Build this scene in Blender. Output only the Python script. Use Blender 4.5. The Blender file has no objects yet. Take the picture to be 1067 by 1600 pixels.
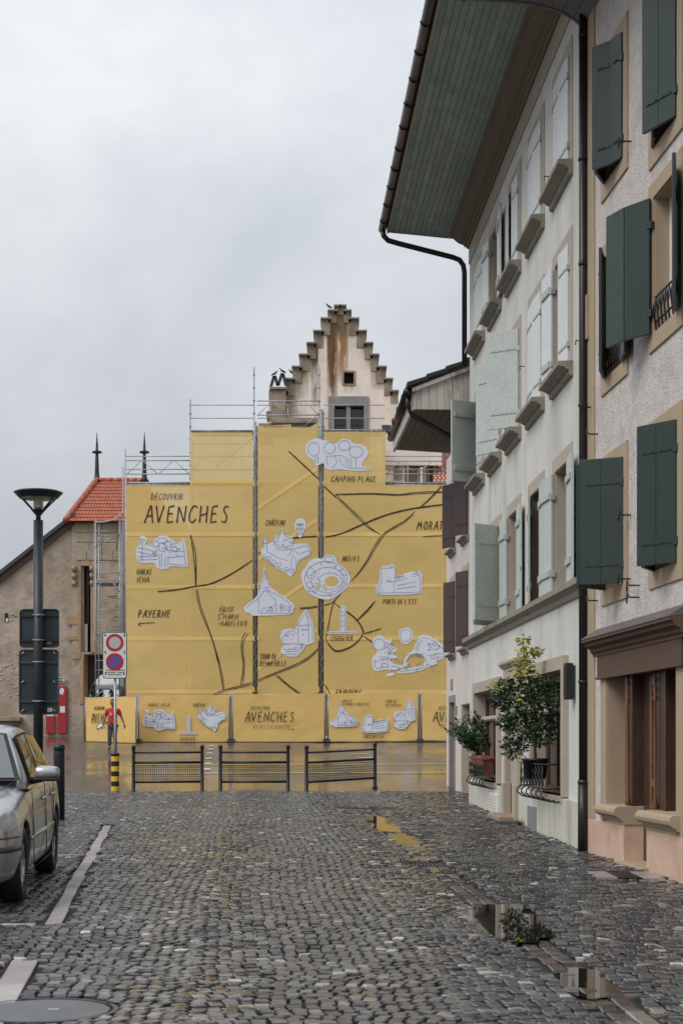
import bpy, bmesh, math, random
from mathutils import Vector, Matrix, noise
import numpy as np
random.seed(7)
R = math.radians
S = bpy.context.scene
C = S.collection

# ------------------------------------------------------------ camera / world / light
F = 2525.0          # focal length in photo pixels (photo is 1067 x 1600)
H = 1.476           # eye height
HY = 1160.0         # horizon row in the photo
cam = bpy.data.cameras.new('camera'); camo = bpy.data.objects.new('camera', cam); C.objects.link(camo)
camo.location = (0, 0, H); camo.rotation_euler = (R(90), 0, 0)
cam.sensor_fit = 'VERTICAL'; cam.sensor_height = 36; cam.sensor_width = 24
cam.lens = 36 * F / 1600; cam.shift_y = (HY - 800) / 1600
cam.clip_start = 0.1; cam.clip_end = 3000
cam.dof.use_dof = True; cam.dof.focus_distance = 38; cam.dof.aperture_fstop = 7.0
S.camera = camo
S.view_settings.view_transform = 'Standard'; S.view_settings.look = 'None'
S.view_settings.gamma = 1; S.view_settings.use_curve_mapping = False
S.view_settings.exposure = 0.20

W_ = bpy.data.worlds.new('World'); S.world = W_; W_.use_nodes = True
nt = W_.node_tree; nt.nodes.clear(); N = nt.nodes.new; L = nt.links.new
out = N('ShaderNodeOutputWorld'); bg = N('ShaderNodeBackground'); bg.inputs[1].default_value = 0.1
sky = N('ShaderNodeTexSky'); sky.sky_type = 'NISHITA'; sky.sun_disc = False
sky.sun_elevation = R(46); sky.sun_rotation = R(-128)
tc = N('ShaderNodeTexCoord'); mp = N('ShaderNodeMapping'); mp.inputs['Scale'].default_value = (1.0, 1.0, 1.9)
mp.inputs['Location'].default_value = (0.35, 0.2, 0.12)
n1 = N('ShaderNodeTexNoise'); n1.inputs['Scale'].default_value = 2.1; n1.inputs['Detail'].default_value = 8; n1.inputs['Roughness'].default_value = .55; n1.inputs['Distortion'].default_value = .35
cr = N('ShaderNodeValToRGB'); e = cr.color_ramp.elements
e[0].position = .37; e[0].color = (4.0, 4.22, 4.5, 1); e[1].position = .63; e[1].color = (5.7, 5.85, 6.05, 1)
mid = e.new(.5); mid.color = (4.75, 5.0, 5.25, 1)
# overcast sky grows brighter towards the zenith
sp = N('ShaderNodeSeparateXYZ'); mr = N('ShaderNodeMapRange')
mr.inputs[1].default_value = 0.0; mr.inputs[2].default_value = 1.0; mr.inputs[3].default_value = .92; mr.inputs[4].default_value = 2.25
mul = N('ShaderNodeVectorMath'); mul.operation = 'SCALE'
mix = N('ShaderNodeMix'); mix.data_type = 'RGBA'; mix.inputs[0].default_value = .93
L(tc.outputs['Generated'], mp.inputs['Vector']); L(mp.outputs[0], n1.inputs['Vector']); L(n1.outputs[0], cr.inputs[0])
L(tc.outputs['Generated'], sp.inputs[0]); L(sp.outputs['Z'], mr.inputs[0])
L(cr.outputs[0], mul.inputs[0]); L(mr.outputs[0], mul.inputs['Scale'])
L(sky.outputs[0], mix.inputs[6]); L(mul.outputs[0], mix.inputs[7]); L(mix.outputs[2], bg.inputs[0]); L(bg.outputs[0], out.inputs[0])

sun = bpy.data.lights.new('sun', 'SUN'); suno = bpy.data.objects.new('sun', sun); C.objects.link(suno)
sun.energy = 1.5; sun.angle = R(32); sun.color = (1, .97, .93)
suno.rotation_euler = Vector((math.sin(R(52)) * math.cos(R(46)), math.cos(R(52)) * math.cos(R(46)), -math.sin(R(46)))).to_track_quat('-Z', 'Y').to_euler()
suno.location = (0, 0, 40)

# ------------------------------------------------------------ ground shape
GS = 0.0127
def xc(y): return 1.42 - .055 * (y - 8.83)          # drainage channel line
def zg(x, y):
    if y <= 34.2:
        return GS * y - (.03 * math.exp(-((x - xc(y)) / .38) ** 2) if y < 27.5 else 0) + .006 * math.sin(x * 1.3 + y * .7) + .013 * noise.noise(Vector((x * .8, y * .55, 1.7))) + .008 * noise.noise(Vector((x * 2.1, y * 1.6, 5.1)))
    if y < 70: return .4343 + .0404 * (y - 34.2)
    return .4343 + .0404 * 35.8
def IM(px, py, d):      # photo pixel at distance d -> place in the world (used to take measurements off the photo)
    return Vector(((px - 533.5) / F * d, d, H + (HY - py) / F * d))
def GD(py): return F * H / (py - 1128.0)  # distance of street ground seen at row py

# ------------------------------------------------------------ materials
def mat(name, col, rough=.7, var=.15, scale=3.0, bump=0.0, bscale=60., metal=0., spec=.5, stain=None, stain_amt=.0, stain_scale=1.2, streak=False, coat=0., attr=None, col2=None, detail=6):
    m = bpy.data.materials.new(name); m.use_nodes = True
    t = m.node_tree; t.nodes.clear(); n = t.nodes.new; l = t.links.new
    o = n('ShaderNodeOutputMaterial'); b = n('ShaderNodeBsdfPrincipled'); l(b.outputs[0], o.inputs[0])
    b.inputs['Metallic'].default_value = metal; b.inputs['Specular IOR Level'].default_value = spec
    b.inputs['Coat Weight'].default_value = coat; b.inputs['Coat Roughness'].default_value = .08
    tc = n('ShaderNodeTexCoord'); geo = n('ShaderNodeNewGeometry')
    ns = n('ShaderNodeTexNoise'); ns.inputs['Scale'].default_value = scale; ns.inputs['Detail'].default_value = detail; ns.inputs['Roughness'].default_value = .6
    l(geo.outputs['Position'], ns.inputs['Vector'])
    hs = n('ShaderNodeMapRange'); hs.inputs[1].default_value = .25; hs.inputs[2].default_value = .75; hs.inputs[3].default_value = 1 - var; hs.inputs[4].default_value = 1 + var
    l(ns.outputs[0], hs.inputs[0])
    sc = n('ShaderNodeVectorMath'); sc.operation = 'SCALE'
    if attr:
        a = n('ShaderNodeAttribute'); a.attribute_name = attr; l(a.outputs['Color'], sc.inputs[0])
    elif col2:
        mx0 = n('ShaderNodeMix'); mx0.data_type = 'RGBA'; mx0.inputs[6].default_value = (*col, 1); mx0.inputs[7].default_value = (*col2, 1)
        n0 = n('ShaderNodeTexNoise'); n0.inputs['Scale'].default_value = scale * .37; n0.inputs['Detail'].default_value = 5; l(geo.outputs['Position'], n0.inputs['Vector'])
        r0 = n('ShaderNodeMapRange'); r0.inputs[1].default_value = .4; r0.inputs[2].default_value = .6; l(n0.outputs[0], r0.inputs[0]); l(r0.outputs[0], mx0.inputs[0]); l(mx0.outputs[2], sc.inputs[0])
    else: sc.inputs[0].default_value = col
    l(hs.outputs[0], sc.inputs['Scale']); cur = sc.outputs[0]
    if stain:
        mp = n('ShaderNodeMapping'); mp.inputs['Scale'].default_value = (1, 1, .16 if streak else 1); l(geo.outputs['Position'], mp.inputs['Vector'])
        s2 = n('ShaderNodeTexNoise'); s2.inputs['Scale'].default_value = stain_scale; s2.inputs['Detail'].default_value = 9; s2.inputs['Roughness'].default_value = .68; l(mp.outputs[0], s2.inputs['Vector'])
        r2 = n('ShaderNodeMapRange'); r2.inputs[1].default_value = .5; r2.inputs[2].default_value = .72; r2.inputs[4].default_value = stain_amt; l(s2.outputs[0], r2.inputs[0])
        mx = n('ShaderNodeMix'); mx.data_type = 'RGBA'; l(r2.outputs[0], mx.inputs[0]); l(cur, mx.inputs[6]); mx.inputs[7].default_value = (*stain, 1); cur = mx.outputs[2]
    l(cur, b.inputs['Base Color'])
    rr = n('ShaderNodeMapRange'); rr.inputs[3].default_value = max(.02, rough * .75); rr.inputs[4].default_value = min(1, rough * 1.25)
    nr = n('ShaderNodeTexNoise'); nr.inputs['Scale'].default_value = scale * 2.3; l(geo.outputs['Position'], nr.inputs['Vector']); l(nr.outputs[0], rr.inputs[0]); l(rr.outputs[0], b.inputs['Roughness'])
    if bump:
        nb = n('ShaderNodeTexNoise'); nb.inputs['Scale'].default_value = bscale; nb.inputs['Detail'].default_value = 4; l(geo.outputs['Position'], nb.inputs['Vector'])
        bp = n('ShaderNodeBump'); bp.inputs['Strength'].default_value = 1.0; bp.inputs['Distance'].default_value = bump; l(nb.outputs[0], bp.inputs['Height']); l(bp.outputs[0], b.inputs['Normal'])
    return m
def mnodes(m):
    t = m.node_tree; b = [x for x in t.nodes if x.type == 'BSDF_PRINCIPLED'][0]; return t, b

M = {}
M['bwall'] = mat('pale_plaster', (.62, .605, .565), .85, .09, 1.3, .005, 55, stain=(.33, .32, .28), stain_amt=.6, stain_scale=1.6, streak=True, detail=12)
M['bplinth'] = mat('plinth_plaster', (.56, .54, .47), .8, .1, 2.5, .004, 50, stain=(.25, .24, .19), stain_amt=.65, stain_scale=2.5, streak=True)
M['bstone'] = mat('beige_window_stone', (.42, .36, .29), .75, .08, 4, .0015, 80)
M['bsill'] = mat('weathered_sill_stone', (.27, .24, .19), .75, .18, 8, .003, 60, stain=(.07, .065, .05), stain_amt=.6, stain_scale=5)
M['soffit'] = mat('green_soffit_paint', (.29, .35, .305), .7, .22, 2.2, .002, 30, stain=(.42, .45, .40), stain_amt=.8, stain_scale=3.2)
M['soffit2'] = mat('green_soffit_paint_faded', (.36, .41, .36), .7, .25, 2.6, .002, 30, stain=(.20, .25, .21), stain_amt=.7, stain_scale=2.4)
M['cornice'] = mat('brown_cornice', (.17, .135, .095), .75, .12, 4, .002, 30)
M['bleaf'] = mat('pale_green_shutter_paint', (.49, .535, .505), .6, .07, 5, .002, 40, stain=(.10, .10, .09), stain_amt=.5, stain_scale=34)
M['bleafw'] = mat('pale_shutter_paint', (.66, .68, .675), .6, .06, 5, .002, 40, stain=(.15, .16, .15), stain_amt=.4, stain_scale=36)
M['bleafedge'] = mat('shutter_fittings_green', (.42, .47, .445), .6, .15, 9)
M['bframe'] = mat('brown_window_wood', (.10, .05, .028), .5, .2, 9, .001, 60)
M['glass'] = mat('window_glass', (.012, .014, .015), .06, .1, 2, spec=.7)
M['gutter'] = mat('dark_gutter_metal', (.030, .026, .028), .38, .25, 9, metal=.35)
M['cwall'] = mat('pinkish_roughcast', (.56, .515, .48), .88, .18, 9, .016, 34, stain=(.34, .30, .285), stain_amt=.5, stain_scale=2.2, detail=14)
M['cstone'] = mat('beige_painted_stone', (.40, .30, .205), .8, .06, 3, .0012, 90)
M['cleaf'] = mat('dark_green_shutter_paint', (.016, .033, .028), .42, .12, 6, .0012, 30)
M['cplinth'] = mat('salmon_plinth', (.60, .415, .31), .85, .10, 5, .003, 60, stain=(.45, .24, .16), stain_amt=.6, stain_scale=3)
M['ccorn'] = mat('brown_painted_wood', (.095, .05, .03), .75, .12, 5, .001, 30)
M['lead'] = mat('lead_flashing', (.11, .095, .09), .5, .25, 7, .002, 20)
M['oak'] = mat('varnished_wood', (.165, .068, .028), .35, .25, 6, .001, 50)
M['oakd'] = mat('dark_wood_panel', (.062, .033, .02), .4, .2, 6, .001, 50)
M['csoff'] = mat('grey_soffit_paint', (.17, .165, .165), .65, .12, 3, .001, 40)
M['dwall'] = mat('rose_white_plaster', (.62, .56, .52), .85, .08, 2, .003, 50, stain=(.35, .3, .27), stain_amt=.4, stain_scale=2, streak=True)
M['dleaf'] = mat('brown_shutter_paint', (.055, .024, .022), .45, .15, 5, .001, 30)
M['dsoff'] = mat('brown_soffit_boards', (.105, .08, .068), .6, .12, 4, .001, 40)
M['dboard'] = mat('peeling_white_boards', (.55, .52, .47), .75, .08, 5, .003, 40, stain=(.12, .08, .06), stain_amt=.95, stain_scale=5, streak=True)
M['tiledark'] = mat('dark_roof_tile', (.035, .032, .035), .5, .3, 9, .002, 30)
M['white'] = mat('white_plastic', (.7, .7, .68), .5, .05, 5)
M['yellowp'] = mat('yellow_plastic', (.6, .42, .05), .5, .05, 5)
M['terra'] = mat('terracotta', (.25, .08, .045), .6, .15, 8, .001, 50)
M['iron'] = mat('black_wrought_iron', (.02, .02, .022), .45, .2, 20, .001, 80, metal=.3)
M['steel'] = mat('galvanised_steel', (.34, .35, .37), .45, .25, 12, metal=.55)
M['steeld'] = mat('dark_grey_steel', (.055, .06, .066), .45, .2, 10, metal=.3)
M['deck'] = mat('scaffold_deck', (.27, .27, .28), .6, .2, 6, metal=.2)
M['ctwall'] = mat('old_rose_plaster', (.80, .68, .60), .9, .10, 1.2, .01, 9, stain=(.44, .37, .30), stain_amt=.6, stain_scale=.8)
M['ctstone'] = mat('weathered_step_stone', (.30, .235, .17), .9, .3, 2.2, .01, 12, stain=(.07, .05, .035), stain_amt=.7, stain_scale=1.3)
M['ctfr'] = mat('grey_sandstone_frame', (.25, .225, .21), .85, .2, 3, .004, 20)
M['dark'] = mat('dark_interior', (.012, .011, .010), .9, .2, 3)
M['roughcast'] = mat('brown_roughcast', (.37, .30, .23), .95, .34, 2.6, .03, 6, stain=(.15, .11, .08), stain_amt=.8, stain_scale=1.3, col2=(.43, .35, .28), detail=12)
M['ochre'] = mat('ochre_painted_stone', (.38, .255, .145), .85, .25, 3, .004, 14)
M['sandst'] = mat('sandstone_blocks', (.36, .30, .22), .85, .2, 2, .006, 14)
M['redtile'] = mat('red_clay_tile', (.36, .10, .05), .65, .35, 5, .002, 20)
M['barge'] = mat('dark_red_wood', (.09, .045, .035), .6, .2, 4)
M['redbox'] = mat('red_panel', (.36, .018, .022), .45, .08, 4)
M['asphalt'] = None
M['black'] = mat('black_paint', (.012, .012, .013), .35, .1, 8)
M['yellowpaint'] = mat('yellow_paint', (.72, .45, .05), .4, .08, 6)
M['signred'] = mat('sign_red', (.42, .018, .04), .35, .03, 3)
M['signwhite'] = mat('sign_white', (.66, .66, .64), .4, .03, 3)
M['signblue'] = mat('sign_blue', (.05, .10, .40), .35, .03, 3)
M['roadwhite'] = mat('road_white', (.62, .60, .55), .5, .15, 6)
M['roadyellow'] = mat('road_yellow', (.60, .42, .13), .5, .2, 6)
M['ink'] = mat('banner_ink', (.035, .022, .012), .8, .05, 3)
M['inkblue'] = mat('banner_drawing_ink', (.17, .19, .30), .8, .1, 3)
M['paper'] = mat('banner_white_print', (.64, .655, .73), .8, .04, 3)
M['leaf'] = mat('dark_green_leaf', (.035, .075, .03), .55, .35, 9)
M['leafy'] = mat('yellow_green_leaf', (.36, .36, .075), .55, .25, 9)
M['stem'] = mat('brown_stem', (.12, .085, .055), .8, .2, 9)
M['fir'] = mat('far_tree_foliage', (.035, .055, .04), .8, .3, 2)

# wet road: puddled patches are smoother
def wet(name, base, rlo, rhi, attr=None, bump=.002, bscale=90, pscale=.35, var=.25, patch=None):
    m = mat(name, base, .3, var, 2.2, bump, bscale, attr=attr)
    t, b = mnodes(m); n = t.nodes.new; l = t.links.new
    g = n('ShaderNodeNewGeometry'); mp = n('ShaderNodeMapping'); mp.inputs['Scale'].default_value = (1.6, .55, 1); l(g.outputs['Position'], mp.inputs['Vector'])
    q = n('ShaderNodeTexNoise'); q.inputs['Scale'].default_value = pscale; q.inputs['Detail'].default_value = 7; q.inputs['Roughness'].default_value = .6; l(mp.outputs[0], q.inputs['Vector'])
    r = n('ShaderNodeMapRange'); r.inputs[1].default_value = .38; r.inputs[2].default_value = .60; r.inputs[3].default_value = rlo; r.inputs[4].default_value = rhi
    l(q.outputs[0], r.inputs[0]); l(r.outputs[0], b.inputs['Roughness'])
    if bump:
        bp = [x for x in t.nodes if x.type == 'BUMP'][0]
        r3 = n('ShaderNodeMapRange'); r3.inputs[1].default_value = .38; r3.inputs[2].default_value = .62; r3.inputs[3].default_value = .15; r3.inputs[4].default_value = 1
        l(q.outputs[0], r3.inputs[0]); l(r3.outputs[0], bp.inputs['Strength'])
    return m
M['asphalt'] = wet('wet_asphalt', (.085, .07, .06), .05, .30, bump=.0012, bscale=60, pscale=.22, var=.3)
M['sett'] = wet('wet_setts', (.1, .1, .1), .06, .27, attr='Col', bump=.005, bscale=30, pscale=.45, var=.25)
M['sett'].node_tree.nodes['Principled BSDF'].inputs['Specular IOR Level'].default_value = .85
M['bed'] = wet('wet_joint_bed', (.010, .0095, .009), .5, .9, bump=.004, bscale=50, pscale=.5)
M['slab'] = wet('wet_pale_slab', (.30, .255, .25), .25, .5, bump=.003, bscale=40, pscale=.8)
M['slabw'] = wet('wet_white_slab', (.36, .34, .32), .25, .5, bump=.003, bscale=40, pscale=.8)
M['ironcover'] = wet('wet_cast_iron', (.10, .103, .112), .25, .5, bump=.001, bscale=120, pscale=.8)
M['earth'] = mat('bare_ground', (.08, .075, .065), .9, .2, .5)
def water():
    m = bpy.data.materials.new('puddle_water'); m.use_nodes = True; t, b = mnodes(m)
    b.inputs['Base Color'].default_value = (.012, .011, .009, 1); b.inputs['Roughness'].default_value = .02; b.inputs['IOR'].default_value = 1.6
    return m
M['water'] = water()

def banner_mat(name, col, tr=.10, wr=.5):
    m = bpy.data.materials.new(name); m.use_nodes = True; t = m.node_tree; t.nodes.clear(); n = t.nodes.new; l = t.links.new
    o = n('ShaderNodeOutputMaterial'); d = n('ShaderNodeBsdfPrincipled'); d.inputs['Roughness'].default_value = .75; d.inputs['Specular IOR Level'].default_value = .25
    tl = n('ShaderNodeBsdfTranslucent'); tp = n('ShaderNodeBsdfTransparent'); m1 = n('ShaderNodeMixShader'); m2 = n('ShaderNodeMixShader')
    m1.inputs[0].default_value = .22; m2.inputs[0].default_value = tr
    g = n('ShaderNodeNewGeometry'); ns = n('ShaderNodeTexNoise'); ns.inputs['Scale'].default_value = .55; ns.inputs['Detail'].default_value = 8
    l(g.outputs['Position'], ns.inputs['Vector'])
    r = n('ShaderNodeMapRange'); r.inputs[1].default_value = .3; r.inputs[2].default_value = .7; r.inputs[3].default_value = .93; r.inputs[4].default_value = 1.07; l(ns.outputs[0], r.inputs[0])
    s = n('ShaderNodeVectorMath'); s.operation = 'SCALE'; s.inputs[0].default_value = col; l(r.outputs[0], s.inputs['Scale'])
    l(s.outputs[0], d.inputs['Base Color']); l(s.outputs[0], tl.inputs[0])
    w = n('ShaderNodeTexNoise'); w.inputs['Scale'].default_value = .9; w.inputs['Detail'].default_value = 2.5; w.inputs['Distortion'].default_value = 1.0
    mp = n('ShaderNodeMapping'); mp.inputs['Rotation'].default_value = (0, R(-38), 0); mp.inputs['Scale'].default_value = (.55, 1, .9); l(g.outputs['Position'], mp.inputs['Vector']); l(mp.outputs[0], w.inputs['Vector'])
    bp = n('ShaderNodeBump'); bp.inputs['Strength'].default_value = wr; bp.inputs['Distance'].default_value = .12; l(w.outputs[0], bp.inputs['Height'])
    l(bp.outputs[0], d.inputs['Normal'])
    l(d.outputs[0], m1.inputs[1]); l(tl.outputs[0], m1.inputs[2]); l(m1.outputs[0], m2.inputs[1]); l(tp.outputs[0], m2.inputs[2]); l(m2.outputs[0], o.inputs[0])
    return m
M['banner'] = banner_mat('yellow_mesh_fabric', (.82, .59, .215), .16, .16)
M['seam'] = banner_mat('yellow_seam_fabric', (.86, .62, .225), .0, .2)
M['fence'] = banner_mat('yellow_fence_cover', (.82, .56, .20), .03, .42)

# ------------------------------------------------------------ mesh building
ORG = {}
class MB:
    def __init__(s): s.v = []; s.f = []; s.sm = []
    def add(s, vs, fs, smooth=False):
        b = len(s.v); s.v += [tuple(x) for x in vs]; s.f += [tuple(b + i for i in f) for f in fs]; s.sm += [smooth] * len(fs); return s
    def hexa(s, p):      # p: 8 points, bottom ring then top ring
        return s.add(p, [(0, 3, 2, 1), (4, 5, 6, 7), (0, 1, 5, 4), (1, 2, 6, 5), (2, 3, 7, 6), (3, 0, 4, 7)])
    def box(s, x0, x1, y0, y1, z0, z1):
        return s.hexa([(x0, y0, z0), (x1, y0, z0), (x1, y1, z0), (x0, y1, z0), (x0, y0, z1), (x1, y0, z1), (x1, y1, z1), (x0, y1, z1)])
    def quad(s, a, b, c, d): return s.add([a, b, c, d], [(0, 1, 2, 3)])
    def tube(s, pts, r, n=8, caps=True, smooth=True):
        pts = [Vector(p) for p in pts]; rs = r if isinstance(r, (list, tuple)) else [r] * len(pts)
        vs = []; up = Vector((0, 0, 1)); prev = None
        for i, p in enumerate(pts):
            d = (pts[min(i + 1, len(pts) - 1)] - pts[max(i - 1, 0)]).normalized()
            if prev is None:
                u = up if abs(d.dot(up)) < .95 else Vector((1, 0, 0)); a = d.cross(u).normalized()
            else: a = (prev - d * prev.dot(d)).normalized()
            prev = a; b = d.cross(a)
            for k in range(n):
                t = 2 * math.pi * k / n; vs.append(p + (a * math.cos(t) + b * math.sin(t)) * rs[i])
        fs = []
        for i in range(len(pts) - 1):
            for k in range(n): fs.append((i * n + k, (i + 1) * n + k, (i + 1) * n + (k + 1) % n, i * n + (k + 1) % n))
        if caps: fs.append(tuple(range(n))); fs.append(tuple((len(pts) - 1) * n + k for k in reversed(range(n))))
        return s.add(vs, fs, smooth)
    def lathe(s, prof, cx, cy, n=20, smooth=True):
        vs = []
        for (r, z) in prof:
            for k in range(n):
                t = 2 * math.pi * k / n; vs.append((cx + r * math.cos(t), cy + r * math.sin(t), z))
        fs = [(i * n + k, i * n + (k + 1) % n, (i + 1) * n + (k + 1) % n, (i + 1) * n + k) for i in range(len(prof) - 1) for k in range(n)]
        fs.append(tuple(reversed(range(n)))); fs.append(tuple((len(prof) - 1) * n + k for k in range(n)))
        return s.add(vs, fs, smooth)
    def prism(s, poly, off):        # poly: list of Vectors (planar), off: Vector
        n = len(poly); p = [Vector(q) for q in poly]; q = [a + Vector(off) for a in p]
        return s.add(p + q, [tuple(range(n)), tuple(reversed(range(n, 2 * n)))] + [(i, i + n, (i + 1) % n + n, (i + 1) % n) for i in range(n)])
    def sphere(s, c, r, n=10, sc=(1, 1, 1)):
        prof = []
        vs = []; m = n // 2
        for i in range(1, m):
            a = math.pi * i / m
            for k in range(n):
                t = 2 * math.pi * k / n; vs.append((c[0] + r * sc[0] * math.sin(a) * math.cos(t), c[1] + r * sc[1] * math.sin(a) * math.sin(t), c[2] + r * sc[2] * math.cos(a)))
        fs = [(i * n + k, (i + 1) * n + k, (i + 1) * n + (k + 1) % n, i * n + (k + 1) % n) for i in range(m - 2) for k in range(n)]
        b = len(vs); vs += [(c[0], c[1], c[2] + r * sc[2]), (c[0], c[1], c[2] - r * sc[2])]
        fs += [(b, k, (k + 1) % n) for k in range(n)] + [(b + 1, (m - 2) * n + (k + 1) % n, (m - 2) * n + k) for k in range(n)]
        return s.add(vs, fs, True)
    def build(s, name, m, parent=None, bevel=0, origin=None, fixn=False, subd=0):
        if parent is not None: o = ORG[parent.name]
        elif origin is not None: o = Vector(origin)
        else:
            a = np.array(s.v); o = Vector(((a[:, 0].min() + a[:, 0].max()) / 2, (a[:, 1].min() + a[:, 1].max()) / 2, a[:, 2].min()))
        me = bpy.data.meshes.new(name); me.from_pydata([(x - o.x, y - o.y, z - o.z) for x, y, z in s.v], [], s.f)
        me.polygons.foreach_set('use_smooth', s.sm)
        if fixn:
            bm = bmesh.new(); bm.from_mesh(me); bmesh.ops.recalc_face_normals(bm, faces=bm.faces); bm.to_mesh(me); bm.free()
        me.update(); ob = bpy.data.objects.new(name, me); C.objects.link(ob)
        if isinstance(m, str): m = M[m]
        me.materials.append(m)
        if parent is not None: ob.parent = parent
        else: ob.location = o
        ORG[ob.name] = o
        if bevel:
            b = ob.modifiers.new('bevel', 'BEVEL'); b.width = bevel; b.segments = 2; b.limit_method = 'ANGLE'
        if subd:
            b = ob.modifiers.new('subdivision', 'SUBSURF'); b.levels = subd; b.render_levels = subd
        return ob
def thing(name, label, cat, loc, group=None):
    o = bpy.data.objects.new(name, None); C.objects.link(o); o.location = loc; o.empty_display_size = .2
    ORG[o.name] = Vector(loc); o['label'] = label; o['category'] = cat
    if group: o['group'] = group
    return o
def tag(o, label, cat, group=None):
    o['label'] = label; o['category'] = cat
    if group: o['group'] = group
    return o
def struct(o): o['kind'] = 'structure'; return o
def stuff(o): o['kind'] = 'stuff'; return o
def dup(o, loc, label=None):
    def cp(x, par):
        y = x.copy(); C.objects.link(y); y.parent = par; ORG[y.name] = ORG[x.name]
        for ch in [c for c in C.objects if c.parent is x]: cp(ch, y)
        return y
    y = cp(o, None); y.location = loc
    if label: y['label'] = label
    return y

class Frame:     # a facade: d runs away from the camera, p stands out from the wall towards the street
    def __init__(s, a, m): s.a = a; s.m = m; n = math.hypot(1, m); s.n = Vector((-1 / n, -m / n, 0)); s.t = Vector((-m / n, 1 / n, 0))
    def P(s, d, p, z): return Vector((s.a - s.m * d, d, z)) + s.n * p
    def box(s, mb, d0, d1, p0, p1, z0, z1):
        P = s.P; return mb.hexa([P(d0, p1, z0), P(d0, p0, z0), P(d1, p0, z0), P(d1, p1, z0), P(d0, p1, z1), P(d0, p0, z1), P(d1, p0, z1), P(d1, p1, z1)])
    def prof(s, mb, d0, d1, pr, ends=True):   # extrude profile [(p,z)...] along the wall
        n = len(pr); vs = [s.P(d0, p, z) for p, z in pr] + [s.P(d1, p, z) for p, z in pr]
        fs = [(i, i + n, (i + 1) % n + n, (i + 1) % n) for i in range(n)]
        if ends: fs += [tuple(range(n)), tuple(reversed(range(n, 2 * n)))]
        return mb.add(vs, fs)
    def wall(s, mb, d0, d1, z0, z1, ops, depth=.25, p=0):
        ds = sorted({d0, d1} | {o[0] for o in ops} | {o[1] for o in ops}); zs = sorted({z0, z1} | {o[2] for o in ops} | {o[3] for o in ops})
        ds = [d for d in ds if d0 <= d <= d1]; zs = [z for z in zs if z0 <= z <= z1]
        for i in range(len(ds) - 1):
            for j in range(len(zs) - 1):
                cd = (ds[i] + ds[i + 1]) / 2; cz = (zs[j] + zs[j + 1]) / 2
                if any(o[0] < cd < o[1] and o[2] < cz < o[3] for o in ops): continue
                P = s.P; mb.quad(P(ds[i], p, zs[j]), P(ds[i], p, zs[j + 1]), P(ds[i + 1], p, zs[j + 1]), P(ds[i + 1], p, zs[j]))
        for (a, b, c, e) in ops:
            P = s.P; q = p - depth
            mb.quad(P(a, p, c), P(a, q, c), P(a, q, e), P(a, p, e)); mb.quad(P(b, p, c), P(b, p, e), P(b, q, e), P(b, q, c))
            mb.quad(P(a, p, e), P(a, q, e), P(b, q, e), P(b, p, e)); mb.quad(P(a, p, c), P(b, p, c), P(b, q, c), P(a, q, c))
FB = Frame(3.6126, .0418); FD = Frame(4.17, .05); FC = Frame(4.2605, .079)

def leaf(fr, par, dh, side, w, z0, z1, ang, m, mb_, hp=.055, straps=True, battens=True, boards=0, th=.034, fold=None):
    """one shutter leaf hinged at dh; ang 0 = shut, 180 = folded back on the wall"""
    a = R(ang); c = fr.t * side; n = fr.n
    dr = c * math.cos(a) + n * math.sin(a); nn = n * math.cos(a) - c * math.sin(a)
    o = fr.P(dh, hp if ang > 90 else .004, 0)
    def bx(mb, s0, s1, t0, t1, a0, a1, dr=dr, nn=nn, o=o):
        P = lambda s, t, z: o + dr * s + nn * t + Vector((0, 0, z))
        mb.hexa([P(s0, t0, a0), P(s1, t0, a0), P(s1, t1, a0), P(s0, t1, a0), P(s0, t0, a1), P(s1, t0, a1), P(s1, t1, a1), P(s0, t1, a1)])
    segs = [(o, dr, nn, 0, w)]
    if fold is not None:
        a2 = R(fold); dr2 = c * math.cos(a2) + n * math.sin(a2); nn2 = n * math.cos(a2) - c * math.sin(a2)
        segs = [(o, dr, nn, 0, w / 2), (o + dr * (w / 2 + .004), dr2, nn2, 0, w / 2)]
    root = None
    for si, (oo, d_, n_, s0, s1) in enumerate(segs):
        mb = MB(); bx(mb, s0 + .004, s1, 0, th, z0, z1, d_, n_, oo)
        if boards:
            mb = MB(); bx(mb, s0 + .006, s1 - .002, .004, th - .005, z0 + .003, z1 - .003, d_, n_, oo)
        if root is None: lf = root = mb.build('shutter', m, par, bevel=.003)
        else: lf = mb.build('shutter', m, par, bevel=.003)
        if boards:
            nb = max(1, round(boards * (s1 - s0) / w)); bw = (s1 - s0) / nb
            for k in range(nb):
                q = MB(); bx(q, s0 + k * bw + .003, s0 + (k + 1) * bw - .003, 0, th, z0, z1, d_, n_, oo); q.build('board', m, lf, bevel=.003)
        hgt = z1 - z0
        if battens:
            for zz in (z0 + hgt * .16, z0 + hgt * .82):
                q = MB(); bx(q, .05, s1 - .04, -.024, -.001, zz - .045, zz + .045, d_, n_, oo); q.build('batten', mb_, lf, bevel=.006)
        if straps:
            for zz in (z0 + hgt * .15, z0 + hgt * .80):
                q = MB(); bx(q, .0, s1 - .07, th + .001, th + .009, zz - .014, zz + .014, d_, n_, oo)
                for kk in range(4): bx(q, .06 + kk * (s1 - .16) / 3.2, .075 + kk * (s1 - .16) / 3.2, th + .008, th + .014, zz - .008, zz + .008, d_, n_, oo)
                if si == 0: bx(q, -.03, .03, -.01, th + .012, zz - .035, zz + .035, d_, n_, oo)
                q.build('strap_hinge', mb_, lf)
    return root
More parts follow.
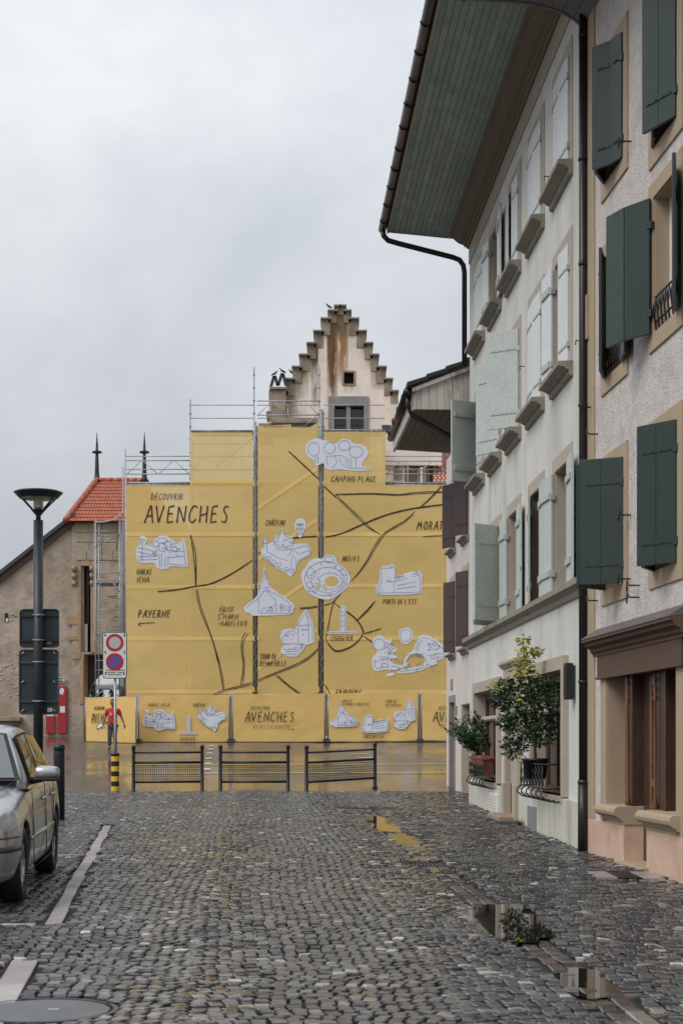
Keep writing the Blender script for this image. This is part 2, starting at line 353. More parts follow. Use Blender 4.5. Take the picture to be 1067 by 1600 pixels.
# ============================================================ GROUND
def sheet(name, xs, ys, zf, m):
    vs = [(x, y, zf(x, y)) for y in ys for x in xs]; nx = len(xs)
    fs = [(j * nx + i, j * nx + i + 1, (j + 1) * nx + i + 1, (j + 1) * nx + i) for j in range(len(ys) - 1) for i in range(nx - 1)]
    mb = MB(); mb.add(vs, fs, True); return struct(mb.build(name, m, origin=(0, 0, 0)))
def lin(a, b, n): return [a + (b - a) * i / (n - 1) for i in range(n)]
street = sheet('cobbled_street', lin(-12, 4.2, 110), lin(1, 34.2, 150), lambda x, y: zg(x, y) - .010, 'bed')
sheet('asphalt_square', lin(-40, 40, 60), lin(34.2, 72, 60), lambda x, y: zg(x, y) + .004 + .012 * noise.noise(Vector((x * .35, y * .25, 0))), 'asphalt')
sheet('ground', [-900, -60, -12, 4, 60, 900], [-300, -20, 1, 34, 60, 72, 150, 1200], lambda x, y: zg(x, min(y, 72)) - .12 if y < 71 else zg(0, 70) - .02, 'earth')

# granite setts laid in segmental arcs
def holes(x, y):
    if (x + 1.52) ** 2 + ((y - 8.27)) ** 2 < .385 ** 2: return True              # manhole
    lx = -2.10 - .108 * (y - 11.76)                                             # parking line of pale slabs
    if 11.7 < y < 23.1 and abs(x - lx) < .098: return True
    if 7.6 < y < 10.0 and abs(x - (-1.95 - .108 * (y - 9.94))) < .125: return True
    if abs(y - 11.76) < .07 and -3.2 < x < -2.1: return True
    if 14.95 < y < 15.75 and 2.35 < x < 3.0: return True                         # slab by the shop door
    if 16.75 < y < 17.15 and .60 < x < 1.06: return True                          # drain grates
    if 26.3 < y < 26.75 and .28 < x < .62: return True
    if 23.2 < y < 24.3 and 2.25 < x < 2.75: return True                           # mat grate
    return False
def wallx(y):
    return (FC.P(y, 0, 0).x if y < 18.6 else FB.P(y, .07, 0).x if y < 29.9 else FD.P(y, 0, 0).x) - .03
rs = random.Random(3)
def scol():
    t = rs.random()
    if t < .016: g = rs.uniform(.30, .5); return (g, g * .96, g * .9)
    if t < .05: g = rs.uniform(.17, .26); return (g, g * .86, g * .74)
    if t < .11: g = rs.uniform(.09, .12); return (g * 1.12, g * .95, g * .84)
    g = rs.uniform(.032, .092) if rs.random() < .8 else rs.uniform(.025, .045); return (g, g * 1.0, g * 1.02)
setts = []   # (x, y, w, l, ang, h, col)
def put(x, y, w, l, ang):
    if y < 6.7 or y > 34.12: return
    if x > wallx(y) or x < -.235 * y - 1.3: return
    if holes(x, y): return
    setts.append((x, y, w, l, ang, rs.uniform(-.004, .004), scol()))
BW = 1.45; pit = .079; sag = .19
for bay in range(-8, 3):
    xb = -.1 + bay * BW
    for k in range(-4, 365):
        y0 = 6.3 + k * pit + (bay % 2) * .04
        n = 17; j = rs.uniform(0, .5)
        for i in range(n + 1):
            s = ((i + j) / (n + .5) - .5) * BW
            if abs(s) > BW / 2: continue
            u = 2 * s / BW; y = y0 - sag * u * u; sl = math.atan(-sag * 4 * u / BW)
            x = xb + s + .03 * math.sin(y * .8) - .055 * (y - 8)
            if x > xc(y) - .145 and y < 28: continue
            if x > 1.6: continue
            put(x + rs.uniform(-.006, .006), y + rs.uniform(-.01, .01), .0745 + rs.uniform(-.014, .006), .072 + rs.uniform(-.009, .004), sl + rs.uniform(-.08, .08))
y = 6.6; row = 0
while y < 34.2:                         # straight courses on the pavement side
    x = xc(y) + .105 if y < 28 else 1.15; x += rs.uniform(0, .06)
    while x < 3.9:
        w = rs.uniform(.07, .115); sk = .05 * math.sin(x * 2.1 + .3) + .06 * (x - 1.5)
        put(x + w / 2, y + sk, w - .012, .070 + rs.uniform(-.009, .004), .05 + rs.uniform(-.06, .06)); x += w
    y += .078; row += 1
y = 6.6
while y < 28:                           # two courses of long stones along the channel
    l = rs.uniform(.17, .27)
    for q in (-.058, .052):
        if not holes(xc(y), y): setts.append((xc(y + l / 2) + q, y + l / 2, .098, l - .014, .055, -.012 if 10.8 < y < 13.2 or 8.7 < y < 9.7 else -.005, rs.choice([(.065, .045, .037), (.045, .037, .033), (.04, .038, .035), (.08, .055, .045)])))
    y += l
def sett_verts(w, l, seed):
    r = random.Random(seed); q = lambda a: a * r.uniform(-.09, .09)
    o = []
    for (sx, sy) in ((-1, -1), (1, -1), (1, 1), (-1, 1)):
        o.append((sx * w / 2 + q(w), sy * l / 2 + q(l)))
    top = [(x * .80, y * .80, .0155 + r.uniform(-.0015, .0015)) for x, y in o]; md = [(x * .97, y * .97, .0105) for x, y in o]; bt = [(x * 1.0, y * 1.0, -.014) for x, y in o]
    return bt + md + top
SF = [(8, 9, 10, 11)] + [(a + i, a + (i + 1) % 4, a + 4 + (i + 1) % 4, a + 4 + i) for a in (0, 4) for i in range(4)]
vis = [s for s in setts if s[1] > 7.9 and -.213 * s[1] < s[0] < .213 * s[1]]
vis.sort(key=lambda s: s[1]); near = set(id(s) for s in vis[:285])
variants = []
for i in range(24):
    me = bpy.data.meshes.new('sett'); vs = sett_verts(.088, .086, i); me.from_pydata(vs, [], SF)
    a = me.color_attributes.new('Col', 'FLOAT_COLOR', 'POINT'); c = scol(); a.data.foreach_set('color', [*c, 1] * len(vs)); me.materials.append(M['sett']); variants.append(me)
av = []; af = []; ac = []
for k, s in enumerate(setts):
    x, y, w, l, ang, h, col = s; z = zg(x, y) + h
    if id(s) in near:
        o = bpy.data.objects.new('sett', rs.choice(variants)); C.objects.link(o); o.parent = street; ORG[o.name] = Vector((0, 0, 0))
        o.location = (x, y, z); o.rotation_euler = (rs.uniform(-.06, .06), rs.uniform(-.05, .05), ang); o.scale = (w / .088, l / .086, 1); continue
    ca, sa = math.cos(ang), math.sin(ang); b = len(av); tx = rs.uniform(-.07, .07); ty = rs.uniform(-.08, .08)
    for (vx, vy, vz) in sett_verts(w, l, k % 997): av.append((x + vx * ca - vy * sa, y + vx * sa + vy * ca, z + vz + vx * tx + vy * ty)); ac += [*col, 1]
    af += [tuple(b + i for i in f) for f in SF]
me = bpy.data.meshes.new('sett_paving'); me.from_pydata(av, [], af); a = me.color_attributes.new('Col', 'FLOAT_COLOR', 'POINT'); a.data.foreach_set('color', ac)
me.materials.append(M['sett']); o = bpy.data.objects.new('sett_paving', me); C.objects.link(o); o.parent = street; ORG[o.name] = Vector((0, 0, 0)); stuff(o)
print('setts', len(setts))
# pale slabs
def slab(cx, cy, w, l, ang, m, nm='line_slab', h=.012):
    ca, sa = math.cos(ang), math.sin(ang); mb = MB(); pts = []
    for zz in (-.01, h):
        for (a, b) in ((-1, -1), (1, -1), (1, 1), (-1, 1)):
            x = a * w / 2; y = b * l / 2; X = cx + x * ca - y * sa; Y = cy + x * sa + y * ca; pts.append((X, Y, zg(X, Y) + zz))
    mb.hexa(pts); return mb.build(nm, m, street, bevel=.006)
y = 11.78; a = math.atan(.108)
while y < 22.9:
    l = rs.uniform(.28, .62); slab(-2.10 - .108 * (y + l / 2 - 11.76) + rs.uniform(-.012, .012), y + l / 2, .112 + rs.uniform(-.010, .010), l - .015, a + rs.uniform(-.01, .01), 'slabw' if rs.random() < .18 else 'slab', h=.009 + rs.uniform(-.002, .002)); y += l
y = 7.4
while y < 9.9:
    l = rs.uniform(.4, .7); slab(-1.95 - .108 * (y + l / 2 - 9.94), y + l / 2, .16, l - .015, a, 'slabw' if rs.random() < .5 else 'slab'); y += l
x = -2.22
while x > -3.3:
    l = rs.uniform(.25, .4); slab(x - l / 2, 11.76, l - .012, .09, 0, 'slabw'); x -= l
x = -3.3
while x > -4.3:
    l = rs.uniform(.2, .35); slab(x - l / 2, 21.9 + (x + 3.3) * -.03, l - .012, .10, 0, 'slab'); x -= l
for i, (px, py) in enumerate([(110, 1338), (75, 1330)]):
    d = GD(py); slab(IM(px, py, d).x, d, .3, .1, 0, 'slabw')
# standing water in the channel
def puddle(name_pts, dz=.019):
    mb = MB(); n = len(name_pts)
    cx = sum(p[0] for p in name_pts) / n; cy = sum(p[1] for p in name_pts) / n
    zz = GS * cy - .03 + dz; vs = [(x, y, GS * y - .03 + dz) for x, y in name_pts]; mb.add(vs, [tuple(range(n))])
    o = mb.build('puddle', 'water', origin=(cx, cy, zz)); struct(o)
def blob(cx, cy, rx, ry, sl, seed, n=44):
    r = random.Random(seed); ph = [r.uniform(0, 6.28) for _ in range(5)]; pts = []
    for i in range(n):
        t = 2 * math.pi * i / n; k = 1 + .16 * math.sin(2 * t + ph[0]) + .12 * math.sin(3 * t + ph[1]) + .09 * math.sin(5 * t + ph[2]) + .06 * math.sin(9 * t + ph[3])
        y = cy + ry * k * math.sin(t); x = cx + rx * k * math.cos(t) - sl * (y - cy); pts.append((x, y))
    return pts
puddle(blob(xc(12.0) - .05, 12.0, .30, 1.25, .055, 1), .027)
puddle(blob(xc(9.2), 9.2, .22, .50, .055, 2), .025)
puddle(blob(xc(19.3) - .05, 19.3, .42, 2.3, .06, 3), .0155)
puddle(blob(xc(24.0), 24.0, .42, 2.2, .06, 4), .0145)
# iron things set in the ground
mh = thing('manhole_cover', 'round grey iron manhole cover set in the cobbles at the lower left', 'manhole cover', (-1.52, 8.27, zg(-1.52, 8.27)))
mb = MB(); z0 = zg(-1.52, 8.27); mb.lathe([(.335, z0 - .01), (.335, z0 + .008), (.33, z0 + .011), (.0001, z0 + .011)], -1.52, 8.27, 48, False); mb.build('cover_plate', 'ironcover', mh)
mb = MB()
for (r0, r1) in ((.352, .378),):
    n = 48; vs = []
    for (r, z) in ((r0, z0 - .01), (r0, z0 + .012), (r1, z0 + .012), (r1, z0 - .01)):
        vs += [(-1.52 + r * math.cos(2 * math.pi * k / n), 8.27 + r * math.sin(2 * math.pi * k / n), z) for k in range(n)]
    mb.add(vs, [(i * n + k, (i + 1) * n + k, (i + 1) * n + (k + 1) % n, i * n + (k + 1) % n) for i in range(3) for k in range(n)])
mb.build('frame_ring', 'steeld', mh)
mb = MB(); mb.box(-1.50, -1.44, 8.25, 8.29, z0 + .0115, z0 + .015); mb.build('lifting_eye', 'slabw', mh)
def grate(x0, x1, y0, y1, n, label):
    z = zg((x0 + x1) / 2, y0); t = thing('drain_grate', label, 'drain', ((x0 + x1) / 2, (y0 + y1) / 2, z), 'iron drain grates in the channel')
    mb = MB(); e = .025
    for b in ((x0, x1, y0, y0 + e), (x0, x1, y1 - e, y1), (x0, x0 + e, y0 + e, y1 - e), (x1 - e, x1, y0 + e, y1 - e)): mb.box(*b, z - .02, z + .018)
    mb.build('frame', 'steeld', t)
    for i in range(n):
        x = x0 + e + (x1 - x0 - 2 * e) * (i + .5) / n; mb = MB(); mb.box(x - .011, x + .011, y0 + e, y1 - e, z - .02, z + .014); mb.build('bar', 'steeld', t)
grate(.62, 1.04, 16.77, 17.13, 9, 'iron drain grate nearer the camera, in the yellow reflecting channel')
grate(.30, .60, 26.32, 26.73, 7, 'small iron drain grate farther off, towards the barriers')
t = thing('boot_scraper_slab', 'concrete slab with black grate in front of the wooden shop door', 'grate', (2.7, 15.35, zg(2.7, 15.35)))
mb = MB(); mb.box(2.37, 2.56, 14.98, 15.72, zg(2.4, 15) - .02, zg(2.4, 15.4) + .014); mb.box(2.80, 2.99, 14.98, 15.72, zg(2.9, 15) - .02, zg(2.9, 15.4) + .014); mb.build('slab', 'slab', t, bevel=.004)
mb = MB(); mb.box(2.565, 2.795, 15.0, 15.70, zg(2.7, 15) - .03, zg(2.7, 15.4) + .006)
for i in range(9): mb.box(2.57 + i * .025, 2.58 + i * .025, 15.0, 15.7, zg(2.7, 15), zg(2.7, 15.4) + .012)
mb.build('black_mat_grate', 'black', t)
t = MB(); z = zg(2.5, 23.8); t.box(2.27, 2.73, 23.25, 24.25, z - .02, z + .006)
for i in range(10): t.box(2.28 + i * .045, 2.30 + i * .045, 23.27, 24.23, z + .006, z + .013)
tag(t.build('pavement_grate', 'steeld'), 'dark flat cellar grate in the cobbles by the worn doorstep', 'grate')

# road marks on the square
def mark(pts, w, m, nm='road_marking'):
    mb = MB()
    for i in range(len(pts) - 1):
        a = Vector((*pts[i], 0)); b = Vector((*pts[i + 1], 0)); d = (b - a).normalized(); nn = Vector((-d.y, d.x, 0)) * w / 2
        k = max(1, int((b - a).length / 1.0))
        for j in range(k):
            p = a.lerp(b, j / k); q = a.lerp(b, (j + 1) / k); c = [p - nn, q - nn, q + nn, p + nn]; mb.add([(v.x, v.y, zg(v.x, v.y) + .026) for v in c], [(0, 1, 2, 3)])
    return struct(mb.build(nm, m))
def sq(px, py):
    # ray / square intersection
    d = 34.2
    for _ in range(60):
        z = .4343 + .0404 * (d - 34.2); yy = HY + (H - z) * F / d
        d += (yy - py) * .35
        d = max(34.3, min(d, 70))
    return ((px - 533.5) / F * d, d)
for y0 in (1196, 1209): mark([sq(200, y0), sq(400, y0), sq(697, y0 - 1)], .16, 'roadyellow')
for i, py in enumerate((1166, 1171.5, 1178, 1186, 1194, 1203)):
    x, d = sq(331 - i * 1.5, py); mark([(x, d - .22), (x, d + .22)], .18, 'roadwhite')
for i in range(4): x, d = sq(535 + i * 13, 1167 + i * 6); mark([(x - .3, d), (x + .3, d)], .14, 'roadwhite')

# ============================================================ HOUSE B (pale plaster, green eaves)
hb = thing('plaster_house', 'tall pale grey-white plaster house with green boarded eaves and mint shutters', 'house', FB.P(24.5, -3, .3))
CW = [20.235 + 2.035 * k for k in range(5)]
ops = []
for k, c in enumerate(CW):
    for (z0, z1) in ((3.40, 4.94), (6.10, 7.57), (8.54, 9.87)): ops.append((c - .535, c + .535, z0, z1))
ops += [(20.0, 22.35, .80, 2.38), (25.85, 28.70, .82, 2.34), (23.73, 24.70, .30, 2.42)]
mb = MB(); FB.wall(mb, 18.54, 29.85, -.1, 10.72, ops, .24)
P = FB.P
mb.quad(P(29.85, 0, -.1), P(29.85, 0, 10.72), P(29.85, -9, 10.72), P(29.85, -9, -.1)); mb.quad(P(18.54, 0, -.1), P(18.54, -9, -.1), P(18.54, -9, 10.72), P(18.54, 0, 10.72))
mb.quad(P(18.54, -9, -.1), P(29.85, -9, -.1), P(29.85, -9, 10.72), P(18.54, -9, 10.72))
mb.build('wall', 'bwall', hb)
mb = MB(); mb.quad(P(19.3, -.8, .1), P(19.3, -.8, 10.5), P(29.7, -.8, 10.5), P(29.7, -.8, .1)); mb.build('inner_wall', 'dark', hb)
def surround(fr, par, a, b, c, e, w, m, top=None, bottom=None, t=.014, sp=.0):
    mb = MB(); top = w if top is None else top
    fr.box(mb, a - w, a, -.02, t, c - (bottom or 0), e + top); fr.box(mb, b, b + w, -.02, t, c - (bottom or 0), e + top); fr.box(mb, a, b, -.02, t, e, e + top)
    if bottom: fr.box(mb, a, b, -.02, t, c - bottom, c)
    # reveal lining
    fr.box(mb, a, a + .012, -.2, 0, c, e); fr.box(mb, b - .012, b, -.2, 0, c, e); fr.box(mb, a + .012, b - .012, -.2, 0, e - .012, e)
    return mb.build('surround', m, par, bevel=.003)
def window(fr, par, a, b, c, e, mf, q=-.15, casements=2, bars=1, sur=None, sill=None, curtain=False, name='window', transom=None):
    mb = MB(); fw = .055; g = .013
    fr.box(mb, a + g, b - g, q - .05, q, c, c + fw); fr.box(mb, a + g, b - g, q - .05, q, e - g - fw, e - g)
    fr.box(mb, a + g, a + g + fw, q - .05, q, c + fw, e - g - fw); fr.box(mb, b - g - fw, b - g, q - .05, q, c + fw, e - g - fw)
    w = mb.build(name, mf, par)
    if sur: surround(fr, w, a, b, c, e, **sur)
    for k in range(casements):
        x0 = a + g + fw + (b - a - 2 * g - 2 * fw) * k / casements; x1 = a + g + fw + (b - a - 2 * g - 2 * fw) * (k + 1) / casements
        mb = MB(); cw = .04
        fr.box(mb, x0, x1, q - .045, q - .008, c + fw, c + fw + cw); fr.box(mb, x0, x1, q - .045, q - .008, e - g - fw - cw, e - g - fw)
        fr.box(mb, x0, x0 + cw, q - .045, q - .008, c + fw + cw, e - g - fw - cw); fr.box(mb, x1 - cw, x1, q - .045, q - .008, c + fw + cw, e - g - fw - cw)
        for j in range(bars):
            z = c + (e - c) * (j + 1) / (bars + 1); fr.box(mb, x0 + cw, x1 - cw, q - .035, q - .018, z - .014, z + .014)
        mb.build('casement', mf, w)
        mb = MB(); p = fr.P; mb.quad(p(x0 + .01, q - .028, c + fw), p(x0 + .01, q - .028, e - g - fw), p(x1 - .01, q - .028, e - g - fw), p(x1 - .01, q - .028, c + fw)); mb.build('pane', 'glass', w)
    if sill:
        mb = MB(); z = c; sa, sb, dp, sh = sill
        fr.prof(mb, a - sa, b + sb, [(-.2, z - sh), (.03, z - sh), (.05, z - sh + .02), (.05, z - sh * .62), (dp * .45, z - sh * .55), (dp * .6, z - sh * .42), (dp, z - sh * .36), (dp, z - .012), (-.2, z + .006)])
        mb.build('sill', 'bsill' if fr is not FC else 'cstone', w, bevel=.004)
    return w
SU = dict(w=.155, m='bstone', top=.17)
wins = {}
for k, c in enumerate(CW):
    for lv, (z0, z1) in enumerate(((3.40, 4.94), (6.10, 7.57), (8.54, 9.87))):
        wins[(k, lv)] = window(FB, hb, c - .535, c + .535, z0, z1, 'bframe', sur=SU if lv else dict(w=.155, m='bstone', top=.18), sill=(.17, .19, .19, .19) if lv else None)
def L_(k, lv, near, ang, m='bleaf', w=.53, **kw):
    z0, z1 = ((3.41, 4.93), (6.12, 7.56), (8.56, 9.86))[lv]
    c = CW[k]; dh = c - .53 if near else c + .53
    leaf(FB, hb, dh, 1 if near else -1, w, z0, z1, ang, M[m], M['bleafedge'], **kw)
for k, near, ang in ((0, 1, 176), (0, 0, 177), (1, 1, 177), (1, 0, 9), (2, 1, 177), (2, 0, 177), (3, 1, 128), (3, 0, 40), (4, 1, 2), (4, 0, 4)): L_(k, 0, near, ang)
for k, near, ang in ((0, 1, 3), (0, 0, 176), (1, 1, 2), (1, 0, 2), (2, 1, 54), (2, 0, 12), (3, 1, 36), (3, 0, 8), (4, 1, 3), (4, 0, 60)): L_(k, 1, near, ang, 'bleafw' if k < 2 else 'bleaf')
for k, near, ang in ((0, 1, 1.5), (0, 0, 1.5), (1, 1, 2), (1, 0, 2), (2, 1, 1.5), (2, 0, 9), (3, 1, 176), (3, 0, 176), (4, 1, 3), (4, 0, 2)): L_(k, 2, near, ang, 'bleafw')
# string course, plinth, ground-floor surrounds
mb = MB(); FB.prof(mb, 18.54, 29.95, [(-.02, 3.20), (.03, 3.20), (.045, 3.23), (.05, 3.27), (.095, 3.30), (.13, 3.315), (.13, 3.385), (-.02, 3.40)]); mb.build('string_course', 'bsill', hb)
mb = MB(); FB.box(mb, 18.54, 23.55, 0, .06, -.1, .785); FB.box(mb, 24.9, 29.5, 0, .06, -.1, .785); mb.build('plinth', 'bplinth', hb, bevel=.008)
w1 = window(FB, hb, 20.0, 22.35, .80, 2.38, 'bframe', q=-.14, casements=3, bars=0, sur=dict(w=.17, m='bstone', top=.17, bottom=0, t=.072))
w2 = window(FB, hb, 25.85, 28.70, .82, 2.34, 'bframe', q=-.14, casements=3, bars=0, sur=dict(w=.17, m='bstone', top=.18, bottom=0, t=.072))
for (w, a, b, z) in ((w1, 20.0, 22.35, 1.86), (w2, 25.85, 28.70, 1.84)):
    mb = MB(); FB.prof(mb, a + .02, b - .02, [(-.2, z), (-.09, z), (-.06, z + .03), (-.06, z + .06), (-.10, z + .09), (-.2, z + .09)]); mb.build('transom', 'bstone', w)
    mb = MB(); FB.box(mb, a - .05, b + .05, -.2, .065, (.80 if w is w1 else .82) - .09, (.80 if w is w1 else .82)); mb.build('sill', 'bstone', w, bevel=.004)
# plinth opening is behind the surround; doorway
mb = MB(); FB.box(mb, 23.55, 23.73, 0, .085, .25, 2.60); FB.box(mb, 24.70, 24.88, 0, .085, .25, 2.60); FB.box(mb, 23.73, 24.70, 0, .085, 2.42, 2.60)
FB.prof(mb, 23.45, 24.98, [(-.01, 2.60), (.10, 2.60), (.15, 2.66), (.15, 2.70), (-.01, 2.73)]); FB.box(mb, 23.52, 23.76, 0, .12, .25, .86); FB.box(mb, 24.67, 24.91, 0, .12, .25, .86)
mb.build('door_surround', 'bstone', hb, bevel=.004)
mb = MB(); FB.box(mb, 23.74, 24.69, -.24, -.19, .36, 2.42); dr = mb.build('door', 'oakd', hb, bevel=.004)
for (z0, z1) in ((.45, 1.1), (1.2, 1.7), (1.8, 2.35)): mb = MB(); FB.box(mb, 23.84, 24.59, -.19, -.18, z0, z1); mb.build('door_panel', 'bframe', dr, bevel=.006)
mb = MB(); FB.box(mb, 23.80, 23.83, -.19, -.13, 1.3, 1.45); mb.build('handle', 'steel', dr)
mb = MB(); FB.box(mb, 23.60, 24.85, -.1, .34, .18, .40); st = mb.build('doorstep', mat('worn_sandstone_step', (.32, .22, .16), .8, .3, 6, .01, 14, stain=(.1, .07, .05), stain_amt=.6, stain_scale=6), hb, bevel=.03)
mb = MB(); FB.box(mb, 21.9, 22.55, .06, .085, .26, .60); mb.build('cellar_hatch', 'steel', hb, bevel=.006)
mb = MB(); FB.box(mb, 25.5, 26.45, .06, .10, .32, .66); v = mb.build('vent_panel', 'white', hb, bevel=.008)
mb = MB()
for i in range(6): FB.box(mb, 25.6, 26.35, .10, .106, .37 + i * .045, .39 + i * .045)
mb.build('slats', 'bplinth', v)
# eaves
zS = 10.84
mb = MB(); FB.box(mb, 18.54, 29.85, 0, .02, 10.30, 10.64); mb.build('frieze', 'bstone', hb)
mb = MB(); FB.prof(mb, 18.9, 29.88, [(-.02, 10.60), (.05, 10.60), (.07, 10.63), (.11, 10.645), (.12, 10.67), (.19, 10.69), (.26, 10.74), (.32, 10.80), (.36, 10.81), (.38, 10.84), (-.02, 10.86)]); mb.build('cornice', 'cornice', hb)
nb = 12; e0 = .36; e1 = 1.49
for i in range(nb):
    a = e0 + (e1 - e0) * i / nb; b = e0 + (e1 - e0) * (i + 1) / nb - .006; h = lambda p: zS + .02 + .09 * ((p - e0) / (e1 - e0)) ** 1.5
    cuts = sorted([11.0, 30.0] + [random.uniform(12, 29.5) for _ in range(3)])
    for j in range(len(cuts) - 1):
        d0, d1 = cuts[j] + .002, cuts[j + 1] - .002
        if d1 - d0 < .3: continue
        mb = MB(); Q = FB.P; za = h(a) + random.uniform(-.0015, .0015); zb = h(b) + random.uniform(-.0015, .0015)
        mb.hexa([Q(d0, b, zb), Q(d0, a, za), Q(d1, a, za), Q(d1, b, zb), Q(d0, b, zb + .02), Q(d0, a, za + .02), Q(d1, a, za + .02), Q(d1, b, zb + .02)]); mb.build('soffit_board', 'soffit' if random.random() < .6 else 'soffit2', hb, bevel=.002)
mb = MB(); FB.box(mb, 11.0, 30.0, .3, 1.5, 10.98, 10.985); FB.box(mb, 11, 30.02, 1.49, 1.52, zS + .07, 11.03); mb.build('fascia', 'bstone', hb)
mb = MB(); FB.prof(mb, 30.0, 30.03, [(.0, 10.82), (.35, 10.83), (.9, 10.88), (1.5, 10.93), (1.5, 11.02), (0, 11.5)]); mb.build('verge_board', 'soffit', hb)
mb = MB(); Q = FB.P; mb.hexa([Q(11, 1.62, 11.0), Q(11, -5, 14.4), Q(30.1, -5, 14.4), Q(30.1, 1.62, 11.0), Q(11, 1.62, 11.08), Q(11, -5, 14.5), Q(30.1, -5, 14.5), Q(30.1, 1.62, 11.08)]); mb.build('roof', 'tiledark', hb)
mb = MB(); n = 9; vs = []
for d in (10.9, 30.08):
    for (r, s) in ((.075, 1), (.068, -1)):
        for i in range(n):
            t = math.pi + math.pi * (i if s == 1 else n - 1 - i) / (n - 1); vs.append(FB.P(d, 1.60 + r * math.cos(t), 11.0 + r * math.sin(t)))
k = 2 * n; mb.add(vs, [(i, i + k, (i + 1) % k + k, (i + 1) % k) for i in range(k)] + [tuple(range(k)), tuple(reversed(range(k, 2 * k)))], True)
g = mb.build('gutter', 'gutter', hb)
for d in [11.5 + i * .9 for i in range(21)]:
    mb = MB(); mb.tube([FB.P(d, 1.60 + .082 * math.cos(t), 11.0 + .082 * math.sin(t)) for t in [math.pi * (1 + j / 10) for j in range(11)]], .008, 5); mb.build('gutter_bracket', 'gutter', g)
mb = MB(); pts = [FB.P(29.95, 1.60, 10.93), FB.P(29.95, 1.58, 10.84), FB.P(29.98, 1.50, 10.77), FB.P(30.0, 1.3, 10.72), FB.P(30.0, .8, 10.60), FB.P(30.0, .30, 10.48), FB.P(30.0, .17, 10.43), FB.P(30.0, .10, 10.33), FB.P(30.0, .08, 10.2), FB.P(30.0, .08, 8.45)]
mb.tube(pts, .05, 10); mb.build('swan_neck_downpipe', 'gutter', hb)
mb = MB(); mb.tube([FB.P(18.40, .10, 10.6), FB.P(18.40, .10, 1.02)], .046, 12); mb.tube([FB.P(18.40, .10, 1.02), FB.P(18.40, .10, zg(2.7, 18.4))], .058, 12)
for z in (1.0, 3.9, 6.9, 9.5): mb.tube([FB.P(18.40, .10, z), FB.P(18.40, .10, z + .05)], .060 if z < 2 else .052, 12)
dp = mb.build('downpipe', 'gutter', hb)
for z in (2.15, 5.3, 8.1): mb = MB(); FB.box(mb, 18.37, 18.43, .0, .15, z, z + .03); mb.tube([FB.P(18.40, .10, z), FB.P(18.40, .10, z + .03)], .056, 10); mb.build('pipe_clamp', 'gutter', dp)
for (d, z) in ((19.0, 6.2), (21.25, 6.9), (23.3, 6.9), (21.2, 8.9), (23.25, 4.0), (25.3, 4.4)):
    mb = MB(); mb.tube([FB.P(d, 0, z), FB.P(d, .07, z), FB.P(d, .07, z - .05)], .008, 6); mb.build('shutter_holdback', 'iron', hb)
mb = MB(); FB.box(mb, 25.3, 25.36, 0, .012, 2.9, 3.05); mb.build('wall_tab', 'white', hb)
# things fixed to house B
t = thing('wall_lamp', 'tall narrow black lamp box on pale wall beside the downpipe', 'wall lamp', FB.P(19.45, .0, 2.0))
mb = MB(); FB.box(mb, 19.38, 19.50, 0, .03, 2.02, 2.40); mb.build('back_plate', 'steeld', t)
mb = MB(); FB.box(mb, 19.36, 19.52, .03, .12, 1.99, 2.43); mb.build('lamp_body', 'black', t, bevel=.008)
mb = MB()
for i in range(4): FB.box(mb, 19.38 + i * .033, 19.395 + i * .033, .12, .127, 2.03, 2.39)
mb.build('grille', 'steeld', t)
mb = MB(); FB.box(mb, 25.06, 25.24, .0, .03, 1.75, 2.16); t = tag(mb.build('notice_strip', 'white', bevel=.006), 'narrow white notice board hung left of the doorway', 'sign')
mb = MB(); 
for i in range(9): FB.box(mb, 25.08, 25.22, .03, .033, 1.79 + i * .04, 1.803 + i * .04)
mb.build('notice_lines', 'steeld', t)
mb = MB(); FB.box(mb, 23.35, 23.50, .0, .09, 1.93, 2.10); tag(mb.build('yellow_box_sign', 'yellowp', bevel=.008), 'small yellow box sign beside doorway behind the maple', 'sign')
# wrought-iron window guards
def guard(a, b, z, depth, label):
    t = thing('window_guard', label, 'window guard', FB.P((a + b) / 2, .07, z), 'wrought iron window guards')
    mb = MB(); n = 5
    for zz in (z, z + .30): mb.tube([FB.P(a, .07, zz), FB.P(a, depth, zz), FB.P(b, depth, zz), FB.P(b, .07, zz)], .012, 6)
    mb.build('rail', 'iron', t)
    for i in range(n + 1):
        d = a + (b - a) * i / n; mb = MB()
        mb.tube([FB.P(d, depth - .02, z), FB.P(d, depth + .03, z - .04), FB.P(d, depth + .04, z - .09), FB.P(d, depth - .04, z - .15), FB.P(d, .10, z - .17), FB.P(d, .07, z - .16)], .011, 6); mb.build('scroll_foot', 'iron', t)
    m = int((b - a) / .22)
    for i in range(m):
        d = a + (b - a) * (i + .5) / m; mb = MB()
        for sg in (-1, 1):
            mb.tube([FB.P(d + sg * (.085 * math.sin(q) ) * (1 - q / 7), depth, z + .02 + .26 * q / 6) for q in [j * .5 for j in range(13)]], .009, 5)
        mb.tube([FB.P(d + .05 * math.cos(q), depth, z + .20 + .05 * math.sin(q)) for q in [j * .7 for j in range(10)]], .009, 5); mb.build('ornament', 'iron', t)
    return t
guard(20.05, 22.0, .90, .27, 'black wrought iron guard under the potted maple')
guard(25.9, 28.0, .90, .24, 'black wrought iron guard holding the terracotta trough')
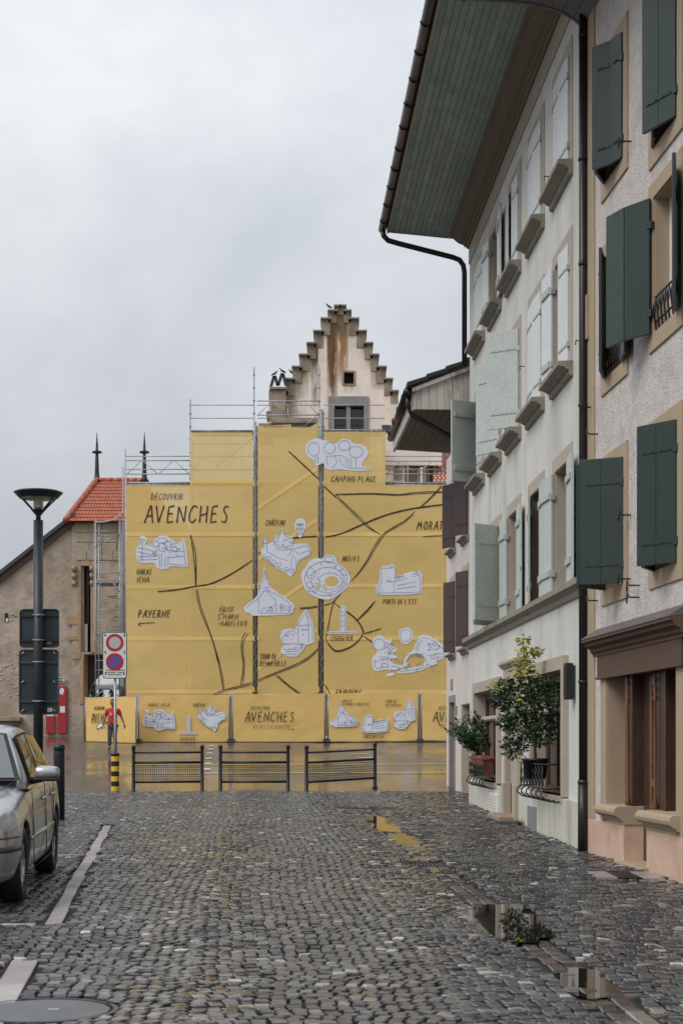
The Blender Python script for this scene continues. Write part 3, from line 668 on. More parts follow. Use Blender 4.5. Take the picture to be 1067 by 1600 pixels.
# plants
def leaves(mb, c, r, n, size, rnd, squash=(1, 1, 1), droop=.3):
    for _ in range(n):
        while True:
            v = Vector((rnd.uniform(-1, 1), rnd.uniform(-1, 1), rnd.uniform(-1, 1)))
            if .25 < v.length < 1: break
        p = Vector(c) + Vector((v.x * r * squash[0], v.y * r * squash[1], v.z * r * squash[2])); s = size * rnd.uniform(.6, 1.25)
        d = Vector((v.x + rnd.uniform(-.8, .8), v.y + rnd.uniform(-.8, .8), rnd.uniform(-droop * 2, .5))).normalized(); u = d.cross(Vector((rnd.uniform(-1, 1), rnd.uniform(-1, 1), 1))).normalized()
        up = d.cross(u) * .12 * s
        mb.add([p, p + d * s * .45 + u * s * .30 + up, p + d * s, p + d * s * .45 - u * s * .30 + up, p + d * s * .5], [(0, 1, 4), (1, 2, 4), (2, 3, 4), (3, 0, 4)])
rd = random.Random(11)
B_ = FB.P(21.0, .22, 0)
t = thing('potted_maple', 'bushy potted maple with yellow-green top leaning out of the ground floor window', 'potted tree', (B_.x, B_.y, .98))
mb = MB(); mb.lathe([(.13, 1.0), (.17, 1.24), (.18, 1.24), (.18, 1.27), (.16, 1.27)], B_.x, B_.y, 16); mb.build('pot', 'black', t)
mb = MB(); tr = [(B_.x, B_.y, 1.25), (B_.x - .01, B_.y, 1.5), (B_.x + .02, B_.y + .02, 1.8), (B_.x - .08, B_.y + .1, 2.3), (B_.x - .14, B_.y + .1, 2.65)]; mb.tube(tr, [.02, .018, .016, .01, .005], 7)
cl = [((.06, 0, 1.62), .22), ((-.14, .2, 1.66), .2), ((.05, .05, 1.9), .28), ((-.2, .1, 2.02), .24), ((.12, -.1, 2.1), .22), ((-.02, .05, 2.22), .2), ((-.26, .25, 1.42), .16), ((-.42, .1, 2.02), .13), ((-.36, .15, 1.75), .13), ((-.36, .2, 2.2), .12)]
for (c, r) in cl: mb.tube([(B_.x, B_.y + .02, c[2] - .25), (B_.x + c[0], B_.y + c[1], c[2])], [.009, .003], 5)
mb.build('trunk', 'stem', t)
mb = MB()
for (c, r) in cl: leaves(mb, (B_.x + c[0], B_.y + c[1], c[2]), r * rd.uniform(.85, 1.15), int(1650 * r), .068, rd)
stuff(mb.build('foliage', 'leaf', t))
mb = MB()
for (c, r, n) in (((-.12, .08, 2.62), .12, 90), ((-.16, .1, 2.45), .14, 130), ((-.14, .1, 2.82), .07, 40), ((.0, .08, 2.66), .08, 50), ((-.5, .1, 2.22), .10, 55), ((-.1, .05, 2.32), .17, 90)): leaves(mb, (B_.x + c[0], B_.y + c[1], c[2]), r, n, .075, rd)
stuff(mb.build('young_foliage', 'leafy', t))
B_ = FB.P(26.8, .2, 0)
t = thing('oleander_trough', 'terracotta trough of dark green oleander on the farther window guard', 'flower trough', (B_.x, B_.y, .92))
mb = MB(); mb.hexa([FB.P(26.1, .20, .92), FB.P(26.1, .09, .92), FB.P(27.5, .09, .92), FB.P(27.5, .20, .92), FB.P(26.05, .26, 1.2), FB.P(26.05, .07, 1.2), FB.P(27.55, .07, 1.2), FB.P(27.55, .26, 1.2)])
FB.box(mb, 26.02, 27.58, .06, .28, 1.2, 1.26); mb.build('trough', 'terra', t, bevel=.01)
mb = MB(); st = MB()
for i in range(46):
    d = rd.uniform(26.2, 27.5); p = FB.P(d, rd.uniform(.10, .25), 1.22); dirv = (FB.n * rd.uniform(-.15, .6) + FB.t * rd.uniform(-.4, .5) + Vector((0, 0, rd.uniform(.5, 1.1)))).normalized(); ln = rd.uniform(.35, .75)
    q = [p + dirv * ln * s + FB.n * .10 * s * s for s in (0, .35, .7, 1)]; st.tube(q, [.007, .006, .005, .003], 5)
    for j in range(44):
        s = rd.uniform(.25, 1.05); c = p + dirv * ln * s + FB.n * .10 * s * s; v = Vector((rd.uniform(-1, 1), rd.uniform(-1, 1), rd.uniform(-.1, 1.1))).normalized(); u = v.cross(dirv).normalized(); L0 = rd.uniform(.07, .12)
        mb.add([c, c + v * L0 * .5 + u * .019, c + v * L0, c + v * L0 * .5 - u * .019], [(0, 1, 2, 3)])
st.build('stems', 'stem', t); stuff(mb.build('foliage', 'leaf', t))
mb = MB(); wp = FB.P(23.0, .14, zg(2.5, 23))
for i in range(90):
    v = Vector((rd.uniform(-1, 1), rd.uniform(-1, 1), rd.uniform(.3, 1.4))).normalized(); u = v.cross(Vector((0, 0, 1))).normalized() * .008; l = rd.uniform(.06, .14); b = wp + Vector((rd.uniform(-.05, .05), rd.uniform(-.12, .12), 0)); mb.add([b - u, b + u, b + v * l], [(0, 1, 2)])
tag(mb.build('weed_tuft', 'leaf', origin=wp), 'small green weed at the foot of the pale wall beside the step', 'weed')

# ============================================================ HOUSE D (brown shutters, low eave)
hd = thing('rose_house', 'low rose-white house with brown shutters and peeling boarded eave, beyond the pale house', 'house', FD.P(33, -2, .4))
ops = [(32.45, 33.3, 3.4, 4.95), (34.62, 35.45, 3.4, 4.95), (32.45, 33.3, 5.65, 7.05), (34.62, 35.45, 5.65, 7.05), (34.75, 35.65, .38, 2.35), (32.1, 33.5, .38, 2.25)]
mb = MB(); FD.wall(mb, 29.9, 36.3, -.1, 7.8, ops, .25); Q = FD.P
mb.quad(Q(36.3, 0, -.1), Q(36.3, 0, 7.8), Q(36.3, -8, 7.8), Q(36.3, -8, -.1)); mb.build('wall', 'dwall', hd)
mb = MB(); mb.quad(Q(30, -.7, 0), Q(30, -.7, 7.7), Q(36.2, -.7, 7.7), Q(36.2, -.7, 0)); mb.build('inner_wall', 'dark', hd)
for (a, b, c, e) in ops[:4]: window(FD, hd, a, b, c, e, 'bframe', sur=dict(w=.12, m='bstone', top=.14), sill=(.12, .14, .14, .13))
for (a, b, c, e) in ops[:4]:
    leaf(FD, hd, a + .0, 1, .45, c + .02, e - .02, 28 if c > 5 else 24, M['dleaf'], M['dleaf'], battens=False)
    leaf(FD, hd, b, -1, .45, c + .02, e - .02, 3, M['dleaf'], M['dleaf'], battens=False)
for (a, b, c, e, nm) in ((34.75, 35.65, .38, 2.35, 'door'), (32.1, 33.5, .38, 2.25, 'garage_door')):
    mb = MB(); FD.box(mb, a + .01, b - .01, -.24, -.19, c, e - .01); d_ = mb.build(nm, 'oakd' if nm == 'door' else 'cstone', hd)
    surround(FD, d_, a, b, c, e, .13 if nm == 'door' else .03, 'ctfr' if nm == 'door' else 'bstone', top=.15 if nm == 'door' else .03)
mb = MB(); FD.box(mb, 35.1, 35.4, 0, .02, 2.62, 2.86); mb.build('number_plate', 'bsill', hd, bevel=.003)
mb = MB(); FD.box(mb, 34.3, 34.4, 0, .05, 2.05, 2.25); mb.build('doorbell_box', 'bsill', hd)
# eave: p measured from the wall
zo = 7.68
for i in range(9):
    a = .0 + 1.3 * i / 9; b = .0 + 1.3 * (i + 1) / 9 - .008; mb = MB()
    mb.hexa([Q(30.15, b, zo), Q(30.15, a, zo), Q(34.35 + .35 * (1.3 - a) / 1.3, a, zo), Q(34.35 + .35 * (1.3 - b) / 1.3, b, zo), Q(30.15, b, zo + .02), Q(30.15, a, zo + .02), Q(34.35 + .35 * (1.3 - a) / 1.3, a, zo + .02), Q(34.35 + .35 * (1.3 - b) / 1.3, b, zo + .02)]); mb.build('soffit_board', 'dsoff', hd, bevel=.002)
for i in range(11):
    a = -.25 + 1.58 * i / 11; b = a + 1.58 / 11 - .007; zt = lambda p: 8.02 + .56 * (1.33 - p) / 1.4; mb = MB()
    mb.hexa([Q(30.10, b, zo - .01), Q(30.10, a, zo - .01), Q(30.13, a, zo - .01), Q(30.13, b, zo - .01), Q(30.10, b, zt(b)), Q(30.10, a, zt(a)), Q(30.13, a, zt(a)), Q(30.13, b, zt(b))]); mb.build('gable_board', 'dboard', hd, bevel=.002)
mb = MB(); mb.hexa([Q(30.04, 1.36, 7.98), Q(30.04, -.3, 8.62), Q(30.10, -.3, 8.62), Q(30.10, 1.36, 7.98), Q(30.04, 1.36, 8.05), Q(30.04, -.3, 8.70), Q(30.10, -.3, 8.70), Q(30.10, 1.36, 8.05)])
mb.hexa([Q(30.12, 1.36, 7.66), Q(30.12, 1.31, 7.66), Q(34.5, 1.31, 7.66), Q(34.4, 1.36, 7.66), Q(30.12, 1.36, 8.0), Q(30.12, 1.31, 8.0), Q(34.5, 1.31, 8.0), Q(34.4, 1.36, 8.0)]); mb.build('barge_board', 'dboard', hd)
mb = MB(); mb.hexa([Q(30.1, 1.42, 8.06), Q(30.1, -5, 10.8), Q(35, -5, 10.8), Q(34.6, 1.42, 8.06), Q(30.1, 1.42, 8.12), Q(30.1, -5, 10.86), Q(35, -5, 10.86), Q(34.6, 1.42, 8.12)]); rf = mb.build('roof', 'tiledark', hd)
for i in range(5):
    p1 = 1.46 - i * .36; p0 = p1 - .40; z = lambda p: 8.10 + .42 * (1.42 - p); mb = MB()
    mb.hexa([Q(30.0, p1, z(p1) - .02), Q(30.0, p0, z(p0) - .04), Q(30.3, p0, z(p0) - .04), Q(30.3, p1, z(p1) - .02), Q(30.0, p1, z(p1) + .07), Q(30.0, p0, z(p0) + .03), Q(30.3, p0, z(p0) + .03), Q(30.3, p1, z(p1) + .07)]); mb.build('verge_tile', 'tiledark', rf, bevel=.01)
mb = MB(); mb.tube([Q(30.1, 1.44, 8.0), Q(34.5, 1.40, 7.96)], .080, 12); g = mb.build('gutter', 'gutter', hd)
for i in range(4): mb = MB(); mb.tube([Q(30.6 + i * 1.1, 1.44, 8.0 - i * .008), Q(30.62 + i * 1.1, 1.44, 8.0 - i * .008)], .082, 12); mb.build('gutter_bracket', 'gutter', g)
mb = MB(); mb.tube([Q(30.25, 1.42, 7.95), Q(30.25, 1.42, 7.78), Q(30.3, 1.34, 7.60), Q(30.6, .9, 7.44), Q(31.1, .3, 7.22), Q(31.2, .1, 7.1), Q(31.2, .08, 6.9), Q(31.2, .08, .4)], .048, 10); mb.build('downpipe', 'gutter', hd)
t = MB(); cpt = FD.P(31.3, -.1, 0); t.lathe([(.10, 8.5), (.10, 9.0), (.14, 9.02), (.14, 9.1), (.11, 9.1)], cpt.x, cpt.y, 14); t.build('chimney_pot', 'terra', hd)
# ============================================================ HOUSE C (rough pinkish wall, dark green shutters)
hc = thing('roughcast_house', 'pinkish roughcast house with dark green shutters and brown shop front, at the right edge', 'house', FC.P(15, -3, .2))
Q = FC.P
W1 = (16.78, 17.58); W2 = (14.83, 15.63); W3 = (12.9, 13.7); W4 = (10.95, 11.75)
rows = {0: (3.13, 4.44), 1: (5.43, 6.74), 2: (7.55, 8.85)}
ops = []
for r_, (z0, z1) in rows.items():
    for k, (a, b) in enumerate((W1, W2, W3, W4)):
        if r_ == 2 and k > 0: z0 = 7.22
        ops.append((a, b, z0, z1))
shop = (14.85, 17.5, .10, 2.25)
ops2 = ops + [(14.85, 15.87, .80, 2.25), (15.87, 16.76, .15, 2.25), (16.76, 17.5, .79, 2.25)]
mb = MB(); FC.wall(mb, 9.0, 18.52, .60, 9.75, [o for o in ops2 if o[3] > 2.3] + [shop], .22)
mb.quad(Q(18.52, 0, 0), Q(18.52, 0, 9.75), Q(18.52, -.6, 9.75), Q(18.52, -.6, 0)); mb.quad(Q(9, 0, 0), Q(9, -8, 0), Q(9, -8, 9.75), Q(9, 0, 9.75)); mb.build('wall', 'cwall', hc)
mb = MB(); FC.box(mb, 9.0, 15.87, -.18, .015, -.1, .62); FC.box(mb, 16.76, 18.50, -.18, .015, -.1, .62)
mb.build('plinth', 'cplinth', hc, bevel=.01)
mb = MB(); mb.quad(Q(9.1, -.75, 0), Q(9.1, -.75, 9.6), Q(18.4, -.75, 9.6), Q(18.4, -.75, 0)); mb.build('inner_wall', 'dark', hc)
mb = MB(); FC.box(mb, 18.06, 18.52, .0, .018, .62, 9.72); mb.build('corner_band', 'cstone', hc)
mb = MB(); FC.box(mb, 18.30, 18.47, .018, .045, 6.05, 6.55); mb.build('wall_plate', 'cstone', hc, bevel=.004)
for (a, b, z0, z1) in ops:
    w = window(FC, hc, a, b, z0, z1, 'white', q=-.14, sur=dict(w=.165, m='cstone', top=.15, bottom=.165, t=.02))
    mb = MB(); FC.box(mb, a + .1, b - .1, -.24, -.235, z0 + .1, z1 - .1); mb.build('curtain', 'signwhite', w)
def CL(k, r_, near, ang, w=.41, z=None, **kw):
    a, b = (W1, W2, W3, W4)[k]; z0, z1 = rows[r_]
    if r_ == 2 and k: z0 = 7.22
    return leaf(FC, hc, a if near else b, 1 if near else -1, w, z0, z1, ang, M['cleaf'], M['cleaf'], battens=False, boards=2, **kw)
CL(0, 2, 1, 18, w=.47, fold=41); CL(0, 2, 0, 27, w=.40)
CL(1, 2, 1, 22, w=.50); CL(1, 2, 0, 14, w=.3)
CL(0, 1, 0, 19, w=.42); CL(0, 1, 1, 172, w=.40)
CL(1, 1, 0, 148, w=.66, fold=162); CL(1, 1, 1, 163, w=.42)
CL(0, 0, 1, 58, w=.48); CL(0, 0, 0, 48, w=.50)
CL(1, 0, 1, 34, w=.47); CL(1, 0, 0, 30, w=.36)
for k in (2, 3):
    for r_ in (0, 1, 2): CL(k, r_, 1, 170); CL(k, r_, 0, 172)
# long bracket arms and holdbacks
for (d, z) in ((15.80, 6.55), (15.80, 5.62), (16.52, 7.62), (16.55, 3.15), (17.95, 4.9), (18.2, 5.25), (17.95, 3.05), (16.2, 2.93), (16.2, 3.05), (16.52, 3.8)):
    mb = MB(); mb.tube([Q(d, 0, z), Q(d, .10, z), Q(d + .02, .12, z + .05), Q(d + .03, .12, z - .06)], .009, 6); mb.build('shutter_holdback', 'iron', hc)
for (d, z) in ((15.80, 6.50), (15.80, 5.60)):
    mb = MB(); mb.tube([Q(d - .1, .02, z), Q(d + .02, .06, z - .02), Q(d + .20, .10, z)], .014, 6); mb.build('bracket_arm', 'iron', hc)
# balconet rail in the middle windows
for k, (a, b) in enumerate((W1, W2)):
    t = MB(); z = rows[1][0]
    for zz in (z + .10, z + .34): t.tube([Q(a + .02, .0, zz), Q(b - .02, .0, zz)], .011, 6)
    for i in range(7):
        d = a + .05 + (b - a - .1) * i / 6; t.tube([Q(d, .0, z + .02), Q(d + .05, .01, z + .22), Q(d, .0, z + .34)], .009, 5)
        t.tube([Q(d + .03 * math.cos(q), .02, z + .22 + .05 * math.sin(q)) for q in [j * .8 for j in range(9)]], .008, 5)
    t.build('window_rail', 'iron', hc)
# shop front
mb = MB(); FC.box(mb, 17.5, 17.74, -.02, .02, .62, 2.2); FC.box(mb, 17.488, 17.5, -.42, .0, .8, 2.25); mb.build('shop_surround', 'cstone', hc)
mb = MB(); FC.box(mb, 14.60, 14.85, -.02, .02, .62, 2.2); FC.box(mb, 14.85, 14.862, -.42, .0, .8, 2.25); mb.build('shop_surround', 'cstone', hc)
mb = MB(); FC.box(mb, 14.58, 17.78, -.25, .05, 2.18, 2.43); FC.box(mb, 14.56, 17.80, .0, .065, 2.165, 2.19); f = mb.build('shop_fascia', 'ccorn', hc, bevel=.003)
mb = MB(); FC.prof(mb, 14.45, 17.93, [(-.02, 2.42), (.06, 2.42), (.065, 2.45), (.09, 2.47), (.095, 2.50), (.15, 2.53), (.155, 2.56), (.19, 2.575), (.19, 2.60), (-.02, 2.63)]); mb.build('shop_cornice', 'ccorn', hc, bevel=.002)
mb = MB(); FC.prof(mb, 14.45, 17.93, [(-.01, 2.63), (.195, 2.605), (.195, 2.617), (.012, 2.73), (-.01, 2.73)]); mb.build('lead_flashing', 'lead', hc)
for (a, b) in ((14.72, 15.91), (16.74, 17.62)):
    mb = MB(); FC.prof(mb, a, b, [(-.42, .62), (.02, .62), (.02, .655), (.045, .66), (.05, .685), (.075, .69), (.115, .72), (.125, .755), (.115, .79), (.08, .81), (-.42, .82)]); mb.build('shop_sill', 'cstone', hc, bevel=.004)
mb = MB(); FC.box(mb, 16.752, 16.772, -.30, .014, .0, .62); mb.build('doorway_side', 'cplinth', hc)
mb = MB(); FC.box(mb, 15.86, 15.878, -.30, .014, .0, .62); mb.build('doorway_side', 'cplinth', hc)
mb = MB(); FC.box(mb, 14.86, 17.49, -.44, -.40, .15, 2.2); mb.build('shop_backing', 'oakd', hc)
def wood(a, b, p0, p1, z0, z1, m='oakd', nm='shop_panel'): mb = MB(); FC.box(mb, a, b, p0, p1, z0, z1); return mb.build(nm, m, hc, bevel=.005)
sw = wood(17.40, 17.487, -.40, -.20, .82, 2.19, 'oak', 'shop_window_frame')
mb = MB(); mb.quad(Q(17.06, -.30, .85), Q(17.06, -.30, 2.15), Q(17.40, -.30, 2.15), Q(17.40, -.30, .85)); mb.build('pane', 'glass', sw)
wood(17.32, 17.36, -.32, -.22, .82, 2.19, 'oak'); wood(17.14, 17.20, -.34, -.22, .82, 2.19, 'oak')
for (a, b, mm) in ((16.78, 16.84, 'oakd'), (16.845, 16.93, 'oakd'), (16.935, 17.02, 'oakd'), (17.025, 17.08, 'oak')): wood(a, b, -.24, -.08, .82, 2.19, mm)
def colonette(d, p):
    mb = MB(); c = Q(d, p, 0); mb.lathe([(.024, .82), (.034, .84), (.02, .9), (.014, .95), (.017, 1.5), (.014, 1.88), (.027, 1.91), (.013, 1.95), (.025, 1.99), (.014, 2.04), (.024, 2.09), (.014, 2.13), (.026, 2.19)], c.x, c.y, 12); mb.build('colonette', 'oak', hc)
colonette(16.80, -.04); colonette(15.80, -.05)
# door between
dr = wood(15.89, 16.75, -.24, -.19, .2, 2.19, 'oakd', 'shop_door')
for (a, b, z0, z1, mm) in ((16.0, 16.35, 1.1, 2.05, 'glass'), ):
    mb = MB(); FC.box(mb, a, b, -.188, -.182, z0, z1); mb.build('pane', mm, dr)
for (a, b, z0, z1) in ((15.96, 16.0, .25, 2.15), (16.35, 16.42, .25, 2.15), (16.0, 16.35, 1.02, 1.1), (16.0, 16.35, 2.05, 2.15), (16.0, 16.35, .25, .35)):
    mb = MB(); FC.box(mb, a, b, -.19, -.165, z0, z1); mb.build('door_rail', 'oak', dr, bevel=.005)
mb = MB(); FC.box(mb, 15.96, 16.0, -.165, -.15, 1.1, 1.38); mb.tube([Q(15.98, -.155, 1.24), Q(15.98, -.09, 1.24), Q(16.08, -.09, 1.24)], .010, 8); mb.build('door_handle', 'black', dr)
for (a, b, mm) in ((15.55, 15.62, 'oakd'), (15.63, 15.72, 'oakd'), (15.73, 15.82, 'oakd'), (15.825, 15.88, 'oak')): wood(a, b, -.24, -.08, .82, 2.19, mm)
sw = wood(15.00, 15.09, -.36, -.24, .82, 2.19, 'oak', 'shop_window_frame')
mb = MB(); mb.quad(Q(14.88, -.32, .85), Q(14.88, -.32, 2.15), Q(15.55, -.32, 2.15), Q(15.55, -.32, .85)); mb.build('pane', 'glass', sw)
wood(15.28, 15.33, -.36, -.24, .82, 2.19, 'oak')
mb = MB(); FC.box(mb, 15.80, 16.85, -.40, .10, .1, zg(2.9, 16) + .035); mb.build('doorstep', 'cstone', hc, bevel=.01)
# second shop bay nearer, plain wall continues; eave
zf = lambda p: 9.68 + .30 * (1 - math.exp(-p / .28))
ps = [0, .13, .26, .39, .52, .65, .78, .91, 1.04, 1.17, 1.30]
for i in range(len(ps) - 1):
    a, b = ps[i], ps[i + 1] - .006; mb = MB(); z0, z1 = zf(a), zf(b)
    mb.hexa([Q(9, b, z1), Q(9, a, z0), Q(18.56, a, z0), Q(18.56, b, z1), Q(9, b, z1 + .02), Q(9, a, z0 + .02), Q(18.56, a, z0 + .02), Q(18.56, b, z1 + .02)]); mb.build('soffit_board', 'csoff', hc, bevel=.002)
mb = MB(); FC.prof(mb, 18.56, 18.60, [(p, zf(p) - .015) for p in ps] + [(1.33, 10.12), (0, 10.3)]); mb.build('verge_board', 'csoff', hc)
mb = MB(); mb.hexa([Q(9, 1.42, 10.06), Q(9, -5, 13.4), Q(18.6, -5, 13.4), Q(18.6, 1.42, 10.06), Q(9, 1.42, 10.14), Q(9, -5, 13.5), Q(18.6, -5, 13.5), Q(18.6, 1.42, 10.14)]); mb.build('roof', 'tiledark', hc)
mb = MB(); mb.tube([Q(9, 1.40, 10.03), Q(18.62, 1.40, 10.03)], .075, 10); mb.build('gutter', 'gutter', hc)

# ============================================================ CHATEAU behind the scaffolding
DC = 64.0
def I(px, py, d=DC): return IM(px, py, d)
gz = zg(0, 64)
ch = thing('chateau', 'old stepped-gable chateau rising behind the yellow scaffold banners', 'castle', (I(520, 0).x, DC, gz))
steps_l = [(521, 475), (513, 482), (502, 494), (490.5, 513), (479.5, 531.5), (468, 550.5), (456.5, 569), (447, 587), (437, 604)]
stx = [(523, 540, 475.5), (513, 548, 483), (502, 560, 495.5), (490.5, 572, 515), (480, 582, 534), (468, 591.5, 552), (457, 603, 571), (447, 613, 590), (437, 622, 609)]
poly_l = []; poly_r = []
for (a, b, y_) in stx: poly_l += [(a, y_)]; poly_r += [(b, y_)]
pl = []
prev = None
for (a, b, y_) in stx:
    pl.append((a + 2, y_ + 6))
out_l = []; out_r = []
for i, (a, b, y_) in enumerate(stx):
    nx = stx[i + 1] if i + 1 < len(stx) else None
    out_l += [(a + 1, y_ + 3)]; out_r += [(b - 1, y_ + 3)]
    if nx: out_l += [(a + 1, nx[2] + 3)]; out_r += [(b - 1, nx[2] + 3)]
outline = list(reversed(out_l)) + out_r
outline = [(402, 1150), (402, 690), (420, 690), (420, 610)] + outline + [(621, 632), (632, 632), (632, 1150)]
# wall with window holes: thin strips between rows
cuts = [((536, 554), (580, 601)), ((522, 569), (634, 694))]
mb = MB()
def inside_spans(y_):
    # horizontal spans of outline at row y_
    xs = []; n = len(outline)
    for i in range(n):
        (x1, y1), (x2, y2) = outline[i], outline[(i + 1) % n]
        if (y1 <= y_ < y2) or (y2 <= y_ < y1): xs.append(x1 + (y_ - y1) * (x2 - x1) / (y2 - y1))
    xs.sort(); return list(zip(xs[::2], xs[1::2]))
ys = sorted({y_ for _, y_ in outline} | {580, 601, 634, 694})
for y0, y1 in zip(ys, ys[1:]):
    for (a, b) in inside_spans((y0 + y1) / 2):
        segs = [(a, b)]
        for ((ca, cb), (cy0, cy1)) in cuts:
            if cy0 <= y0 and y1 <= cy1: segs = [q for (s, e_) in segs for q in ((s, ca), (cb, e_)) if q[1] > q[0]] if True else segs
        for (s, e_) in segs: mb.quad(I(s, y1), I(e_, y1), I(e_, y0), I(s, y0))
back = Vector((0, 1.0, 0))
o2 = [I(x, y_) for x, y_ in outline]; n = len(o2)
mb.add(o2 + [p + back for p in o2], [(i, (i + 1) % n, (i + 1) % n + n, i + n) for i in range(n)])
for ((ca, cb), (cy0, cy1)) in cuts:
    q = [I(ca, cy1), I(cb, cy1), I(cb, cy0), I(ca, cy0)]; w = Vector((0, .35, 0)); mb.add(q + [x + w for x in q], [(i, i + 4, (i + 1) % 4 + 4, (i + 1) % 4) for i in range(4)])
ctw = mb.build('gable_wall', 'ctwall', ch)
# rust and soot runs are drawn from stains that start under the coping
t_, b_ = mnodes(M['ctwall']); nn = t_.nodes.new; ll = t_.links.new
g_ = nn('ShaderNodeNewGeometry'); sp_ = nn('ShaderNodeSeparateXYZ'); ll(g_.outputs['Position'], sp_.inputs[0])
basecol = b_.inputs['Base Color'].links[0].from_socket
def runs(cur, cx, wid, ztop, zbot, col, amt, seed):
    nz = nn('ShaderNodeTexNoise'); nz.inputs['Scale'].default_value = 2.6; nz.inputs['Detail'].default_value = 8; mp_ = nn('ShaderNodeMapping'); mp_.inputs['Scale'].default_value = (1.5, 1, .35); mp_.inputs['Location'].default_value = (seed, seed * 2, 0)
    ll(g_.outputs['Position'], mp_.inputs['Vector']); ll(mp_.outputs[0], nz.inputs['Vector'])
    def m_(op, a, b=None, cl=False):
        k = nn('ShaderNodeMath'); k.operation = op; k.use_clamp = cl
        for i, v in enumerate((a, b)):
            if v is None: continue
            if isinstance(v, (int, float)): k.inputs[i].default_value = v
            else: ll(v, k.inputs[i])
        return k.outputs[0]
    dx = m_('DIVIDE', m_('ABSOLUTE', m_('SUBTRACT', sp_.outputs['X'], cx)), wid)
    fx = m_('SUBTRACT', 1.0, dx, True)
    fz = m_('DIVIDE', m_('SUBTRACT', sp_.outputs['Z'], zbot), ztop - zbot, True)
    up = m_('LESS_THAN', sp_.outputs['Z'], ztop + .4)
    f = m_('MULTIPLY', m_('MULTIPLY', m_('POWER', fx, .5), m_('POWER', fz, .6)), up)
    f = m_('MULTIPLY', f, m_('MULTIPLY', m_('SUBTRACT', nz.outputs[0], .30), 4.2, True)); f = m_('MULTIPLY', f, amt, True)
    mx = nn('ShaderNodeMix'); mx.data_type = 'RGBA'; ll(f, mx.inputs[0]); ll(cur, mx.inputs[6]); mx.inputs[7].default_value = (*col, 1); return mx.outputs[2]
Z = lambda py: I(0, py).z; X = lambda px: I(px, 0).x
cur = basecol
for (px, w, y0, y1, col, amt) in ((519, 9, 484, 640, (.16, .075, .022), 2.4), (521, 2.5, 480, 640, (.05, .035, .02), .9), (534, 11, 484, 600, (.32, .16, .05), 2.2), (545, 26, 480, 545, (.28, .2, .12), .8), (492, 6, 525, 640, (.08, .055, .03), 1.8), (480, 16, 540, 600, (.16, .115, .06), 1.6), (465, 18, 560, 625, (.2, .14, .07), 1.6), (575, 12, 520, 580, (.17, .13, .08), 1.7), (592, 14, 560, 610, (.15, .115, .07), 1.6), (545, 9, 598, 615, (.3, .17, .06), .9), (440, 30, 600, 670, (.22, .17, .11), 1.6), (528, 26, 478, 530, (.11, .085, .05), 1.9)):
    cur = runs(cur, X(px), w * DC / F, Z(y0), Z(y1), col, amt, px * .37)
ll(cur, b_.inputs['Base Color'])
# coping blocks
for i, (a, b, y_) in enumerate(stx):
    nxt = stx[i + 1][2] if i + 1 < len(stx) else y_ + 19
    hgt = nxt + 14 if i else 500
    for (x0, x1) in (((a, stx[i - 1][0] + 3) if i else (a, 531.5)), ((stx[i - 1][1] - 3, b) if i else (531.7, b))):
        mb = MB(); p0 = I(x0, nxt + 8, DC - .12); p1 = I(x1, y_ + 2.2, DC - .035); mb.box(p0.x, p1.x, DC - .035, DC + 1.1, p0.z, p1.z); mb.build('coping_stone', 'ctstone', ch)
        mb = MB(); p0 = I(x0 - 1.3, y_ + 2.2, DC - .2); p1 = I(x1 + 1.3, y_, DC - .2); mb.box(p0.x, p1.x, DC - .2, DC + 1.2, p0.z, p1.z); mb.build('coping_slab', 'ctfr', ch)
# windows
mb = MB()
def rect(mb, x0, x1, y0, y1, d0, d1): a = I(x0, y1, d0); b = I(x1, y0, d0); mb.box(a.x, b.x, d0, d1, a.z, b.z)
for r_ in ((513, 522.5, 619, 694), (568.5, 576, 619, 694), (522.5, 568.5, 619, 634)): rect(mb, *r_, DC - .06, DC + .3)
mb.build('stone_window_frame', 'ctfr', ch, bevel=.01)
mb = MB(); rect(mb, 521, 570, 632, 694, DC + .3, DC + .34); mb.build('window_pane', 'glass', ch)
mb = MB(); rect(mb, 541, 547.5, 634, 694, DC + .0, DC + .28); mb.build('mullion', 'ctfr', ch)
for (a, b) in ((522.6, 541), (547.5, 568.4)):
    mb = MB(); rect(mb, a, a + 2, 634, 694, DC + .15, DC + .25); rect(mb, b - 2, b, 634, 694, DC + .15, DC + .25); rect(mb, a + 2, b - 2, 634, 636.5, DC + .15, DC + .25); mb.build('sash', 'steeld', ch)
mb = MB(); rect(mb, 537, 553, 581, 600, DC + .25, DC + .28); mb.build('attic_shutter', 'dark', ch)
mb = MB()
for r_ in ((534.5, 537.5, 579, 602), (552.5, 555.5, 579, 602), (537.5, 552.5, 579, 581.5), (537.5, 552.5, 599.5, 602)): rect(mb, *r_, DC - .03, DC + .2)
mb.build('attic_window_frame', 'ctstone', ch)
# dark broken cornice of the parapet below the gable
mb = MB(); rect(mb, 424, 497, 654, 661, DC - .5, DC + .2); rect(mb, 430, 497, 661, 672, DC - .35, DC + .2); mb.build('parapet_cornice', 'ctstone', ch, bevel=.03)
mb = MB(); rect(mb, 416, 440, 642, 653, DC - .1, DC + .8); rect(mb, 404, 424, 661, 692, DC - .1, DC + .8); mb.build('parapet_block', 'ctstone', ch, bevel=.02)
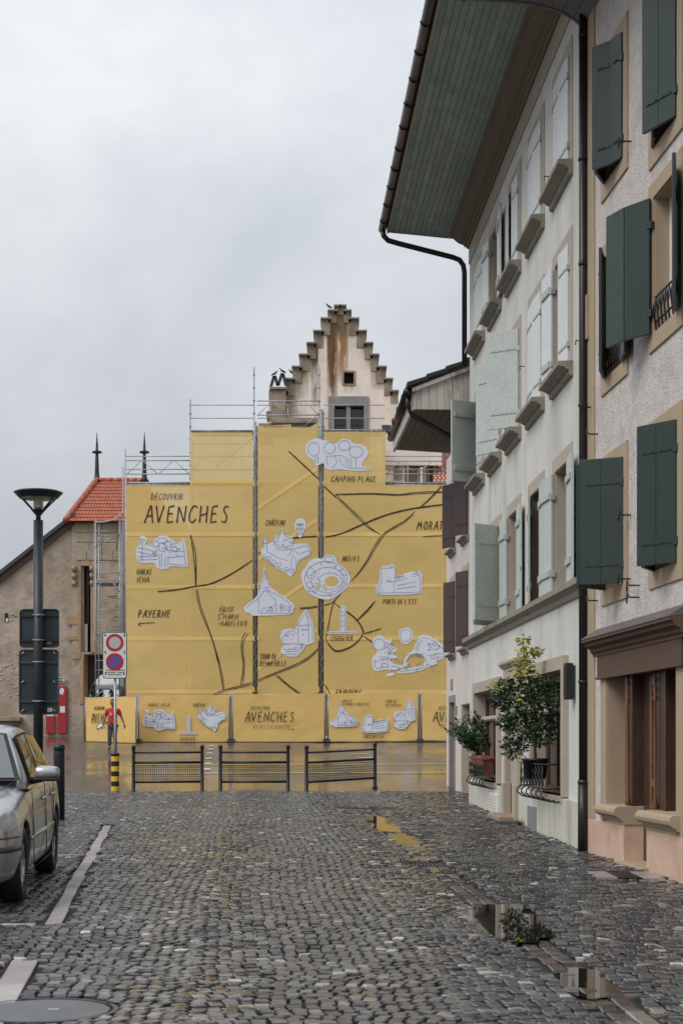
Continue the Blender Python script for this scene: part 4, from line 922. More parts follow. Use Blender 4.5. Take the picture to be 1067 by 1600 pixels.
# left wing and right wing behind the banners, tiled roofs
mb = MB(); a = I(300, 760); mb.box(a.x, I(402, 0).x, DC + .1, DC + 9, gz - .2, a.z); a = I(200, 835); mb.box(a.x, I(300, 0).x, DC + .1, DC + 9, gz - .2, a.z); mb.build('left_wing', 'ctwall', ch)
mb = MB(); a = I(632, 750); mb.box(a.x, I(800, 0).x, DC + .2, DC + 9, gz - .2, a.z); a = I(602, 752); mb.box(a.x, I(632, 0).x, DC - .15, DC + 9, gz - .2, a.z); mb.build('right_wing', 'ctwall', ch)
mb = MB(); a = I(600, 727, DC - .1); b = I(690, 632, DC - .1); mb.box(a.x, b.x, DC - .1, DC + 3, a.z, b.z); mb.build('upper_wall', 'ctwall', ch)
mb = MB(); rect(mb, 597, 610, 664, 674, DC - .16, DC + .1); mb.build('tie_plate', 'steeld', ch)
rr = random.Random(5)
x = 603
while x < 676:
    w = rr.uniform(4, 9); mb = MB(); rect(mb, x, x + w - .6, 728 + rr.uniform(-1, 2), 755, DC - .15 + rr.uniform(0, .3), DC + .5); mb.build('weathered_corbel', rr.choice(['ctstone', 'ctstone', 'dark', 'ctwall', 'sandst']), ch, bevel=.02); x += w
# patterned tile slope at right
mb = MB(); a = I(676, 757, DC - .3); b = I(740, 690, DC - .3); rt = None
mb.quad(I(676, 757, DC - .4), I(740, 757, DC - .4), I(740, 690, DC + 1.5), I(676, 690, DC + 1.5)); rt = mb.build('tiled_slope', 'redtile', ch)
wt = MB(); dk = MB()
for r_ in range(18):
    for c_ in range(22):
        x0 = 676 + c_ * 3 + (r_ % 2) * 1.5; y0 = 757 - (r_ + 1) * 3.7; f0 = (757 - y0) / 67; dd = DC - .44 + 1.9 * f0
        (wt if (r_ + c_) % 2 else dk).quad(I(x0, y0 + 3.2, dd - .02), I(x0 + 2.6, y0 + 3.2, dd - .02), I(x0 + 2.6, y0, dd + .0), I(x0, y0, dd + .0))
stuff(wt.build('pale_tiles', 'ctwall', rt))
stuff(dk.build('red_tiles', mat('dark_red_tile', (.25, .05, .04), .6, .2, 8), rt))
# chimney with tent-like slab caps, and pigeons on it
cm = thing('chateau_chimney', 'weathered chateau chimney with leaning slab caps left of the stepped gable', 'chimney', (I(430, 0).x, DC + .3, I(0, 655).z))
mb = MB(); rect(mb, 423, 447, 608, 655, DC - .3, DC + .9); mb.build('stack', 'ctstone', cm, bevel=.03)
mb = MB(); rect(mb, 421, 449, 604, 608, DC - .4, DC + 1.0); mb.build('cap_slab', 'ctstone', cm, bevel=.02)
def lean(x0, y0, x1, y1):
    mb = MB(); w = 2.5; vs = []
    for dd in (DC - .3, DC + .8):
        vs += [I(x0 - w, y0, dd), I(x0 + w, y0, dd), I(x1 + w, y1, dd), I(x1 - w, y1, dd)]
    mb.add(vs, [(0, 1, 2, 3), (7, 6, 5, 4), (0, 4, 5, 1), (1, 5, 6, 2), (2, 6, 7, 3), (3, 7, 4, 0)]); mb.build('leaning_slab', 'tiledark', cm)
lean(423.5, 604, 428.5, 587); lean(434, 603, 429.5, 587); lean(434.5, 603, 441, 583); lean(447, 603, 442, 583)
def bird(px, py, d, flip, label):
    c = Vector((0, 0, 0)); mb = MB(); s = 1 if flip else -1
    mb.tube([c + Vector((s * -.20, 0, .0)), c + Vector((s * -.08, 0, .08)), c + Vector((s * .04, 0, .13)), c + Vector((s * .10, 0, .21)), c + Vector((s * .14, 0, .25)), c + Vector((s * .19, 0, .245))], [.012, .055, .065, .035, .035, .006], 8)
    mb.tube([c + Vector((0, .02, .07)), c + Vector((0, .02, 0))], .008, 5); mb.tube([c + Vector((0, -.02, .07)), c + Vector((0, -.02, 0))], .008, 5)
    c = I(px, py, d); mb.v = [(a * .72 + c.x, b * .72 + c.y, e * .72 + c.z) for a, b, e in mb.v]; tag(mb.build('pigeon', 'steeld', origin=c), label, 'bird', 'pigeons on the chateau gable')
bird(429, 587, DC, 1, 'dark pigeon on the left peak of the chimney caps'); bird(441.5, 583, DC, 0, 'dark pigeon on the right peak of the chimney caps')
bird(456, 585, DC + .3, 0, 'pigeon standing on the gable step right of the chimney'); bird(514, 482, DC + .3, 0, 'pigeon perched near the very top of the gable')

# ============================================================ GATE TOWER AND LEFT HALL
DT = 66.0
ht = thing('roughcast_hall', 'brown roughcast hall with sloping dark roof edge, at the left behind the lamp post', 'building', (I(60, 0, DT).x, DT, zg(0, 66)))
mb = MB(); pts = [(-190, 1170), (131, 1170), (131, 815), (107, 815), (0, 902), (-190, 1050)]
front = [I(x, y_, DT) for x, y_ in pts]; mb.prism(front, (0, .9, 0)); mb.build('wall', 'roughcast', ht, fixn=True)
mb = MB(); mb.prism([I(x, y_, DT) + Vector((0, .9, 0)) for x, y_ in [(-190, 1170), (60, 1170), (60, 860), (0, 905), (-190, 1055)]], (0, 8, 0)); mb.build('hall_body', 'roughcast', ht, fixn=True)
mb = MB(); up = [(-200, 1048), (116, 800), (117, 806), (-200, 1055)]; mb.prism([I(x, y_, DT - .3) for x, y_ in up], (0, 1.4, 0)); mb.build('roof_edge', 'steeld', ht, fixn=True)
mb = MB(); up = [(-200, 1055), (117, 806), (118, 818), (-200, 1068)]; mb.prism([I(x, y_, DT - .15) for x, y_ in up], (0, 1.1, 0)); mb.build('barge_board', 'barge', ht, fixn=True)
mb = MB(); rect(mb, -30, 32, 1120, 1127, DT - .5, DT); rect(mb, -30, 29, 1127, 1133, DT - .3, DT); mb.build('stone_ledge', 'ctstone', ht, bevel=.03)
mb = MB(); rect(mb, 8, 13, 958, 972, DT - .02, DT + .02); mb.build('slit_opening', 'dark', ht); mb = MB(); rect(mb, 10, 12.7, 966, 972, DT - .03, DT - .021); mb.build('slit_sign', 'white', ht)
rr = random.Random(9)
for i in range(110):      # patches where the render has fallen and the stones show
    cx, cy = ((15 + rr.gauss(0, 14), 1052 + rr.gauss(0, 22)) if i < 75 else (18 + rr.gauss(0, 5), 965 + rr.gauss(0, 6))) if i < 88 else (rr.uniform(95, 128), rr.uniform(1100, 1155))
    s = rr.uniform(1.5, 3.6); mb = MB(); p = I(cx, cy, DT); mb.sphere((p.x, DT + .012, p.z), s * .020, 7, (1.35, .55, .85)); mb.build('rubble_stone', rr.choice(['roughcast', 'sandst', 'ctstone']) if i >= 75 else rr.choice(['sandst', 'roughcast', 'roughcast']), ht)
gt = thing('gate_tower', 'stone gate tower with red tiled hip roof and two spiked finials', 'tower', (I(165, 0, 66.3).x, 67, zg(0, 66)))
D2 = 66.15
mb = MB()
for (x0, x1, y0, y1) in ((113, 122, 815, 1170), (122, 142, 815, 884), (142, 290, 815, 1022), (122, 127, 884, 1170), (127, 142, 1022 - 3, 1022), (240, 290, 1022, 1170), (127, 131, 1022, 1170)): rect(mb, x0, x1, y0, y1, D2 - .25, D2 + .9)
mb.build('wall', 'roughcast', gt)
mb = MB(); rect(mb, 127, 142, 884, 1019, D2 + .4, D2 + .5); mb.build('drawbridge_slot', 'dark', gt)
mb = MB(); rect(mb, 130, 133, 884, 1019, D2 + .2, D2 + .35); rect(mb, 136, 139, 884, 975, D2 + .15, D2 + .3); mb.build('drawbridge_beam', 'oakd', gt)
mb = MB(); rect(mb, 132.5, 137, 975, 1018, D2 - .0, D2 + .1); mb.build('white_panel', 'white', gt)
for side, xs in (('l', (115, 121.5)), ('r', (143, 149))):
    for k in range(3):
        y0 = 886 + k * 11; a = I(xs[0], y0 + 8, D2); b = I(xs[1], y0, D2); mb = MB(); zc = (a.z + b.z) / 2
        mb.tube([(a.x, D2 - .25 - .12 * (2 - k) * .6, zc), (b.x, D2 - .25 - .12 * (2 - k) * .6, zc)], .11, 10); mb.box(a.x, b.x, D2 - .3, D2 + .1, zc - .1, zc + .1); mb.build('corbel', 'ochre', gt)
for (x0, x1, y0, y1) in ((127.2, 142, 872, 884), (121.8, 127, 920, 1020), (104, 127, 963, 976), (104, 127, 993, 1000), (114, 127, 1017, 1030), (142, 150, 918, 1020), (125, 131, 1030, 1100), (142, 150, 1005, 1019)):
    _oc = globals().get('_oc', 0) + 1; mb = MB(); rect(mb, x0, x1, y0, y1, D2 - .262 - .004 * _oc, D2 - .24); mb.build('ochre_dressing', 'ochre', gt, bevel=.01)
for k, y0 in enumerate((818, 833, 848, 861)):
    x = 117 + (k % 2) * 3
    while x < 178: w = rr.uniform(16, 24); mb = MB(); rect(mb, x, x + w - .6, y0, y0 + 14, D2 - .29, D2 - .24); mb.build('stone_block', 'sandst', gt, bevel=.015); x += w
# arch in the timber back wall of the passage: sky beyond
mb = MB(); arc = [(131, 1170), (131, 1020), (250, 1020), (250, 1170), (222, 1170)]
ac = [(181 - 42 * math.cos(math.pi * (1 - i / 20)), 1092 - 46 * math.sin(math.pi * (1 - i / 20))) for i in range(21)]
mb.prism([I(x, y_, D2 + .95) for x, y_ in arc + ac + [(139, 1170)]], (0, .3, 0)); mb.build('passage_arch', 'oakd', gt, fixn=True)
# roof
rw0, rw1 = I(103, 815, D2 - .6), I(276, 815, D2 - .6); rz0 = rw0.z; rz1 = I(0, 752, D2 + 2).z; rx0 = I(152, 0, D2 + 2).x; rx1 = I(226, 0, D2 + 2).x
mb = MB(); A = Vector((rw0.x, D2 - .6, rz0)); B = Vector((rw1.x, D2 - .6, rz0)); Cc = Vector((rx1, D2 + 2, rz1)); Dd = Vector((rx0, D2 + 2, rz1)); E = Vector((rw0.x, D2 + 4.6, rz0)); G = Vector((rw1.x, D2 + 4.6, rz0))
mb.add([A, B, Cc, Dd, E, G], [(0, 1, 2, 3), (0, 3, 4), (1, 5, 2), (4, 3, 2, 5), (0, 4, 5, 1)]); rf = mb.build('roof', 'barge', gt)
mb = MB(); nr = 12; nrm = (B - A).cross(Dd - A).normalized(); nrm = nrm if nrm.y < 0 else -nrm
for r_ in range(nr):
    f0 = r_ / nr; f1 = (r_ + 1.25) / nr; p0 = A.lerp(Dd, f0); p1 = B.lerp(Cc, f0); q0 = A.lerp(Dd, f1); s = .125; n = int((p1.x - p0.x) / s); dv = (Dd - A) ; dv = Vector((0, dv.y, dv.z)) / nr
    for c_ in range(n):
        x0 = p0.x + c_ * s + (r_ % 2) * s / 2; b0 = Vector((x0, p0.y, p0.z)); dn = nrm * .05; up_ = nrm * .02
        vs = [b0 + dn, b0 + Vector((s * .5, 0, 0)) + dn * 1.5 - dv * .18, b0 + Vector((s * .97, 0, 0)) + dn, b0 + Vector((s * .97, 0, 0)) + dv * 1.15 + up_, b0 + dv * 1.15 + up_, b0 + Vector((s * .5, 0, 0)) + dv * 1.1 + dn * 1.0]
        mb.add(vs, [(0, 1, 5, 4), (1, 2, 3, 5)])
stuff(mb.build('roof_tiles', 'redtile', rf))
for i in range(9):
    mb = MB(); p = A.lerp(Dd, i / 9) + nrm * .06; q = A.lerp(Dd, (i + 1.15) / 9) + nrm * .09; mb.tube([p, q], [.13, .11], 8); mb.build('hip_tile', 'redtile', rf)
for i in range(6):
    mb = MB(); p = Dd.lerp(Cc, i / 6) + Vector((0, 0, .03)); q = Dd.lerp(Cc, (i + 1.05) / 6) + Vector((0, 0, .05)); mb.tube([p, q], .11, 8); mb.build('ridge_tile', 'redtile', rf)
for xx in (rx0, rx1):
    mb = MB(); z = rz1; mb.lathe([(.24, z - .05), (.12, z + .12), (.09, z + .4), (.07, z + 1.1), (.05, z + 1.15), (.21, z + 1.2), (.21, z + 1.25), (.06, z + 1.3), (.05, z + 1.5), (.012, z + 2.05)], xx, D2 + 2, 12); mb.build('finial', 'iron', rf)
# fallen-sheet (white gauze) at the tower corner is on the scaffold; red panels, arrow sign
t = thing('red_letter_box', 'short red panel with white top label, left one of the pair on the roughcast wall', 'red panel', (I(79, 0, DT).x, DT - .1, I(0, 1146, DT).z))
mb = MB(); rect(mb, 72.5, 86, 1118, 1146, DT - .12, DT - .02); mb.build('panel', 'redbox', t, bevel=.01); mb = MB(); rect(mb, 74, 84.5, 1114, 1119, DT - .13, DT - .125); mb.build('label', 'white', t)
t = thing('red_notice_column', 'tall red panel with white head emblem and paper notice on the roughcast wall', 'red panel', (I(97, 0, DT).x, DT - .1, I(0, 1146, DT).z))
mb = MB(); rect(mb, 90.5, 104.5, 1072, 1146, DT - .12, DT - .02); mb.build('panel', 'redbox', t, bevel=.01)
mb = MB(); mb.add([I(x, y_, DT - .124) for x, y_ in [(94, 1084), (93.6, 1079), (95, 1075.5), (98, 1074.5), (100.5, 1077), (100.8, 1081), (99, 1083), (99.5, 1086)]], [tuple(range(8))]); mb.build('emblem', 'white', t)
mb = MB(); rect(mb, 94.5, 102, 1103.5, 1113.5, DT - .13, DT - .124); mb.build('notice', 'white', t)
t = thing('arrow_sign', 'white-edged black arrow sign pointing right on the roughcast wall', 'sign', (I(98, 0, DT).x, DT - .1, I(0, 1067, DT).z))
for (s, mm, dd) in ((0, 'white', DT - .10), (1.0, 'black', DT - .108)):
    mb = MB(); mb.add([I(x, y_, dd) for x, y_ in [(85 + s, 1059 + s), (101, 1058.5 + s), (107.5 - 1.6 * s, 1062.5), (101, 1066.5 - s), (85 + s, 1066 - s)]], [(0, 1, 2, 3, 4)]); mb.build('board' if s == 0 else 'face', mm, t)
mb = MB(); rect(mb, 87, 100, 1061.8, 1063.2, DT - .115, DT - .11); mb.add([I(x, y_, DT - .113) for x, y_ in [(99, 1060), (103.5, 1062.5), (99, 1065)]], [(0, 1, 2)]); mb.build('arrow', 'white', t)
# trees seen through the arch
for i, (px, d, top, w) in enumerate(((147, 96, 1068, 7), (158, 100, 1076, 7), (176, 98, 1074, 9), (192, 99, 1078, 8))):
    base = IM(px, 1160, d); base.z = zg(0, 70); zt = IM(px, top, d).z; t = thing('fir_tree', ['dark conical fir just right of the arch edge', 'second fir seen through the gate arch', 'broad fir behind the scaffold legs', 'farthest right fir glimpsed through the arch'][i], 'tree', base, 'fir trees beyond the gate')
    mb = MB(); mb.tube([base, Vector((base.x, base.y, zt - .3))], [.12, .03], 6); mb.build('trunk', 'stem', t)
    mb = MB()
    for k in range(520):
        f = rr.random() ** .7; z = zt - f * (zt - base.z - .5); r = f * w * .045 * 1.2; a = rr.uniform(0, 6.28); c = Vector((base.x + r * rr.uniform(.3, 1) * math.cos(a), base.y + r * math.sin(a), z)); v = Vector((math.cos(a), math.sin(a), -.5)) * .28; u = Vector((-math.sin(a), math.cos(a), .2)) * .1; mb.add([c - u, c + v, c + u, c - v * .3 + Vector((0, 0, .1))], [(0, 1, 2, 3)])
    stuff(mb.build('crown', 'fir', t))
# ============================================================ SCAFFOLDING
DS = 62.3
sc = thing('scaffolding', 'galvanised tube scaffolding holding the yellow banners in front of the chateau', 'scaffolding', (I(450, 0, DS).x, DS, gz))
def xs(px, d=DS): return IM(px, 0, d).x
def zs(py, d=DS): return IM(0, py, d).z
def rod(a, b, r, name='ledger', m='steel', n=6): mb = MB(); mb.tube([a, b], r, n, smooth=True); return mb.build(name, m, sc)
std = [(198, 748), (297.5, 624), (397, 574), (402, 665), (499, 570), (505, 640), (600.5, 672), (700, 752), (800, 752)]
for px, top in std:
    for dd, off in ((DS, 0), (DS + 1.0, 0)):
        if dd > DS and px in (402, 505): continue
        zt = zs(top if dd == DS else max(top, 640 + (40 if px != 499 else 0)), DS)
        rod((xs(px), dd, gz), (xs(px), dd, zt), .028, 'standard', n=8)
        c = MB(); z = gz + .5
        while z < zt - .1: c.tube([(xs(px), dd, z), (xs(px), dd, z + .035)], .05, 8); z += .5
        s_ = c.build('rosette', 'steel', sc)
lv = [1075, 995, 914, 834, 754, 674]
bays = [(198, 297.5, 755), (297.5, 397, 672), (402, 499, 640), (505, 600.5, 674), (600.5, 700, 754), (700, 800, 754)]
for (a, b, top) in bays:
    for z_ in lv:
        if z_ < top - 3: continue
        for dd in (DS, DS + 1.0): rod((xs(a), dd, zs(z_)), (xs(b), dd, zs(z_)), .022)
        mb = MB(); mb.box(xs(a) + .05, xs(b) - .05, DS + .08, DS + .92, zs(z_) - .03, zs(z_) + .03); mb.build('deck', 'deck', sc)
        for k in (1, 2): rod((xs(a), DS, zs(z_ - 20.5 * k)), (xs(b), DS, zs(z_ - 20.5 * k)), .018)
    for z_ in lv:
        if z_ - 80 < top: continue
        rod((xs(a), DS + 1.02, zs(z_)), (xs(b), DS + 1.02, zs(z_ - 80)), .018, 'brace')
def truss(a, b, z0, z1, n, dd=DS - .05):
    rod((xs(a), dd, zs(z0)), (xs(b), dd, zs(z0)), .022, 'guard_rail'); rod((xs(a), dd, zs(z1)), (xs(b), dd, zs(z1)), .022, 'guard_rail')
    for i in range(n):
        x0 = a + (b - a) * i / n; x1 = a + (b - a) * (i + 1) / n; h0, h1 = (z1, z0) if i % 2 == 0 else (z0, z1)
        rod((xs(x0 + 1), dd, zs(h0)), (xs(x1 - 1), dd, zs(h1)), .014, 'truss_brace')
truss(198, 297, 720, 741, 4); truss(200, 297, 755, 758, 8); truss(299, 395, 673, 694, 4); truss(299, 395, 714, 735, 4)
truss(402, 499, 627, 649, 4); rod((xs(402), DS, zs(668)), (xs(499), DS, zs(668)), .022); rod((xs(450), DS, zs(632)), (xs(450), DS, zs(668)), .02, 'standard')
rod((xs(474), DS - .05, zs(668)), (xs(497), DS - .05, zs(648)), .02, 'brace')
truss(505, 600, 672, 676, 8); truss(602, 700, 721, 741, 4); truss(602, 700, 754.5, 758, 8)
# double standards in the two open slits, with white lacing
for (a, b) in ((396.5, 402.5), (499, 505)):
    mb = MB(); z = gz + .5; i = 0
    while z < zs(672 if a < 450 else 680): mb.tube([(xs(a), DS - .12, z), (xs(b), DS - .12, z + .24)] if i % 2 == 0 else [(xs(b), DS - .12, z), (xs(a), DS - .12, z + .24)], .008, 4); z += .24; i += 1
    mb.build('lacing_cord', 'white', sc)
    mb = MB(); mb.tube([(xs((a + b) / 2 - .6), DS - .06, gz), (xs((a + b) / 2 - .6), DS - .06, zs(640 if a > 450 else 660))], .05, 8); mb.build('standard', 'steel', sc)
# open access tower on the left
st = thing('stair_scaffold', 'open galvanised scaffold stair tower in front of the gate arch, left of the banners', 'scaffolding', (I(172, 0, 63).x, 63, gz))
def rod2(a, b, r=.02, name='ledger'): mb = MB(); mb.tube([a, b], r, 6); return mb.build(name, 'steel', st)
for (px, d, top) in ((150, 63, 813), (187, 63, 800), (193, 63, 730), (155, 64.4, 813), (187, 64.4, 813), (196.5, 62.6, 705)):
    rod2((xs(px, d), d, gz), (xs(px, d), d, zs(top, 63)), .026, 'standard')
for z_ in (830, 842, 870, 878, 895, 906, 935, 953, 970, 985, 1010, 1032, 1047, 1070):
    rod2((xs(150, 63), 63, zs(z_, 63)), (xs(187, 63), 63, zs(z_, 63)), .017)
for z_ in (830, 910, 990, 1072):
    rod2((xs(155, 64.4), 64.4, zs(z_, 63)), (xs(187, 64.4), 64.4, zs(z_, 63)), .02)
    rod2((xs(150, 63), 63, zs(z_, 63)), (xs(155, 64.4), 64.4, zs(z_ , 63)), .02); rod2((xs(187, 63), 63, zs(z_, 63)), (xs(187, 64.4), 64.4, zs(z_, 63)), .02)
for z_ in (911, 1076): mb = MB(); mb.box(xs(151, 63), xs(186, 63), 62.95, 64.4, zs(z_, 63), zs(z_ - 5, 63)); mb.build('deck', 'deck', st)
for (a, b, y0, y1) in ((150, 158, 925, 911), (187, 178, 925, 911), (150, 164, 1090, 1076), (187, 175, 1090, 1076), (150, 187, 855, 835), (150, 160, 855, 836), (187, 187, 900, 890)): rod2((xs(a, 63), 62.96, zs(y0, 63)), (xs(b, 63), 62.96, zs(y1, 63)), .018, 'brace')
for i in range(4): rod2((xs(189 + i * 1.6, 63), 62.9 + .1 * i, gz), (xs(189 + i * 1.6, 63), 62.9 + .1 * i, zs(815, 63)), .02, 'standard')
mb = MB()
for i in range(11): y_ = 1090 - i * 16; mb.box(xs(165 + (i % 5) * 3, 63), xs(178 + (i % 5) * 3, 63), 63.6, 63.9, zs(y_, 63), zs(y_, 63) + .03)
mb.build('stair_treads', 'deck', st)
mb = MB(); nn_ = 12; vs = []
for i in range(nn_ + 1):
    x = 147.5 + (193 - 147.5) * i / nn_; y_ = 814.5 - 17 * (i / nn_) ** 3.2
    vs += [IM(x, y_, 62.8), IM(x, y_ + 2.2, 62.8), IM(x, y_ + 1, 64.4)]
mb.add(vs, [(3 * i, 3 * i + 3, 3 * i + 4, 3 * i + 1) for i in range(nn_)] + [(3 * i, 3 * i + 2, 3 * i + 5, 3 * i + 3) for i in range(nn_)], True)
mb.add([IM(147.5, 814, 62.8), IM(150, 814, 62.8), IM(148.5, 880, 62.8), IM(149, 1000, 62.8), IM(147, 1000, 62.8), IM(146.5, 880, 62.8)], [(0, 1, 2, 3, 4, 5)]); mb.build('debris_netting', banner_mat('grey_netting', (.55, .56, .58), .45, .3), st)

# ============================================================ BANNERS
DBN = 62.0
def bw(x, z): return .035 * noise.noise(Vector((x * .35, 3, z * .5))) + .012 * noise.noise(Vector((x * 1.3 + z * .9, 7, z * 1.6 - x)))
def BP(px, py, off=0.0, d=DBN):
    p = IM(px, py, d); return Vector((p.x, d + bw(p.x, p.z) - off, p.z))
def sheetpoly(rects, name, m, parent=None, step=7, off=0, origin=None):
    mb = MB()
    for (x0, x1, y0, y1) in rects:
        nx = max(1, int((x1 - x0) / step)); ny = max(1, int((y1 - y0) / step)); b = []
        vs = [BP(x0 + (x1 - x0) * i / nx, y0 + (y1 - y0) * j / ny, off) for j in range(ny + 1) for i in range(nx + 1)]
        mb.add(vs, [(j * (nx + 1) + i, (j + 1) * (nx + 1) + i, (j + 1) * (nx + 1) + i + 1, j * (nx + 1) + i + 1) for j in range(ny) for i in range(nx)], True)
    return mb.build(name, m, parent, origin=origin)
bl = tag(sheetpoly([(197.5, 297.5, 758, 1088), (297.5, 395, 676, 1088)], 'scaffold_banner', 'banner'), 'stepped left yellow banner lettered AVENCHES with the HARAS IENA drawing', 'banner', 'yellow map banners on the scaffolding')
bc = tag(sheetpoly([(403, 497, 668, 1085)], 'scaffold_banner', 'banner'), 'narrow centre yellow banner with the CHÂTEAU drawing between two scaffold posts', 'banner', 'yellow map banners on the scaffolding')
br = tag(sheetpoly([(506, 602, 675, 1085), (602, 760, 758, 1085)], 'scaffold_banner', 'banner'), 'stepped right yellow banner lettered CAMPING PLAGE and MORAT', 'banner', 'yellow map banners on the scaffolding')
for (p, a, b, ys_) in ((bl, 197.5, 395, (832, 914, 995, 1078)), (bl, 297.5, 395, (750,)), (br, 506, 760, (832, 912, 994, 1078))):
    for y_ in ys_: sheetpoly([(a + .5, b - .5, y_, y_ + 6)], 'seam', 'seam', p, off=.012)
for (x, y0) in ((583, 758), (690, 758)): sheetpoly([(x, x + 1.2, y0, 1084)], 'seam', 'seam', br, off=.010)
sheetpoly([(297, 298.6, 758, 1086)], 'seam', 'seam', bl, off=.010)
for k, y_ in enumerate((745, 825, 912, 996)):   # diagonal folds of the centre sheet
    mb = MB(); n = 8; vs = []
    for i in range(n + 1):
        x = 403.5 + 93 * i / n; yy = y_ + 45 - 62 * i / n; vs += [BP(x, yy, .012), BP(x, yy + 7, .012)]
    mb.add(vs, [(2 * i, 2 * i + 1, 2 * i + 3, 2 * i + 2) for i in range(n)], True); mb.build('fold', 'seam', bc)
ends = MB()
for y_ in (755, 834, 915, 996, 1076):
    for x in (396, 403.5, 497, 506.5): ends.add([BP(x - 1.5, y_ - 4, .03), BP(x + 2, y_ - 2, .03), BP(x + 2, y_ + 6, .03), BP(x - 1.5, y_ + 4, .03)], [(0, 1, 2, 3)])
ends.build('tie_flap', 'banner', bc)

# ---- hand lettering drawn as strokes
G = {
'A': [[(.0, 0), (.55, 1), (.62, 1), (.85, 0)], [(.22, .38), (.78, .42)]],
'B': [[(.05, 0), (.12, 1)], [(.12, 1), (.55, .95), (.62, .72), (.3, .55), (.68, .42), (.7, .12), (.05, 0)]],
'C': [[(.85, .88), (.72, 1), (.42, .96), (.12, .6), (.08, .25), (.3, .0), (.6, .06), (.78, .24)]],
'D': [[(.05, 0), (.12, 1)], [(.05, .98), (.55, .88), (.78, .5), (.5, .1), (.05, 0)]],
'E': [[(.75, 1), (.2, .92), (.08, .02), (.7, .08)], [(.15, .5), (.62, .56)]],
'F': [[(.08, 0), (.18, .96)], [(.18, .96), (.78, 1)], [(.12, .52), (.6, .58)]],
'G': [[(.8, .88), (.6, 1), (.25, .85), (.06, .4), (.2, .04), (.55, .02), (.75, .3), (.72, .45)], [(.45, .42), (.85, .48)]],
'H': [[(.08, 0), (.12, 1)], [(.75, 0), (.8, 1)], [(.1, .42), (.78, .55)]],
'I': [[(.12, 0), (.20, 1)]],
'J': [[(.6, 1), (.55, .2), (.35, 0), (.1, .2)]],
'L': [[(.15, 1), (.06, .04), (.65, .06)]],
'M': [[(.0, 0), (.2, 1), (.48, .35), (.82, 1), (.95, 0)]],
'N': [[(-.02, 0), (.08, .97), (.72, .02), (.84, 1)]],
'O': [[(.45, 1), (.12, .75), (.06, .3), (.32, 0), (.62, .12), (.75, .55), (.62, .92), (.4, 1)]],
'P': [[(.05, 0), (.14, 1)], [(.05, .96), (.55, .95), (.66, .7), (.45, .5), (.1, .45)]],
'R': [[(.05, 0), (.14, 1)], [(.05, .96), (.55, .95), (.64, .72), (.45, .52), (.1, .45)], [(.3, .48), (.75, 0)]],
'S': [[(.72, .88), (.55, 1), (.28, .88), (.25, .68), (.55, .45), (.6, .2), (.4, .0), (.08, .1)]],
'T': [[(.38, 0), (.42, .97)], [(.0, .94), (.82, 1)]],
'U': [[(.08, 1), (.1, .2), (.35, 0), (.62, .2), (.72, 1)]],
'V': [[(.0, 1), (.32, 0), (.8, 1)]],
'Y': [[(.0, 1), (.38, .5)], [(.8, 1), (.28, 0)]],
'-': [[(.15, .45), (.65, .48)]], "'": [[(.3, 1), (.25, .78)]], '&': [], ' ': [],
'n': [[(.05, 0), (.1, .85), (.6, .1), (.8, .9)]],
'e': [[(.3, .5), (.6, .55), (.5, .9), (.25, .7), (.3, .3), (.6, .3)]],
}
ACC = {'É': ('E', [[(.4, 1.14), (.65, 1.3)]]), 'È': ('E', [[(.3, 1.3), (.55, 1.14)]]), 'Â': ('A', [[(.35, 1.14), (.58, 1.3), (.8, 1.14)]])}
def smooth(pts, closed=False, it=2):
    for _ in range(it):
        q = []; n = len(pts)
        for i in range(n if closed else n - 1):
            a, b = pts[i], pts[(i + 1) % n]; q += [(a[0] * .75 + b[0] * .25, a[1] * .75 + b[1] * .25), (a[0] * .25 + b[0] * .75, a[1] * .25 + b[1] * .75)]
        if not closed: q = [pts[0]] + q + [pts[-1]]
        pts = q
    return pts
def stroke(mb, pts, w, PF, off, it=1, taper=False, step=6):
    pts = smooth(list(pts), False, it) if len(pts) > 2 else list(pts)
    q = []
    for a, b in zip(pts, pts[1:]):
        k = max(1, int(math.hypot(b[0] - a[0], b[1] - a[1]) / step)); q += [(a[0] + (b[0] - a[0]) * j / k, a[1] + (b[1] - a[1]) * j / k) for j in range(k)]
    q.append(pts[-1]); vs = []
    for i, p in enumerate(q):
        a = q[max(i - 1, 0)]; b = q[min(i + 1, len(q) - 1)]; dx, dy = b[0] - a[0], b[1] - a[1]; l = math.hypot(dx, dy) or 1
        ww = w / 2 * (1 - .35 * abs(2 * i / max(1, len(q) - 1) - 1) ** 3 if taper else 1) * (1 + .10 * math.sin(i * 1.7))
        vs += [PF(p[0] - dy / l * ww, p[1] + dx / l * ww, off), PF(p[0] + dy / l * ww, p[1] - dx / l * ww, off)]
    mb.add(vs, [(2 * i, 2 * i + 1, 2 * i + 3, 2 * i + 2) for i in range(len(q) - 1)])
def text(s, x0, x1, ybase, h, w, PF, par, off=.022, slant=.12, rise=0, name='lettering', clip=None):
    mb = MB(); adv = []
    for ch_ in s: adv.append(.5 if ch_ in " I'" else 1.2 if ch_ in 'M' else .82 if ch_ == '-' else .95)
    tot = sum(adv); k = (x1 - x0) / tot; x = x0
    for ch_, a in zip(s, adv):
        base, extra = ACC.get(ch_, (ch_, []))
        for st_ in G.get(base, []) + extra:
            pts = [(x + px_ * k * .84 + slant * py_ * h, ybase - py_ * h - rise * (x - x0)) for px_, py_ in st_]
            stroke(mb, pts, w * (.78 if h < 12 else .92), PF, off, it=1 if base in 'BCDGOPRSU' else 0, step=4)
        x += a * k
    return mb.build(name, 'ink', par)
